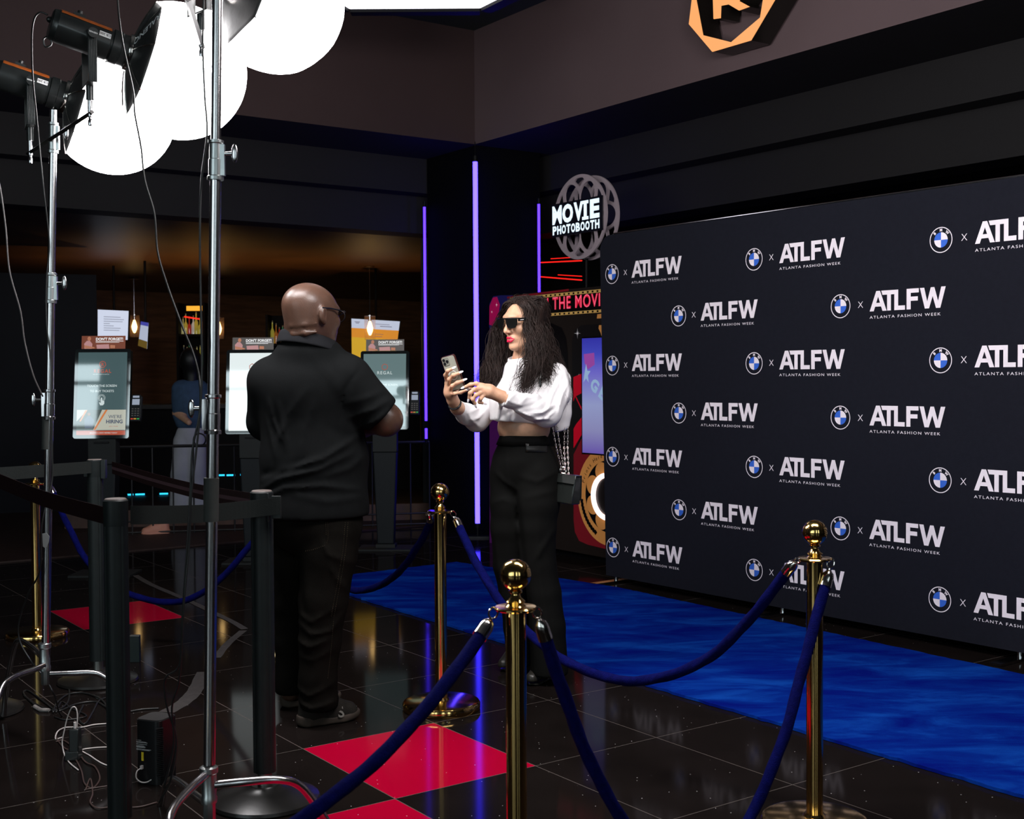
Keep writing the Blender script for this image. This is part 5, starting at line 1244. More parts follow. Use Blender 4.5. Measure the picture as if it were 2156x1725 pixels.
mb = MB(); mb.box((rc_.x, rc_.y, (2.08 + rc_.z - .3) / 2), (0.03, 0.03, rc_.z - .3 - 2.06)); mb.cyl(rc_ - PN * .06 - Vector((0, 0, RR - .01)), Vector((rc_.x - PN.x * .06, rc_.y - PN.y * .06, 2.07)), 0.015, n=10)
mb2 = MB(); mb2.cyl(rc_ - PN * .06 - Vector((0, 0, RR - .01)), Vector((rc_.x - PN.x * .06, rc_.y - PN.y * .06, 2.07)), 0.012, n=10); mb2.build('support_post', m_black, t, world=True)
# ---------------------------------------------------------------- implicit-surface modelling for the figures
def smin(a, b, k):
    h = np.maximum(k - np.abs(a - b), 0) / k
    return np.minimum(a, b) - h * h * k * 0.25
def smax(a, b, k): return -smin(-a, -b, k)
class SDF:
    """list of primitives joined smoothly; evaluated on numpy point arrays"""
    def __init__(s, k=0.03): s.p = []; s.k = k
    def ell(s, c, r, R=None, k=None, op='u'): s.p.append(('e', np.array(c, float), np.array(r, float), None if R is None else np.array(R, float), k, op)); return s
    def cap(s, a, b, ra, rb=None, k=None, op='u', sq=None):
        s.p.append(('c', np.array(a, float), np.array(b, float), (ra, ra if rb is None else rb), k, op)); return s
    def chain(s, pts, rs, k=None, op='u'):
        for i in range(len(pts) - 1): s.cap(pts[i], pts[i + 1], rs[i], rs[i + 1], k=k, op=op)
        return s
    def fn(s, f, k=None, op='u'): s.p.append(('f', f, None, None, k, op)); return s
    def __call__(s, X):
        d = None
        for kind, a, b, c, k, op in s.p:
            k = s.k if k is None else k
            if kind == 'e':
                q = X - a
                if c is not None: q = q @ c
                k0 = np.sqrt(((q / b) ** 2).sum(1)) + 1e-9; k1 = np.sqrt(((q / (b * b)) ** 2).sum(1)) + 1e-9
                v = k0 * (k0 - 1) / k1
            elif kind == 'c':
                ab = b - a; t = np.clip(((X - a) @ ab) / (ab @ ab), 0, 1)
                v = np.sqrt(((X - a - t[:, None] * ab) ** 2).sum(1)) - (c[0] + (c[1] - c[0]) * t)
            else: v = a(X)
            if d is None: d = v
            elif op == 'u': d = smin(d, v, k)
            elif op == 's': d = smax(d, -v, k)
            elif op == 'i': d = smax(d, v, k)
            elif op == 'a': d = d + v
        return d
def plane(p, n):
    p = np.array(p, float); n = np.array(n, float); n = n / np.linalg.norm(n)
    return lambda X: (X - p) @ n
def frame3(f, up=(0, 0, 1)):
    """columns: forward, left, up"""
    f = Vector(f).normalized(); l = Vector(up).cross(f).normalized(); u = f.cross(l).normalized()
    return np.array([[f.x, l.x, u.x], [f.y, l.y, u.y], [f.z, l.z, u.z]])
def surface(f, lo, hi, h):
    lo = np.array(lo, float); hi = np.array(hi, float); n = np.maximum(4, np.ceil((hi - lo) / h).astype(int) + 1)
    ax = [lo[i] + h * np.arange(n[i]) for i in range(3)]
    V = np.empty(n, np.float32)
    gy, gz = np.meshgrid(ax[1], ax[2], indexing='ij'); step = max(1, int(300000 / (n[1] * n[2])))
    for i in range(0, n[0], step):
        xs = ax[0][i:i + step]
        X = np.empty((len(xs), n[1], n[2], 3)); X[..., 0] = xs[:, None, None]; X[..., 1] = gy; X[..., 2] = gz
        V[i:i + step] = f(X.reshape(-1, 3)).reshape(len(xs), n[1], n[2])
    V[V == 0] = 1e-7
    ins = V < 0
    cs = n - 1; acc = np.zeros((*cs, 3)); cnt = np.zeros(cs); edges = []
    for a in range(3):
        s0 = [slice(None)] * 3; s1 = [slice(None)] * 3; s0[a] = slice(0, -1); s1[a] = slice(1, None)
        A, B = V[tuple(s0)], V[tuple(s1)]; m = ins[tuple(s0)] != ins[tuple(s1)]
        idx = np.argwhere(m); t = (A[m] / (A[m] - B[m])).astype(float)
        pos = idx.astype(float); pos[:, a] += t; b, c = [q for q in range(3) if q != a]
        # drop edges on the border so that each has four cells
        ok = (idx[:, b] > 0) & (idx[:, c] > 0) & (idx[:, b] < cs[b]) & (idx[:, c] < cs[c]); idx, pos = idx[ok], pos[ok]
        flip = ins[tuple(s0)][m][ok]
        corner = []
        for db, dc in ((0, 0), (-1, 0), (-1, -1), (0, -1)):
            q = idx.copy(); q[:, b] += db; q[:, c] += dc; np.add.at(acc, tuple(q.T), pos); np.add.at(cnt, tuple(q.T), 1); corner.append(q)
        edges.append((corner, flip, a))
    used = cnt > 0; ids = -np.ones(cs, int); ids[used] = np.arange(used.sum())
    P_ = acc[used] / cnt[used][:, None] * h + lo
    F_ = []
    for corner, flip, a in edges:
        q = np.stack([ids[tuple(c.T)] for c in corner], 1)
        q[flip] = q[flip][:, ::-1]; F_.append(q)
    return P_, np.concatenate(F_)
def lap(P_, F_, it=1, w=0.5):
    n = len(P_); e = np.concatenate([F_[:, [i, (i + 1) % 4]] for i in range(4)]); deg = np.zeros(n); np.add.at(deg, e[:, 0], 1)
    for _ in range(it):
        s = np.zeros_like(P_); np.add.at(s, e[:, 0], P_[e[:, 1]]); P_ = P_ * (1 - w) + w * s / np.maximum(deg, 1)[:, None]
    return P_
def sdf_obj(name, f, lo, hi, h, m, parent, smooth_it=1, label=None, mats=None, pick=None):
    P_, F_ = surface(f, lo, hi, h)
    if smooth_it: P_ = lap(P_, F_, smooth_it)
    me = bpy.data.meshes.new(name); me.vertices.add(len(P_)); me.vertices.foreach_set('co', P_.ravel())
    me.loops.add(F_.size); me.loops.foreach_set('vertex_index', F_.ravel().astype(np.int32))
    me.polygons.add(len(F_)); me.polygons.foreach_set('loop_start', np.arange(0, F_.size, 4, dtype=np.int32)); me.polygons.foreach_set('loop_total', np.full(len(F_), 4, np.int32))
    me.update(calc_edges=True); me.validate()
    for q in (mats or [m]): me.materials.append(q)
    if pick is not None:
        me.polygons.foreach_set('material_index', pick(P_[F_].mean(1)).astype(np.int32))
    me.shade_smooth()
    import bmesh
    bm = bmesh.new(); bm.from_mesh(me); bmesh.ops.recalc_face_normals(bm, faces=bm.faces); bm.to_mesh(me); bm.free()
    o = bpy.data.objects.new(name, me); C.objects.link(o)
    if parent is not None: o.parent = parent; o.matrix_parent_inverse = parent.matrix_basis.inverted()
    if label: o['label'] = label
    return o
def bounds(s, pad=0.03):
    lo = np.full(3, 1e9); hi = -lo
    for kind, a, b, c, k, op in s.p:
        if op not in ('u',) or kind == 'f': continue
        if kind == 'e': r = np.full(3, max(b)); lo = np.minimum(lo, a - r); hi = np.maximum(hi, a + r)
        else: r = max(c); lo = np.minimum(lo, np.minimum(a, b) - r); hi = np.maximum(hi, np.maximum(a, b) + r)
    return lo - pad, hi + pad
def V(p): return np.array((p[0], p[1], p[2]), float)
# ---------------------------------------------------------------- skin, cloth
def skin_mat(name, col, rough=0.42, sc=0.0):
    m = mat(name, col, rough=rough, noise=0.12, nscale=35, bump=0.12, bscale=220, sss=0.15)
    return m
m_skin_d = skin_mat('skin_deep_brown', (0.072, 0.037, 0.025), 0.34)
m_skin_l = skin_mat('skin_warm_light', (0.60, 0.335, 0.215), 0.42)
m_polo = mat('black_polo_knit', (0.0062, 0.0067, 0.0070), rough=0.9, noise=0.12, nscale=30, bump=0.25, bscale=600, spec=0.05)
m_collar = mat('polo_collar_rib', (0.0105, 0.0108, 0.0125), rough=0.9, bump=0.4, bscale=500, spec=0.1)
m_jean = mat('black_denim', (0.0060, 0.0053, 0.0045), rough=0.9, noise=0.3, nscale=14, bump=0.35, bscale=500, spec=0.03)
m_gls = mat('glasses_black', (0.01, 0.01, 0.012), rough=0.15, coat=0.5)

def folds(lines, mp, ymax):
    """surface relief: [(pixel polyline, height, width)] pressed onto the side facing the camera"""
    L = []
    for pix, A, w in lines:
        q = [mp(x, y, 0) for x, y in pix]; L.append((np.array([[v[0], v[2]] for v in q]), A, w))
    def f(X):
        x = X[:, [0, 2]]; d = np.zeros(len(X)); m = np.clip((ymax - X[:, 1]) / 0.08, 0, 1)
        for q, A, w in L:
            best = np.full(len(X), 1e9); tt = np.zeros(len(X)); n = len(q) - 1
            for i in range(n):
                ab = q[i + 1] - q[i]; t = np.clip(((x - q[i]) @ ab) / (ab @ ab), 0, 1); r = ((x - q[i] - t[:, None] * ab) ** 2).sum(1); k = r < best
                best = np.where(k, r, best); tt = np.where(k, (i + t) / n, tt)
            d -= 1.35 * A * np.exp(-best / (w * w)) * np.sin(np.pi * np.clip(tt * .9 + .05, 0, 1)) ** .6 * m
        return d
    return f

# ================================================================ the man in the black polo
def mm(px, py, dy=0.0): return V(P(px, py, 5.0 + dy))
man = thing('person', 'bald man in a black polo and black jeans standing with his back to the camera', 'person', G(660, 1515))
hf = np.array([0.72, 0.69, -0.05]); RH = frame3(hf)
HO = mm(656, 663, 0.0)
def hl(f, l, u): return HO + RH @ np.array([f, l, u])
s = SDF(0.03)
s.ell(hl(-.018, 0, .035), (.112, .092, .092), RH)                 # cranium
s.ell(hl(.025, 0, -.005), (.085, .078, .085), RH)                 # face block
s.ell(hl(.035, 0, -.065), (.068, .062, .058), RH)                 # jaw
s.ell(hl(.075, 0, -.100), (.030, .032, .024), RH)                 # chin
s.cap(hl(.100, 0, .015), hl(.122, 0, -.030), .010, .015, k=.02)   # nose
s.ell(hl(.092, 0, .030), (.022, .055, .012), RH, k=.02)
for l in (.038, -.038): s.ell(hl(.080, l, -.025), (.028, .028, .026), RH, k=.02)
s.ell(hl(.098, 0, -.062), (.022, .030, .016), RH, k=.015)
s.cap(hl(-.030, 0, -.03), mm(643, 735, .03), .082, .088, k=.03)   # neck
s.chain([hl(-.05, .070, -.050), hl(-.084, .035, -.052), hl(-.090, -.012, -.050), hl(-.070, -.058, -.046), hl(-.035, -.082, -.040)], [.008, .014, .015, .012, .004], k=.011)   # nape rolls
s.chain([hl(-.045, .074, -.084), hl(-.080, .035, -.086), hl(-.085, -.012, -.084), hl(-.066, -.056, -.080), hl(-.030, -.080, -.074)], [.008, .014, .015, .012, .004], k=.011)
for sd in (-1, 1):                                                # ears
    s.ell(hl(-.014, sd * .101, -.004), (.019, .010, .033), RH, k=.006); s.ell(hl(-.006, sd * .097, -.030), (.011, .009, .014), RH, k=.006)
    s.ell(hl(-.004, sd * .112, -.002), (.009, .009, .020), RH, k=.005, op='s')
for l in (.033, -.033): s.ell(hl(.102, l, .008), (.014, .019, .011), RH, k=.012, op='s')
lo, hi = bounds(s); lo[2] = mm(650, 742)[2]
hn = SDF(0.03); hn.p = s.p
body = SDF(0.045); body.p = list(s.p)
body.ell(mm(652, 850, .08), (.17, .12, .20)); body.ell(mm(662, 970, .1), (.17, .14, .2)); body.ell(mm(662, 1090, .07), (.16, .13, .12))
body.chain([mm(730, 795, .03), mm(813, 884, .08), mm(760, 893, .26), mm(715, 897, .36)], [.062, .060, .050, .030])
body.chain([mm(580, 800, .07), mm(556, 888, .16), mm(640, 885, .40)], [.058, .050, .030])
body.chain([mm(700, 1120, .02), mm(683, 1270, 0), mm(672, 1470, -.02)], [.09, .06, .045]); body.chain([mm(625, 1120, .13), mm(616, 1270, .2), mm(612, 1455, .22)], [.09, .06, .045])
# hands meeting in front of the belly around a small device
def add_fingers(sd, chains, k=.006):
    for pts, r in chains:
        n = len(pts) - 1; rs = [r * (1 - .16 * i / n) for i in range(n + 1)]; sd.chain(pts, rs, k=k)
def hand_chains(w, d, n, sside, curl, size=1.0):
    d = Vector(d).normalized(); n = Vector(n); n = (n - d * n.dot(d)).normalized(); s_ = Vector(sside); s_ = (s_ - d * s_.dot(d) - n * s_.dot(n)).normalized(); w = Vector(w); out = []
    for i, (off, L) in enumerate(((.030, .075), (.010, .083), (-.011, .077), (-.030, .060))):
        b = w + d * .085 * size + s_ * off * size; pts = [V(w + d * .04 * size + s_ * off * .7 * size), V(b)]; a = 0; p = b
        for sg in (.45, .32, .23):
            a += curl; q = d * math.cos(a) + n * math.sin(a); p = p + q * L * sg * size; pts.append(V(p))
        out.append((pts, .0092 * size))
    t0 = w + d * .02 * size + s_ * .022 * size; t1 = w + d * .05 * size + s_ * .045 * size + n * .01; t2 = t1 + (d * .8 + s_ * .25 + n * .45).normalized() * .032; t3 = t2 + (d * .85 + n * .5 - s_ * .1).normalized() * .026
    out.append(([V(t0), V(t1), V(t2), V(t3)], .011 * size)); return out
wr, wl = mm(715, 897, .36), mm(640, 885, .40)
add_fingers(body, hand_chains(wr, (-.85, .25, .1), (0, .2, 1), (0, 1, 0), .45)); add_fingers(body, hand_chains(wl, (.8, .2, .1), (0, .1, 1), (0, 1, 0), .45))
body.ell(wr + np.array([-.05, .015, .0]), (.05, .04, .018)); body.ell(wl + np.array([.05, .012, .0]), (.05, .04, .018))
lo, hi = bounds(body)
sdf_obj('body', body, lo, hi, 0.0075, m_skin_d, man, 1)
sdf_obj('head', hn, bounds(hn)[0] * np.array([1, 1, 0]) + np.array([0, 0, mm(650, 728)[2]]), bounds(hn)[1], 0.0034, m_skin_d, man, 1)
# polo shirt
sh = SDF(0.06)
sh.ell(mm(655, 855, .07), (.215, .17, .24)); sh.ell(mm(648, 810, .03), (.19, .14, .14)); sh.cap(mm(572, 800, .06), mm(725, 800, .03), .088, .094)
sh.ell(mm(650, 738, .02), (.125, .108, .068)); sh.ell(mm(662, 965, .10), (.226, .21, .22)); sh.ell(mm(660, 1050, .07), (.222, .185, .18)); sh.ell(mm(664, 1095, .06), (.212, .18, .16))
sh.cap(mm(568, 805, .07), mm(560, 888, .15), .090, .078, k=.03); sh.cap(mm(560, 888, .15), mm(600, 905, .26), .078, .06, k=.02)
arm = SDF(.03); arm.cap(mm(735, 802, .02), mm(815, 884, .03), .096, .080); nrm_ = np.array([.72, 0.15, -.68])
arm.fn(plane(mm(808, 876), nrm_), k=.008, op='i')
sh.fn(arm, k=.045)
sh.fn(folds([([(552, 1012), (610, 985), (690, 962), (775, 905)], .013, .013), ([(545, 1034), (600, 1003), (680, 985), (740, 955)], .013, .012), ([(548, 1052), (610, 1022), (690, 1018), (760, 1030)], .010, .012),
             ([(552, 1000), (600, 992), (650, 965)], -.010, .014), ([(572, 842), (582, 885), (600, 925)], .008, .009), ([(596, 850), (604, 900), (612, 945)], .008, .010), ([(565, 880), (578, 925), (585, 960)], .007, .009),
             ([(583, 1000), (592, 930), (618, 870), (655, 820)], .006, .014), ([(640, 960), (650, 900), (670, 850)], .005, .016), ([(764, 772), (735, 815), (723, 850), (722, 905)], -.006, .006),
             ([(735, 880), (790, 862), (825, 838)], .008, .010), ([(745, 905), (790, 888), (815, 868)], .007, .009), ([(730, 850), (775, 838), (812, 822)], .005, .010), ([(680, 1000), (740, 985), (785, 945)], .007, .013),
             ([(700, 900), (750, 930), (780, 960)], -.006, .02), ([(620, 1035), (700, 1050), (770, 1045)], .005, .014), ([(660, 745), (700, 790), (745, 850)], .003, .02)], mm, 5.06), op='a')
sh.fn(plane(mm(660, 1091), (0.02, 0, -1)), k=.006, op='i')
lo, hi = bounds(sh, .04); hi[2] = mm(650, 712)[2]
lo[0] = mm(500, 900)[0]; hi[0] = mm(862, 900)[0]
polo = sdf_obj('polo_shirt', sh, lo, hi, 0.0085, m_polo, man, 2)
# stitched hem band and sleeve seam line
# collar
mb = MB(); cc_ = mm(649, 722, .02); ring_ = []
for k in range(41):
    a = -PI * 1.02 + 2 * PI * .93 * k / 40
    dx, dy = math.cos(a), math.sin(a); fwd = dx * .72 + dy * .69
    ring_.append((Vector(cc_) + Vector((dx * .104, dy * .094, -.012 - .030 * fwd)), Vector((dx, dy, 0))))
vs = []; prof_ = [(-.006, .036), (.004, .040), (.012, .034), (.022, .0), (.026, -.014), (.018, -.016), (.006, .0), (-.004, .02)]
for p, n in ring_:
    for o_, z in prof_: vs.append(p + n * o_ + Vector((0, 0, z)))
m_ = len(prof_); mb.add(vs, [(i * m_ + j, (i + 1) * m_ + j, (i + 1) * m_ + (j + 1) % m_, i * m_ + (j + 1) % m_) for i in range(len(ring_) - 1) for j in range(m_)])
mb.build('collar', m_collar, man, world=True, ang=None, sub=1)
# jeans
jn = SDF(0.05)
jn.ell(mm(664, 1100, .06), (.196, .165, .15))
jn.chain([mm(694, 1120, .02), mm(690, 1165, .01), mm(681, 1262, -.01), mm(674, 1350, -.02), mm(669, 1430, -.03), mm(672, 1478, -.03)], [.125, .118, .098, .083, .075, .078], k=.02)
jn.chain([mm(628, 1120, .14), mm(624, 1180, .16), mm(617, 1270, .19), mm(613, 1350, .21), mm(612, 1462, .23)], [.118, .105, .082, .066, .066], k=.02)
jn.fn(folds([([(630, 1305), (665, 1325), (705, 1318), (722, 1290)], .010, .010), ([(630, 1340), (660, 1352), (700, 1335)], .010, .009), ([(632, 1285), (665, 1300), (715, 1270)], .007, .010), ([(632, 1372), (665, 1378), (705, 1360)], .006, .010),
             ([(628, 1440), (660, 1452), (706, 1430)], .009, .009), ([(628, 1466), (665, 1478), (712, 1466)], .011, .009), ([(700, 1180), (720, 1215), (735, 1240)], .007, .011), ([(685, 1130), (700, 1160), (745, 1180)], .006, .010),
             ([(582, 1400), (600, 1408), (625, 1400)], .007, .008), ([(582, 1430), (600, 1440), (625, 1436)], .008, .008), ([(640, 1200), (640, 1250), (650, 1290)], -.006, .014), ([(692, 1380), (690, 1420), (700, 1460)], -.004, .008)], mm, 5.15), op='a')
jn.fn(plane(mm(660, 1492, -.02), (0, 0, -1)), k=.01, op='i')
lo, hi = bounds(jn, .03)
sdf_obj('jeans', jn, lo, hi, 0.0085, m_jean, man, 2)
m_stitch = mat('denim_stitch', (0.03, 0.024, 0.016), rough=0.9, spec=0.1)
# shoes
m_shoe = mat('charcoal_sneaker', (0.014, 0.012, 0.010), rough=0.85, spec=.2, noise=0.25, nscale=40, bump=0.5, bscale=300)
m_sole = mat('worn_sneaker_sole', (0.045, 0.034, 0.027), rough=0.7, spec=.2, noise=0.35, nscale=18)
def sneaker(parent, H, T, msh, mso, wid=1.0, hgt=1.0, name='shoe', sole_h=.034, pointed=False, logo=None, heel=0.0):
    H, T = Vector(H), Vector(T); L = (T - H).length; R = frame3(T - H); O = V(H)
    fp = [(.038, 0, .036), (L * .38, .000, .034), (L * .68, .006, .044), (L * .86, .002, .034)] if not pointed else [(.03, 0, .026), (L * .4, 0, .026), (L * .7, 0, .034), (L * .96, 0, .008)]
    fp = [(a, b, r * wid) for a, b, r in fp]
    def foot2(q, grow=0.0):
        d = None
        for (a, b, r), (a2, b2, r2) in zip(fp, fp[1:]):
            ab = np.array([a2 - a, b2 - b]); t = np.clip(((q[:, 0] - a) * ab[0] + (q[:, 1] - b) * ab[1]) / (ab @ ab), 0, 1)
            v = np.sqrt((q[:, 0] - a - t * ab[0]) ** 2 + (q[:, 1] - b - t * ab[1]) ** 2) - (r + (r2 - r) * t) - grow
            d = v if d is None else smin(d, v, .03)
        return d
    def lift(x): return np.clip((x - L * .72) / (L * .28), 0, 1) ** 2 * .016 + np.clip((.03 - x) / .06, 0, 1) ** 2 * .02
    def fs_(X):
        q = (X - O) @ R; z0 = lift(q[:, 0]); top = sole_h * (1.0 + .35 * np.clip((L * .4 - q[:, 0]) / (L * .4), 0, 1))
        d = foot2(q, .004 + .004 * np.sin(q[:, 0] * 60) * .3); return smax(smax(d, z0 + .001 - q[:, 2], .012), q[:, 2] - top - z0 * .5, .01)
    lo_, hi_ = V(H.lerp(T, .5)) - .22, V(H.lerp(T, .5)) + .22; lo_[2] = -.01; hi_[2] = .09
    so = sdf_obj('sole', fs_, lo_, hi_, .0055, mso, parent, 1)
    u = SDF(.03); g = lambda a, b, c: O + R @ np.array([a, b, c])
    hh = hgt
    u.cap(g(.045, 0, .055), g(.055, 0, .105 * hh), .034 * wid, .040 * wid); u.cap(g(.06, 0, .080 * hh), g(L * .58, .003, .060), .040 * wid, .036 * wid); u.cap(g(L * .55, .003, .050), g(L * .83, .003, .036), .040 * wid, .026 * wid)
    u.cap(g(.05, 0, .03), g(L * .8, 0, .03), .036 * wid, .036 * wid)
    for k in range(4): a_ = L * (.40 + .07 * k); u.cap(g(a_, -.022, .092 - .012 * k - .01 * (1 - hh)), g(a_ + .004, .022, .092 - .012 * k), .006, .006, k=.004)
    u.fn(plane(g(0, 0, .022), (0, 0, -1)), k=.004, op='i')
    lo_, hi_ = bounds(u, .02); lo_[2] = 0.0
    up = sdf_obj(name, u, lo_, hi_, .005, msh, parent, 1)
    so.parent = up; so.matrix_parent_inverse = Matrix.Identity(4)
    return up, g
up_, g_ = sneaker(man, G(628, 1531), G(755, 1511), m_shoe, m_sole, wid=1.12, hgt=1.15)
mb = MB(); tt = text_geo('S', 0.062, bold=.0012); ins = text_geo('S', 0.062, bold=-.0012)
Rn = frame3(G(755, 1511) - G(628, 1531)); sd_ = Vector(-Rn[:, 1]); fw = Vector(Rn[:, 0]); upv = (Vector((0, 0, 1)) + sd_ * -.45).normalized(); nv_ = fw.cross(upv).normalized()
mb.add(*tt, 0, frame(Vector(g_(.150, -.0585, .030)), fw, upv, nv_)); o = mb.build('shoe_emblem', mat('emblem_grey', (0.12, 0.11, 0.095), rough=.6), up_, world=False, smooth=False)
sneaker(man, G(592, 1489), G(716, 1476), m_shoe, m_sole, wid=1.1, hgt=1.1)
# glasses
mb = MB(); mb.tube([hl(-.022, -.106, .022), hl(.02, -.100, .024), hl(.075, -.090, .020), hl(.104, -.078, .016)], .0034, n=8)
for a_, b_ in ((hl(.104, -.078, .020), hl(.112, -.020, .018)),): mb.tube([a_, hl(.114, -.05, .022), b_], .003, n=8)
mb.tube([hl(.112, -.076, -.004 + .022 * 1)] + [hl(.110, -.048 + .028 * math.cos(t_), .000 + .021 * math.sin(t_)) for t_ in [k * 2 * PI / 20 for k in range(21)]], .0022, n=6)
mb.tube([hl(.110, .048 + .028 * math.cos(t_), .000 + .021 * math.sin(t_)) for t_ in [k * 2 * PI / 20 for k in range(20)]], .0022, n=6, closed=True)
mb.tube([hl(-.022, .098, .014), hl(.075, .090, .020), hl(.108, .076, .016)], .0034, n=8)
mb.build('eyeglasses', m_gls, man, world=True)
# greying stubble along the jaw: short hairs
mb = MB(); rs_ = np.random.RandomState(5); cnt_ = 0
while cnt_ < 420:
    a = rs_.uniform(.25, 1.45); h_ = rs_.uniform(-.085, -.018); d_ = Vector(RH @ np.array([math.cos(a) * .9, -math.sin(a), 0])).normalized(); o_ = Vector(hl(.02, 0, h_))
    lo_t, hi_t = .02, .16; f0 = hn(np.array([V(o_ + d_ * t_) for t_ in np.linspace(lo_t, hi_t, 40)])); kk_ = np.argmax(f0 > 0)
    if kk_ == 0: cnt_ += 1; continue
    p_ = o_ + d_ * (lo_t + (hi_t - lo_t) * kk_ / 39 - .002); e_ = p_ + d_ * .0028 + Vector((rs_.uniform(-.001, .001), 0, -.0025)); sd_ = Vector((0, 0, 1)).cross(d_).normalized() * .0004
    mb.add([p_ - sd_, p_ + sd_, e_], [(0, 1, 2)]); cnt_ += 1
mb.build('stubble', mat('grey_stubble', (0.42, 0.38, 0.35), rough=.7), man, world=True, smooth=False, kind='stuff')
# ================================================================ the woman in the white shirt
def ww(px, py, dy=0.0): return V(P(px, py, 5.65 + dy))
wom = thing('person', 'woman in a cropped white shirt, sunglasses and wide black trousers looking at a phone', 'person', G(1125, 1436))
wf = np.array([-.755, -.655, -.10]); RW = frame3(wf); WO = ww(1103, 683, -.02)
def wl_(f, l, u): return WO + RW @ np.array([f, l, u])
def on_sdf(f, px, py, Y0=5.65):
    ys = np.linspace(Y0 - .35, Y0 + .1, 220); q = np.array([V(P(px, py, y)) for y in ys]); v = f(q); k = np.argmax(v < 0); return Vector(q[k])
mb = MB()
for pix in ([(733, 1100), (728, 1160), (716, 1230), (703, 1300), (697, 1370), (690, 1430)], [(727, 1100), (722, 1160), (710, 1230), (697, 1300)], [(690, 1100), (691, 1130), (688, 1146), (660, 1156), (640, 1160)], [(686, 1100), (687, 1128)]):
    pts_ = []
    for (xa_, ya_), (xb_, yb_) in zip(pix, pix[1:]):
        n_ = max(2, int(math.hypot(xb_ - xa_, yb_ - ya_) / 4)); pts_ += [(xa_ + (xb_ - xa_) * i / n_, ya_ + (yb_ - ya_) * i / n_) for i in range(n_)]
    for (xa_, ya_) in pts_:
        a_ = on_sdf(jn, xa_, ya_, 5.0) + Vector((0, -.004, 0)); b_ = on_sdf(jn, xa_ - .2, ya_ + 2.2, 5.0) + Vector((0, -.004, 0)); mb.tube([a_, b_], .0011, n=4)
o = mb.build('stitching', m_stitch, man, world=True)
hd = SDF(.022)
hd.ell(wl_(-.020, 0, .034), (.092, .073, .080), RW)
hd.ell(wl_(.022, 0, .020), (.072, .062, .075), RW)                      # forehead / mid face
hd.ell(wl_(.030, 0, -.050), (.056, .050, .056), RW)                     # lower face
hd.chain([wl_(-.012, .052, -.040), wl_(.025, .040, -.078), wl_(.066, .012, -.096)], [.018, .017, .014], k=.02)
hd.chain([wl_(-.012, -.052, -.040), wl_(.025, -.040, -.078), wl_(.066, -.012, -.096)], [.018, .017, .014], k=.02)
hd.ell(wl_(.072, 0, -.094), (.018, .019, .016), RW, k=.018)             # chin
hd.ell(wl_(.080, 0, .040), (.014, .046, .010), RW, k=.02)               # brow
hd.chain([wl_(.084, 0, .026), wl_(.096, 0, .006), wl_(.108, 0, -.016), wl_(.112, 0, -.024)], [.0065, .0065, .0080, .0095], k=.014)   # nose
for l in (.012, -.012): hd.ell(wl_(.098, l, -.027), (.011, .0075, .008), RW, k=.007)
hd.ell(wl_(.104, 0, -.034), (.005, .005, .004), RW, k=.006)
for l in (.036, -.036): hd.ell(wl_(.062, l, -.018), (.026, .024, .022), RW, k=.02)      # cheeks
hd.ell(wl_(.078, 0, -.058), (.020, .027, .020), RW, k=.014)             # muzzle
for l in (.030, -.030): hd.ell(wl_(.094, l, .010), (.012, .017, .010), RW, k=.012, op='s'); 
for l in (.030, -.030): hd.ell(wl_(.076, l, .010), (.013, .014, .012), RW, k=.004)
for l in (.0055, -.0055): hd.ell(wl_(.103, l, -.0335), (.004, .003, .003), RW, k=.003, op='s')
for sd in (-1, 1):
    hd.ell(wl_(-.012, sd * .072, -.006), (.014, .007, .026), RW, k=.008)
hd.cap(wl_(-.028, 0, -.05), ww(1098, 772, .01), .050, .052, k=.025)     # neck
lo, hi = bounds(hd); lo[2] = ww(1100, 768)[2]
sdf_obj('head', hd, lo, hi, .0028, m_skin_l, wom, 1)
lp = SDF(.004); lp.chain([wl_(.0875, .0235, -.0600), wl_(.0955, .009, -.0535), wl_(.0965, 0, -.0550), wl_(.0955, -.009, -.0535), wl_(.0875, -.0235, -.0600)], [.0024, .0046, .0044, .0046, .0024])
ll = SDF(.004); ll.chain([wl_(.0870, .0225, -.0625), wl_(.0945, .009, -.0690), wl_(.0945, -.009, -.0690), wl_(.0870, -.0225, -.0625)], [.0024, .0058, .0058, .0024])
m_lip = mat('crimson_lipstick', (0.62, 0.010, 0.055), rough=0.28, coat=0.3)
sdf_obj('lip', lp, *bounds(lp, .006), .0012, m_lip, wom, 1); sdf_obj('lip', ll, *bounds(ll, .006), .0012, m_lip, wom, 1)
# brows
m_hair = mat('dark_brown_hair', (0.020, 0.011, 0.009), rough=0.55, noise=0.5, nscale=30, spec=0.28)
for l in (1, -1):
    mb = MB(); mb.tube(smooth_path([wl_(.0935, l * .012, .034), wl_(.090, l * .028, .041), wl_(.074, l * .048, .037)], 4), [.0018] * 4 + [.0022] * 4 + [.001], n=6)
    mb.build('eyebrow', m_hair, wom, world=True)
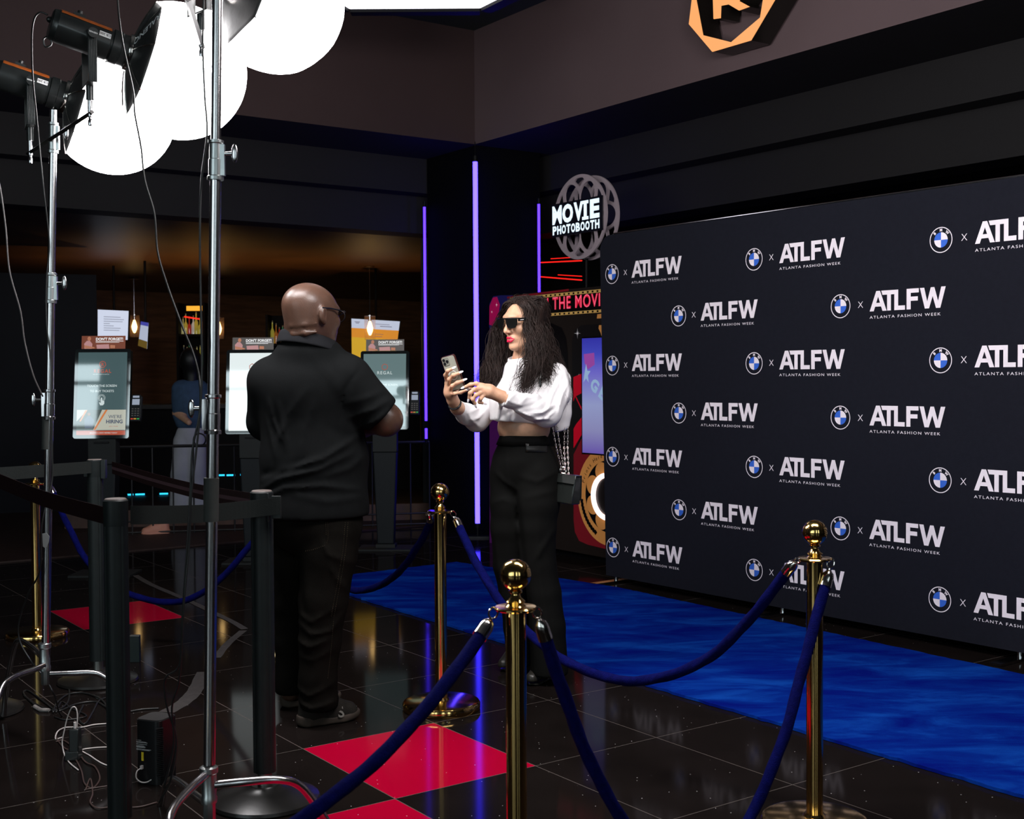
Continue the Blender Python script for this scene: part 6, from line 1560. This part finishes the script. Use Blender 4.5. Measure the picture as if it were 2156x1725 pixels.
# body under the clothes, arms and hands in one surface
bd = SDF(.04); bd.p = []
bd.cap(ww(1098, 765, .01), ww(1102, 800, .01), .046, .06); bd.ell(ww(1108, 825, .01), (.10, .085, .12)); bd.ell(ww(1103, 900, .02), (.122, .088, .10)); bd.ell(ww(1104, 975, .03), (.14, .10, .12))
bd.chain([ww(1125, 1000, 0), ww(1136, 1190, 0), ww(1148, 1390, -.02)], [.075, .05, .030]); bd.chain([ww(1080, 1000, .06), ww(1076, 1190, .1), ww(1088, 1375, .16)], [.075, .05, .030])
NA = [ww(1168, 800, -.02), ww(1152, 868, -.10), ww(1066, 840, -.27), ww(1048, 832, -.29)]
FA = [ww(1080, 805, .12), ww(1003, 886, .05), ww(962, 858, -.12), ww(953, 842, -.16)]
bd.chain(NA, [.045, .040, .026, .023], k=.03); bd.chain(FA, [.045, .038, .026, .023], k=.03)
# near hand: back of the hand and pointing finger
bd.chain([ww(1048, 832, -.29), ww(1030, 824, -.300), ww(1014, 818, -.305)], [.0235, .0270, .0225], k=.02)
fing = [([(1016, 812, -.31), (1003, 808, -.315), (991, 810, -.305), (980, 815, -.295)], .0092), ([(1014, 818, -.315), (999, 820, -.335), (990, 828, -.335), (988, 838, -.325)], .0092),
        ([(1017, 825, -.315), (1003, 832, -.340), (996, 841, -.335), (1000, 850, -.325)], .0088), ([(1022, 829, -.31), (1012, 840, -.330), (1010, 847, -.32), (1016, 849, -.31)], .0078),
        ([(1036, 826, -.275), (1020, 822, -.262), (1004, 822, -.265), (990, 820, -.275)], .0100)]
add_fingers(bd, [([ww(*q) for q in pts], r) for pts, r in fing])
# far hand wrapped round the phone
bd.chain([ww(953, 842, -.16), ww(948, 826, -.185), ww(946, 808, -.195)], [.0235, .0255, .021], k=.02)
fing2 = [([(942, 806, -.20), (938, 790, -.235), (943, 781, -.262), (952, 777, -.268)], .0088), ([(945, 812, -.205), (946, 799, -.250), (955, 790, -.268), (966, 786, -.268)], .0090),
         ([(948, 820, -.205), (952, 813, -.255), (963, 806, -.268), (974, 802, -.265)], .0086), ([(951, 830, -.20), (958, 829, -.245), (970, 827, -.262), (982, 822, -.262)], .0078),
         ([(956, 828, -.17), (966, 815, -.155), (970, 800, -.165), (968, 788, -.175)], .0098)]
add_fingers(bd, [([ww(*q) for q in pts], r) for pts, r in fing2])
lo, hi = bounds(bd)
sdf_obj('body', bd, lo, np.array([hi[0], hi[1], hi[2]]), .0068, m_skin_l, wom, 1)
for nm, pts in (('near', fing), ('far', fing2)):
    hs = SDF(.014)
    if nm == 'near': hs.chain([ww(1052, 834, -.285), ww(1030, 824, -.300), ww(1014, 818, -.305)], [.0240, .0272, .0228], k=.02)
    else: hs.chain([ww(953, 842, -.16), ww(948, 826, -.185), ww(946, 808, -.195)], [.0240, .0258, .0214], k=.02)
    add_fingers(hs, [([ww(*q) for q in p_], r * 1.02) for p_, r in pts], k=.008)
    sdf_obj('hand', hs, *bounds(hs, .01), .0026, m_skin_l, wom, 1)
m_nail = mat('white_nail', (0.86, 0.80, 0.82), rough=0.15, coat=0.6)
for p_, r in fing + fing2:
    a, b = Vector(ww(*p_[-2])), Vector(ww(*p_[-1])); d = (b - a).normalized(); nn_ = Vector((-.35, -.9, .25)); nn_ = (nn_ - d * nn_.dot(d)).normalized(); sd_ = d.cross(nn_)
    R_ = Matrix((d, sd_, nn_)).transposed(); mb = MB(); mb.ell(b + d * .009 + nn_ * .0045, (.0135, .0052, .0022), n=14, R=R_); mb.build('fingernail', m_nail, wom, world=True)
mb = MB(); wc = Vector(ww(958, 852, -.145)); ax_ = Vector(FA[3] - FA[2]).normalized(); u_ = ax_.cross(Vector((0, 1, 0))).normalized(); v_ = ax_.cross(u_)
mb.tube([wc + u_ * .0265 * math.cos(t_) + v_ * .0265 * math.sin(t_) for t_ in [k * 2 * PI / 32 for k in range(32)]], .0052, n=8, closed=True); mb.build('watch_band', mat('black_band', (0.02, 0.02, 0.022), rough=.25), wom, world=True)
# white cropped shirt
m_shirt = mat('white_cotton_poplin', (0.80, 0.77, 0.78), rough=0.8, noise=0.02, bump=0.55, bscale=13, spec=0.2)
ws_ = SDF(.045)
ws_.ell(ww(1108, 818, .01), (.120, .105, .125)); ws_.cap(ww(1086, 790, .08), ww(1156, 792, .02), .056, .064); ws_.ell(ww(1096, 772, .01), (.066, .060, .036))
ws_.ell(ww(1078, 845, -.03), (.098, .09, .085)); ws_.cap(ww(1062, 850, -.05), ww(1060, 900, -.05), .062, .064, k=.03); ws_.ell(ww(1120, 875, .02), (.120, .10, .07))
ws_.cap(ww(1180, 800, .09), ww(1180, 900, .10), .050, .040, k=.03)
ws_.fn(plane(ww(1090, 889, 0), (-.10, 0, -1)), k=.008, op='i')
arm1 = SDF(.02); arm1.chain([ww(1166, 792, -.01), ww(1166, 830, -.06), ww(1151, 868, -.10)], [.066, .070, .066], k=.03); arm1.chain([ww(1151, 868, -.10), ww(1120, 858, -.17), ww(1064, 839, -.275)], [.066, .056, .036], k=.02)
arm1.fn(plane(ww(1060, 838, -.28), V(Vector(NA[2] - NA[1]).normalized())), k=.004, op='i')
arm2 = SDF(.02); arm2.chain([ww(1082, 800, .11), ww(1030, 855, .08), ww(1004, 884, .05), ww(982, 872, -.03), ww(962, 858, -.11)], [.06, .058, .054, .046, .034], k=.02)
arm2.fn(plane(ww(960, 856, -.12), V(Vector(FA[2] - FA[1]).normalized())), k=.004, op='i')
ws_.fn(arm1, k=.016); ws_.fn(arm2, k=.016)
tail = SDF(.02); tail.chain([ww(1186, 830, .09), ww(1184, 870, .09), ww(1180, 900, .09)], [.040, .038, .034]); tail.fn(plane(ww(1185, 907, .09), (.25, 0, -1)), k=.006, op='i'); ws_.fn(tail, k=.02)
ws_.fn(folds([([(1195, 800), (1178, 840), (1172, 870)], .007, .008), ([(1180, 790), (1160, 830), (1150, 862)], .007, .008), ([(1165, 850), (1140, 866), (1105, 868)], .007, .007), ([(1160, 880), (1130, 880), (1095, 866)], .006, .007),
              ([(1100, 852), (1080, 845), (1066, 838)], .004, .005), ([(1030, 836), (1010, 858), (990, 868)], .006, .007), ([(1024, 862), (1008, 880), (992, 884)], .006, .007), ([(1110, 790), (1090, 820), (1062, 850)], .004, .008),
              ([(1085, 765), (1068, 800), (1042, 850), (1034, 885)], .003, .005), ([(1148, 800), (1130, 830), (1100, 838)], .005, .008), ([(1200, 850), (1192, 880), (1188, 905)], .006, .008), ([(1125, 850), (1085, 858), (1050, 880)], -.004, .008),
              ([(1170, 800), (1185, 825), (1195, 860)], -.006, .007), ([(1140, 885), (1150, 870), (1172, 855)], -.007, .006), ([(1175, 850), (1150, 878), (1120, 882)], .006, .006), ([(1090, 862), (1110, 872), (1135, 872)], .005, .006), ([(1120, 790), (1108, 830), (1095, 850)], .004, .007), ([(1188, 780), (1196, 820), (1190, 850)], .005, .007), ([(1050, 840), (1052, 865), (1048, 888)], .006, .008), ([(1075, 850), (1078, 872), (1075, 888)], -.005, .008), ([(985, 862), (995, 885), (1010, 900)], .005, .007), ([(1160, 800), (1145, 835), (1120, 850)], -.005, .007)], ww, 5.72), op='a')
lo, hi = bounds(ws_, .03); lo = np.minimum(lo, np.minimum(bounds(arm1)[0], bounds(arm2)[0])); hi = np.maximum(hi, bounds(arm1)[1])
shirt = sdf_obj('white_shirt', ws_, lo, hi, .0058, m_shirt, wom, 1)
# stand collar, placket and buttons
mb = MB(); vs = []; c0_ = Vector(ww(1097, 757, .005)); n_ = 32
for k in range(n_ + 1):
    a = 2 * PI * k / n_; dx, dy = math.cos(a), math.sin(a); fw_ = dx * -.755 + dy * -.655
    p = c0_ + Vector((dx * .060, dy * .057, -.016 * fw_)); vs += [p - Vector((0, 0, .030)) + Vector((dx, dy, 0)) * .006, p + Vector((0, 0, .016)), p + Vector((0, 0, .016)) - Vector((dx, dy, 0)) * .004, p - Vector((0, 0, .030))]
mb.add(vs, [(i * 4 + j, (i + 1) * 4 + j, (i + 1) * 4 + (j + 1) % 4, i * 4 + (j + 1) % 4) for i in range(n_) for j in range(4)]); mb.build('shirt_collar', m_shirt, wom, world=True, ang=None)
mb = MB(); strip = []; yy = np.linspace(768, 884, 24)
for y in yy:
    x = 1083 - (y - 768) * .36; a_, b2_ = on_sdf(ws_, x, y), on_sdf(ws_, x + 9, y + .5); strip += [a_ + Vector((-.002, -.0035, 0)), b2_ + Vector((-.002, -.0035, 0))]
mb.add(strip, [(2 * i, 2 * i + 1, 2 * i + 3, 2 * i + 2) for i in range(len(yy) - 1)]); o = mb.build('placket', m_shirt, shirt, ang=None); s_ = o.modifiers.new('t', 'SOLIDIFY'); s_.thickness = .0025
for y in (785, 806):
    c_ = on_sdf(ws_, 1083 - (y - 768) * .36 + 4.5, y) + Vector((-.002, -.006, 0)); mb = MB(); mb.cyl(c_, c_ + Vector((-.0008, -.0022, 0)), .0055, n=14); mb.build('button', m_nail, shirt)
# trousers
m_trs = mat('black_suiting', (0.0055, 0.0055, 0.0052), rough=0.75, noise=0.1, bump=0.15, bscale=400, spec=0.06)
tr = SDF(.04)
tr.ell(ww(1103, 985, .03), (.150, .115, .145)); tr.cap(ww(1102, 930, .02), ww(1103, 960, .03), .108, .125)
tr.chain([ww(1130, 1000, 0), ww(1131, 1060, -.01), ww(1128, 1110, -.01), ww(1133, 1190, -.01), ww(1143, 1250, -.01), ww(1150, 1320, -.015), ww(1156, 1412, -.02)], [.108, .102, .092, .082, .083, .087, .088], k=.015)
tr.chain([ww(1078, 1000, .06), ww(1077, 1060, .06), ww(1074, 1110, .07), ww(1075, 1190, .09), ww(1083, 1250, .11), ww(1089, 1320, .14), ww(1094, 1402, .16)], [.105, .098, .090, .080, .070, .064, .060], k=.015)
tr.fn(plane(ww(1102, 917, 0), (0.02, 0, 1)), k=.006, op='i'); tr.fn(plane(ww(1140, 1418, 0), (0.0, 0, -1)), k=.006, op='i')
tr.fn(folds([([(1064, 935), (1066, 990), (1072, 1030)], .003, .005), ([(1085, 1040), (1094, 1100), (1102, 1180)], -.012, .012), ([(1172, 990), (1130, 1010), (1095, 1000)], .005, .012), ([(1040, 990), (1060, 1010), (1090, 1030)], .005, .010), ([(1175, 1030), (1140, 1035), (1100, 1045)], .004, .014),
             ([(1035, 1060), (1060, 1050), (1085, 1060)], .004, .012), ([(1130, 1090), (1135, 1200), (1150, 1300), (1155, 1400)], .004, .010), ([(1168, 1110), (1140, 1150), (1120, 1180)], .006, .014), ([(1105, 1180), (1110, 1280), (1115, 1400)], -.010, .012), ([(1040, 1120), (1050, 1200), (1062, 1300)], .004, .012)], ww, 5.75), op='a')
lo, hi = bounds(tr, .03); hi[2] = ww(1100, 905)[2]
trs = sdf_obj('trousers', tr, lo, hi, .008, m_trs, wom, 2)
mb = MB(); vs = []; n_ = 48
for k in range(n_ + 1):
    a = 2 * PI * k / n_; 
    for z_, g2 in ((917, .004), (936, .007)):
        c_ = ww(1102.5 if z_ == 917 else 1102, z_, .02); q = np.array([[c_[0] + math.cos(a) * t_, c_[1] + math.sin(a) * t_, c_[2] - .004] for t_ in np.linspace(.04, .2, 60)]); f0 = tr(q); kk_ = np.argmax(f0 > 0)
        vs.append((c_[0] + math.cos(a) * (.04 + .16 * kk_ / 59 + g2 - .002), c_[1] + math.sin(a) * (.04 + .16 * kk_ / 59 + g2 - .002), c_[2]))
mb.add(vs, [(2 * i, 2 * i + 1, 2 * i + 3, 2 * i + 2) for i in range(n_)]); o = mb.build('waistband', m_trs, trs, world=False, ang=None); s_ = o.modifiers.new('t', 'SOLIDIFY'); s_.thickness = .004
mb = MB(); fl_p = [[on_sdf(tr, 1108 + 45 * i / 8, 934 + 17 * j / 3 + i * .25) + Vector((-.003, -.006, 0)) for i in range(9)] for j in range(4)]
vs = [v for r in fl_p for v in r]; mb.add(vs, [(j * 9 + i, j * 9 + i + 1, (j + 1) * 9 + i + 1, (j + 1) * 9 + i) for j in range(3) for i in range(8)])
o = mb.build('pocket_flap', mat('black_satin', (0.010, 0.010, 0.0095), rough=.42), trs, ang=None); s_ = o.modifiers.new('t', 'SOLIDIFY'); s_.thickness = .002; s_.offset = 0
# shoes
m_heel = mat('black_leather_shoe', (0.02, 0.018, 0.015), rough=0.35)
sneaker(wom, G(1160, 1428), G(1110, 1448), m_heel, m_heel, wid=.72, hgt=.75, sole_h=.012, pointed=True)
sneaker(wom, G(1097, 1404), G(1052, 1416), m_heel, m_heel, wid=.72, hgt=.75, sole_h=.012, pointed=True)
# sunglasses
m_sun = mat('sunglass_black', (0.006, 0.006, 0.006), rough=0.12, coat=1.0)
mb = MB()
for sd in (1, -1):
    pts = [(.006, .020), (.030, .023), (.064, .023), (.069, .016), (.066, -.006), (.056, -.020), (.034, -.023), (.016, -.018), (.009, -.002)]
    ps = [Vector(wl_(.112 - .35 * max(0, l - .02) ** 1.0 * .9, sd * l, u + .010)) for l, u in pts]
    nv = (ps[2] - ps[0]).cross(ps[6] - ps[0]).normalized(); nv = nv if nv.dot(Vector(RW[:, 0])) > 0 else -nv
    mb.slab(ps, nv, .003)
mb.build('sunglass_lenses', m_sun, wom, world=True, bevel=.0006, smooth=False)
mb = MB(); mb.tube([wl_(.094, .070, .031), wl_(.104, .040, .0335), wl_(.112, .012, .0335), wl_(.112, -.012, .0335), wl_(.104, -.040, .0335), wl_(.094, -.070, .031)], .0036, n=8)
for sd in (1, -1):
    ps = [Vector(wl_(f_, sd * l_, u_)) for f_, l_, u_ in ((.096, .070, .034), (.04, .076, .030), (-.01, .079, .024), (-.01, .079, .016), (.04, .076, .018), (.096, .070, .018))]
    mb.slab(ps, Vector(RW[:, 1]) * sd, .004)
mb.build('sunglass_frame', m_sun, wom, world=True, bevel=.0006, smooth=False)
mb = MB(); q = Vector(wl_(.078, .0785, .024)); mb.box((0, 0, 0), (.018, .0022, .0022), M=frame(q, Vector(RW[:, 0]), Vector(RW[:, 2]))); mb.build('temple_mark', m_lbl, wom, world=True)

# ---- hair: a filled mass plus long wavy locks
hm = SDF(.03)
hm.ell(wl_(-.026, 0, .040), (.090, .080, .078), RW)
hm.chain([wl_(-.02, .065, .05), ww(1122, 700, -.06), ww(1126, 745, -.10), ww(1116, 785, -.13), ww(1103, 810, -.15)], [.034, .032, .030, .018, .006])
hm.chain([wl_(-.055, .035, .05), ww(1126, 690, .03), ww(1134, 735, .02), ww(1150, 775, 0), ww(1166, 795, -.03)], [.044, .046, .046, .034, .012])
hm.chain([wl_(-.02, -.06, .05), ww(1062, 690, .14), ww(1052, 735, .13), ww(1042, 775, .10), ww(1030, 800, .06)], [.030, .030, .030, .022, .008])
hm.ell(ww(1112, 730, .08), (.08, .07, .12))
fc = SDF(.01); fc.ell(wl_(.070, 0, -.030), (.080, .060, .090), RW); fc.ell(wl_(.085, .015, .02), (.070, .052, .062), RW)
hm.fn(fc, k=.012, op='s')
lo, hi = bounds(hm, .02)
hair = sdf_obj('hair', hm, lo, hi, .0065, m_hair, wom, 1)
rs_ = np.random.RandomState(21)
def hp(pts): return [np.array(p, float) for p in pts]
GA = [hp([wl_(.040, .020, .108), wl_(.040, .068, .085), ww(1117, 676, -.10), ww(1121, 715, -.12), ww(1115, 760, -.16), ww(1102, 800, -.19), ww(1092, 826, -.19)]),
      hp([wl_(.015, .025, .116), wl_(.010, .085, .085), ww(1132, 690, -.09), ww(1138, 735, -.12), ww(1130, 775, -.15), ww(1116, 808, -.18), ww(1102, 828, -.18)])]
GBk = [hp([wl_(.000, .025, .117), wl_(-.025, .085, .080), ww(1130, 690, -.05), ww(1139, 735, -.06), ww(1144, 770, -.08), ww(1147, 795, -.10), ww(1142, 815, -.12)]),
       hp([wl_(-.045, .010, .112), wl_(-.088, .050, .070), ww(1138, 680, .02), ww(1151, 730, .02), ww(1165, 765, .02), ww(1182, 800, 0), ww(1193, 845, .02)])]
GF = [hp([wl_(.046, -.020, .104), wl_(.052, -.055, .080), ww(1059, 685, .10), ww(1055, 725, .10), ww(1048, 765, .06), ww(1040, 795, .02), ww(1030, 812, .0)]),
      hp([wl_(.000, -.030, .115), wl_(-.010, -.085, .080), ww(1052, 690, .16), ww(1040, 735, .15), ww(1028, 775, .12), ww(1016, 800, .08), ww(1010, 812, .06)])]
GT = [hp([wl_(.046, .0, .102), wl_(.028, .045, .108), wl_(-.02, .088, .090), ww(1131, 690, -.03), ww(1142, 740, -.03), ww(1154, 775, -.04), ww(1172, 800, -.06)]),
      hp([wl_(.046, .0, .102), wl_(.033, -.045, .106), wl_(-.01, -.085, .085), ww(1056, 700, .15), ww(1044, 745, .13), ww(1034, 780, .1), ww(1022, 806, .06)])]
GM = [hp([wl_(-.02, .02, .116), wl_(-.055, .065, .10), ww(1128, 665, .0), ww(1135, 705, -.02), ww(1141, 745, -.03), ww(1149, 775, -.05), ww(1158, 800, -.08)]), GBk[1]]
locks = MB()
for gs, n_, spread, endcut in ((GA, 64, .012, .34), (GBk, 105, .016, .34), (GF, 85, .017, .28), (GT, 75, .012, .3), (GM, 75, .019, .3)):
    for i in range(n_):
        t = rs_.rand(); base = [a * (1 - t) + b * t for a, b in zip(*gs)]; off = rs_.randn(3) * spread; ph = rs_.rand() * 6.28; fr_ = rs_.uniform(2.0, 3.6); amp = rs_.uniform(.007, .019)
        for q_ in range(8):                                          # a lock is a bundle of fine strands
            o2 = rs_.randn(3) * .0042; cut = 1 - rs_.rand() ** 1.6 * endcut; ph2 = ph + rs_.randn() * .35
            path = smooth_path([Vector(p + off * (.25 + .75 * min(1, j / 2.5)) + o2 * (.5 + j * .35)) for j, p in enumerate(base)], 6); path = path[:max(10, int(len(path) * cut))]; m_ = len(path); out = []
            for j, p in enumerate(path):
                f_ = j / (m_ - 1); w_ = amp * min(1, f_ * 2.2); d_ = (path[min(j + 1, m_ - 1)] - path[max(j - 1, 0)]).normalized(); a_ = d_.cross(Vector((0, 1, 0.2))).normalized(); b_ = d_.cross(a_)
                out.append(p + a_ * w_ * math.sin(ph2 + f_ * fr_ * 6.28) + b_ * w_ * .7 * math.cos(ph2 * 1.3 + f_ * fr_ * 6.28))
            r0 = rs_.uniform(.0008, .0020); locks.tube(out, [r0 * (1 - .7 * (j / (m_ - 1)) ** 2) for j in range(m_)], n=4, caps=False)
for i in range(70):                                                 # loose flyaway strands
    gs = (GA, GBk, GF, GF, GM)[i % 5]; t = rs_.uniform(-.25, 1.25); base = [a * (1 - t) + b * t for a, b in zip(*gs)]; off = rs_.randn(3) * .02; ph = rs_.rand() * 6.28
    path = smooth_path([Vector(p + off * (.05 + .95 * min(1, j / 3))) for j, p in enumerate(base)], 7); m_ = len(path)
    locks.tube([p + Vector((math.sin(ph + j * .55), 0, math.cos(ph + j * .4))) * .009 * min(1, j / m_ * 2) for j, p in enumerate(path)], .0006, n=4, caps=False)
locks.build('hair_locks', m_hair, hair, ang=None)

# ---- phone in her hand
pc_ = Vector(ww(954, 785, -.235)); U_ = Vector((-.30, -.10, .95)).normalized(); Rt = Vector((.80, -.52, .20)); Rt = (Rt - U_ * Rt.dot(U_)).normalized(); Nn = Rt.cross(U_).normalized()
if Nn.y > 0: Nn = -Nn
t = thing('smartphone', 'smartphone in a pale case held up in the woman\'s hand', 'phone', pc_ - U_ * .08)
PF = frame(pc_, Rt, U_, Nn)
def rr2(w, h, r): return [(x, y) for x, y in rrect(w, h, r)]
mb = MB(); mb.slab([PF @ Vector((x, y, -.0045)) for x, y in rr2(.074, .158, .012)], Nn, .009); mb.build('case_frame', mat('phone_frame_bronze', (0.12, 0.04, 0.035), rough=.25, metal=.6), t, world=True, bevel=.0012, smooth=False)
mb = MB(); mb.slab([PF @ Vector((x, y, .0046)) for x, y in rr2(.068, .152, .010)], Nn, .0006); mb.build('back_glass', mat('phone_back_grey', (0.30, 0.30, 0.25), rough=.2), t, world=True, smooth=False)
mb = MB(); mb.slab([PF @ Vector((x - .014, y + .055, .0052)) for x, y in rr2(.034, .036, .008)], Nn, .002); mb.build('camera_bump', mat('phone_bump', (0.2, 0.2, 0.17), rough=.2), t, world=True, smooth=False)
for x, y in ((-.022, .063), (-.022, .047), (-.006, .055)):
    mb = MB(); c_ = PF @ Vector((x, y, .0072)); mb.cyl(c_, c_ + Nn * .002, .0066, n=20); mb.build('camera_lens', m_gls, t, world=True)
mb = MB(); mb.add(*shape_geo([circle(0, -.010, .022, 32), circle(0, -.010, .019, 32)]), 0, PF @ Matrix.Translation((0, 0, .0056))); mb.build('case_ring', m_lbl, t, world=True, smooth=False)
mb = MB(); mb.slab([PF @ Vector((x, y, -.0052)) for x, y in rr2(.068, .152, .010)], Nn, .0006); mb.build('phone_display', mat('phone_screen', (.01, .01, .01), rough=.1, emit=(.5, .5, .55), estr=.4), t, world=True, smooth=False)

# ---- handbag on a chain
bc = Vector(ww(1194, 1031, -.05)); t = thing('handbag', 'small black leather handbag on a chain hanging at the woman\'s hip', 'bag', bc - Vector((0, 0, .07)))
m_bag = mat('black_bag_leather', (0.012, 0.014, 0.013), rough=.25, coat=.3)
BM = Matrix.Translation(bc) @ Matrix.Rotation(.10, 4, 'Y') @ Matrix.Rotation(.95, 4, 'Z')
mb = MB(); mb.slab([BM @ Vector((x, -.055, z)) for x, z in ((-.036, -.062), (.036, -.062), (.034, -.02), (.022, .066), (-.022, .066), (-.034, -.02))], BM.to_3x3() @ Vector((0, 1, 0)), .11); mb.build('bag_body', m_bag, t, world=True, bevel=.006)
mb = MB(); mb.slab([BM @ Vector((x, -.057, z)) for x, z in ((.037, -.045), (.041, -.045), (.038, -.018), (.026, .070), (-.026, .070), (-.037, .030), (-.033, .030), (-.022, .064), (.022, .064), (.034, -.02))], BM.to_3x3() @ Vector((0, 1, 0)), .114); mb.build('bag_flap', m_bag, t, world=True, bevel=.002)
mb = MB(); k0_ = BM @ Vector((.041, .0, -.03)); mb.box((.043, 0.02, -.03), (.006, .05, .022), M=BM); mb.build('bag_clasp', m_chrome, t, world=True, bevel=.001)
mb = MB(); rg = Vector(ww(1186, 995, -.06)); mb.tube([rg + Vector((.014 * math.cos(a), 0, .010 + .014 * math.sin(a))) for a in [k * 2 * PI / 20 for k in range(20)]], .0026, n=8, closed=True); mb.box(rg - Vector((0, 0, .008)), (.028, .008, .008)); mb.build('strap_ring', m_silver, t, world=True)
m_chain = mat('chain_metal', (0.75, 0.62, 0.58), rough=.2, metal=1.0)
for pts in ([ww(1163, 893, -.05), ww(1170, 935, -.055), ww(1178, 970, -.06), ww(1184, 994, -.06)], [ww(1172, 893, -.04), ww(1178, 935, -.045), ww(1184, 970, -.055), ww(1188, 994, -.06)],
            [ww(1189, 900, .02), ww(1188, 935, .01), ww(1189, 965, -.02), ww(1191, 996, -.05)], [ww(1196, 900, .02), ww(1195, 935, .01), ww(1196, 965, -.02), ww(1197, 1000, -.05)]):
    path = smooth_path([Vector(p) for p in pts], 8); tot = sum((b - a).length for a, b in zip(path, path[1:])); nl = int(tot / .0125); mb = MB(); acc_ = 0; j = 0
    for k in range(nl):
        tgt = (k + .5) * tot / nl
        while j < len(path) - 2 and acc_ + (path[j + 1] - path[j]).length < tgt: acc_ += (path[j + 1] - path[j]).length; j += 1
        d_ = path[j + 1] - path[j]; p = path[j] + d_.normalized() * (tgt - acc_); a_ = d_.normalized(); b_ = (Vector((1, 0, 0)) if k % 2 else Vector((0, 1, 0))); b_ = (b_ - a_ * b_.dot(a_)).normalized()
        mb.tube([p + a_ * .0075 * math.cos(q) + b_ * .0032 * math.sin(q) for q in [i * 2 * PI / 10 for i in range(10)]], .0012, n=5, closed=True)
    mb.build('chain_strap', m_chain, t, world=True, ang=None)
mb = MB(); mb.tube(smooth_path([ww(1158, 752, .03), ww(1146, 768, -.055), ww(1141, 785, -.085), ww(1137, 800, -.10), ww(1140, 820, -.10), ww(1150, 850, -.075), ww(1160, 885, -.05)], 6), .0052, n=8); mb.build('shoulder_strap', m_bag, t, world=True)

# ================================================================ person in the bar behind the railing
def bb(px, py, dy=0.0): return V(P(px, py, 12.6 + dy))
bp_ = thing('person', 'person in a denim jacket and white trousers standing behind the railing at the bar', 'person', G(395, 1068) * 1.0)
bp_.location = (bb(398, 1000)[0], 12.6, 0); bp_.matrix_basis = Matrix.Translation(bp_.location)
k_ = 12.6 / 2600
q = SDF(.04); q.ell(bb(402, 760), (.085, .10, .12)); q.cap(bb(402, 775), bb(400, 810), .05, .055); q.ell(bb(400, 850), (.13, .10, .2)); q.chain([bb(390, 930), bb(385, 1000), bb(384, 1078)], [.09, .06, .04]); q.chain([bb(408, 930), bb(410, 1000), bb(411, 1078)], [.09, .06, .04])
q.chain([bb(376, 815), bb(374, 870), bb(398, 890, -.2)], [.05, .045, .03]); q.chain([bb(425, 815), bb(430, 870), bb(428, 905, .1)], [.05, .045, .03])
sdf_obj('body', q, *bounds(q), .013, m_skin_l, bp_, 1)
q = SDF(.05); q.ell(bb(402, 757), (.105, .12, .125)); q.cap(bb(404, 765, .02), bb(404, 812, .02), .095, .075)
sdf_obj('hair', q, *bounds(q), .013, mat('black_hair', (.004, .004, .004), rough=.5), bp_, 1)
q = SDF(.05); q.ell(bb(400, 842), (.17, .13, .20)); q.cap(bb(382, 815), bb(420, 815), .07, .07); q.cap(bb(376, 820), bb(375, 875), .065, .055); q.cap(bb(425, 820), bb(431, 878), .065, .055); q.ell(bb(402, 890), (.155, .12, .10)); q.fn(plane(bb(400, 904), (0, 0, -1)), k=.01, op='i')
sdf_obj('denim_jacket', q, *bounds(q), .013, mat('blue_denim', (.035, .07, .13), rough=.85, noise=.2, nscale=20), bp_, 1)
q = SDF(.05); q.ell(bb(402, 915), (.15, .12, .13)); q.chain([bb(388, 930), bb(382, 1000), bb(380, 1066)], [.11, .105, .11], k=.02); q.chain([bb(412, 930), bb(414, 1000), bb(417, 1066)], [.11, .105, .11], k=.02); q.fn(plane(bb(400, 1072), (0, 0, -1)), k=.01, op='i')
sdf_obj('white_trousers', q, *bounds(q), .013, mat('white_cotton', (.42, .42, .46), rough=.85), bp_, 1)
sneaker(bp_, Vector((bb(382, 1070)[0], 12.68, 0)), Vector((bb(376, 1070)[0] - .02, 12.45, 0)), mat('tan_shoe', (.35, .16, .07), rough=.6), m_sole); sneaker(bp_, Vector((bb(415, 1070)[0], 12.68, 0)), Vector((bb(418, 1070)[0], 12.45, 0)), mat('tan_shoe', (.35, .16, .07), rough=.6), m_sole)

# ---- two pale shoes seen low behind the belts, on the floor by the railing
for nm, hx, tx, y, m_, lb in (('sneaker', 182, 164, 1112, mat('white_shoe', (.45, .42, .45), rough=.6), 'white shoe on the floor behind the belt posts below the left kiosk'),
                              ('sneaker', 339, 313, 1127, mat('peach_shoe', (.50, .22, .15), rough=.6), 'peach coloured shoe on the floor at the foot of the black railing')):
    a_, b_ = G(hx, y), G(tx, y); a_.y += .04; mid_ = a_.lerp(b_, .5); d_ = (b_ - a_).normalized() * .13
    t_ = thing(nm, lb, 'shoe', mid_); sneaker(t_, mid_ - d_, mid_ + d_, m_, m_, name='shoe_upper')
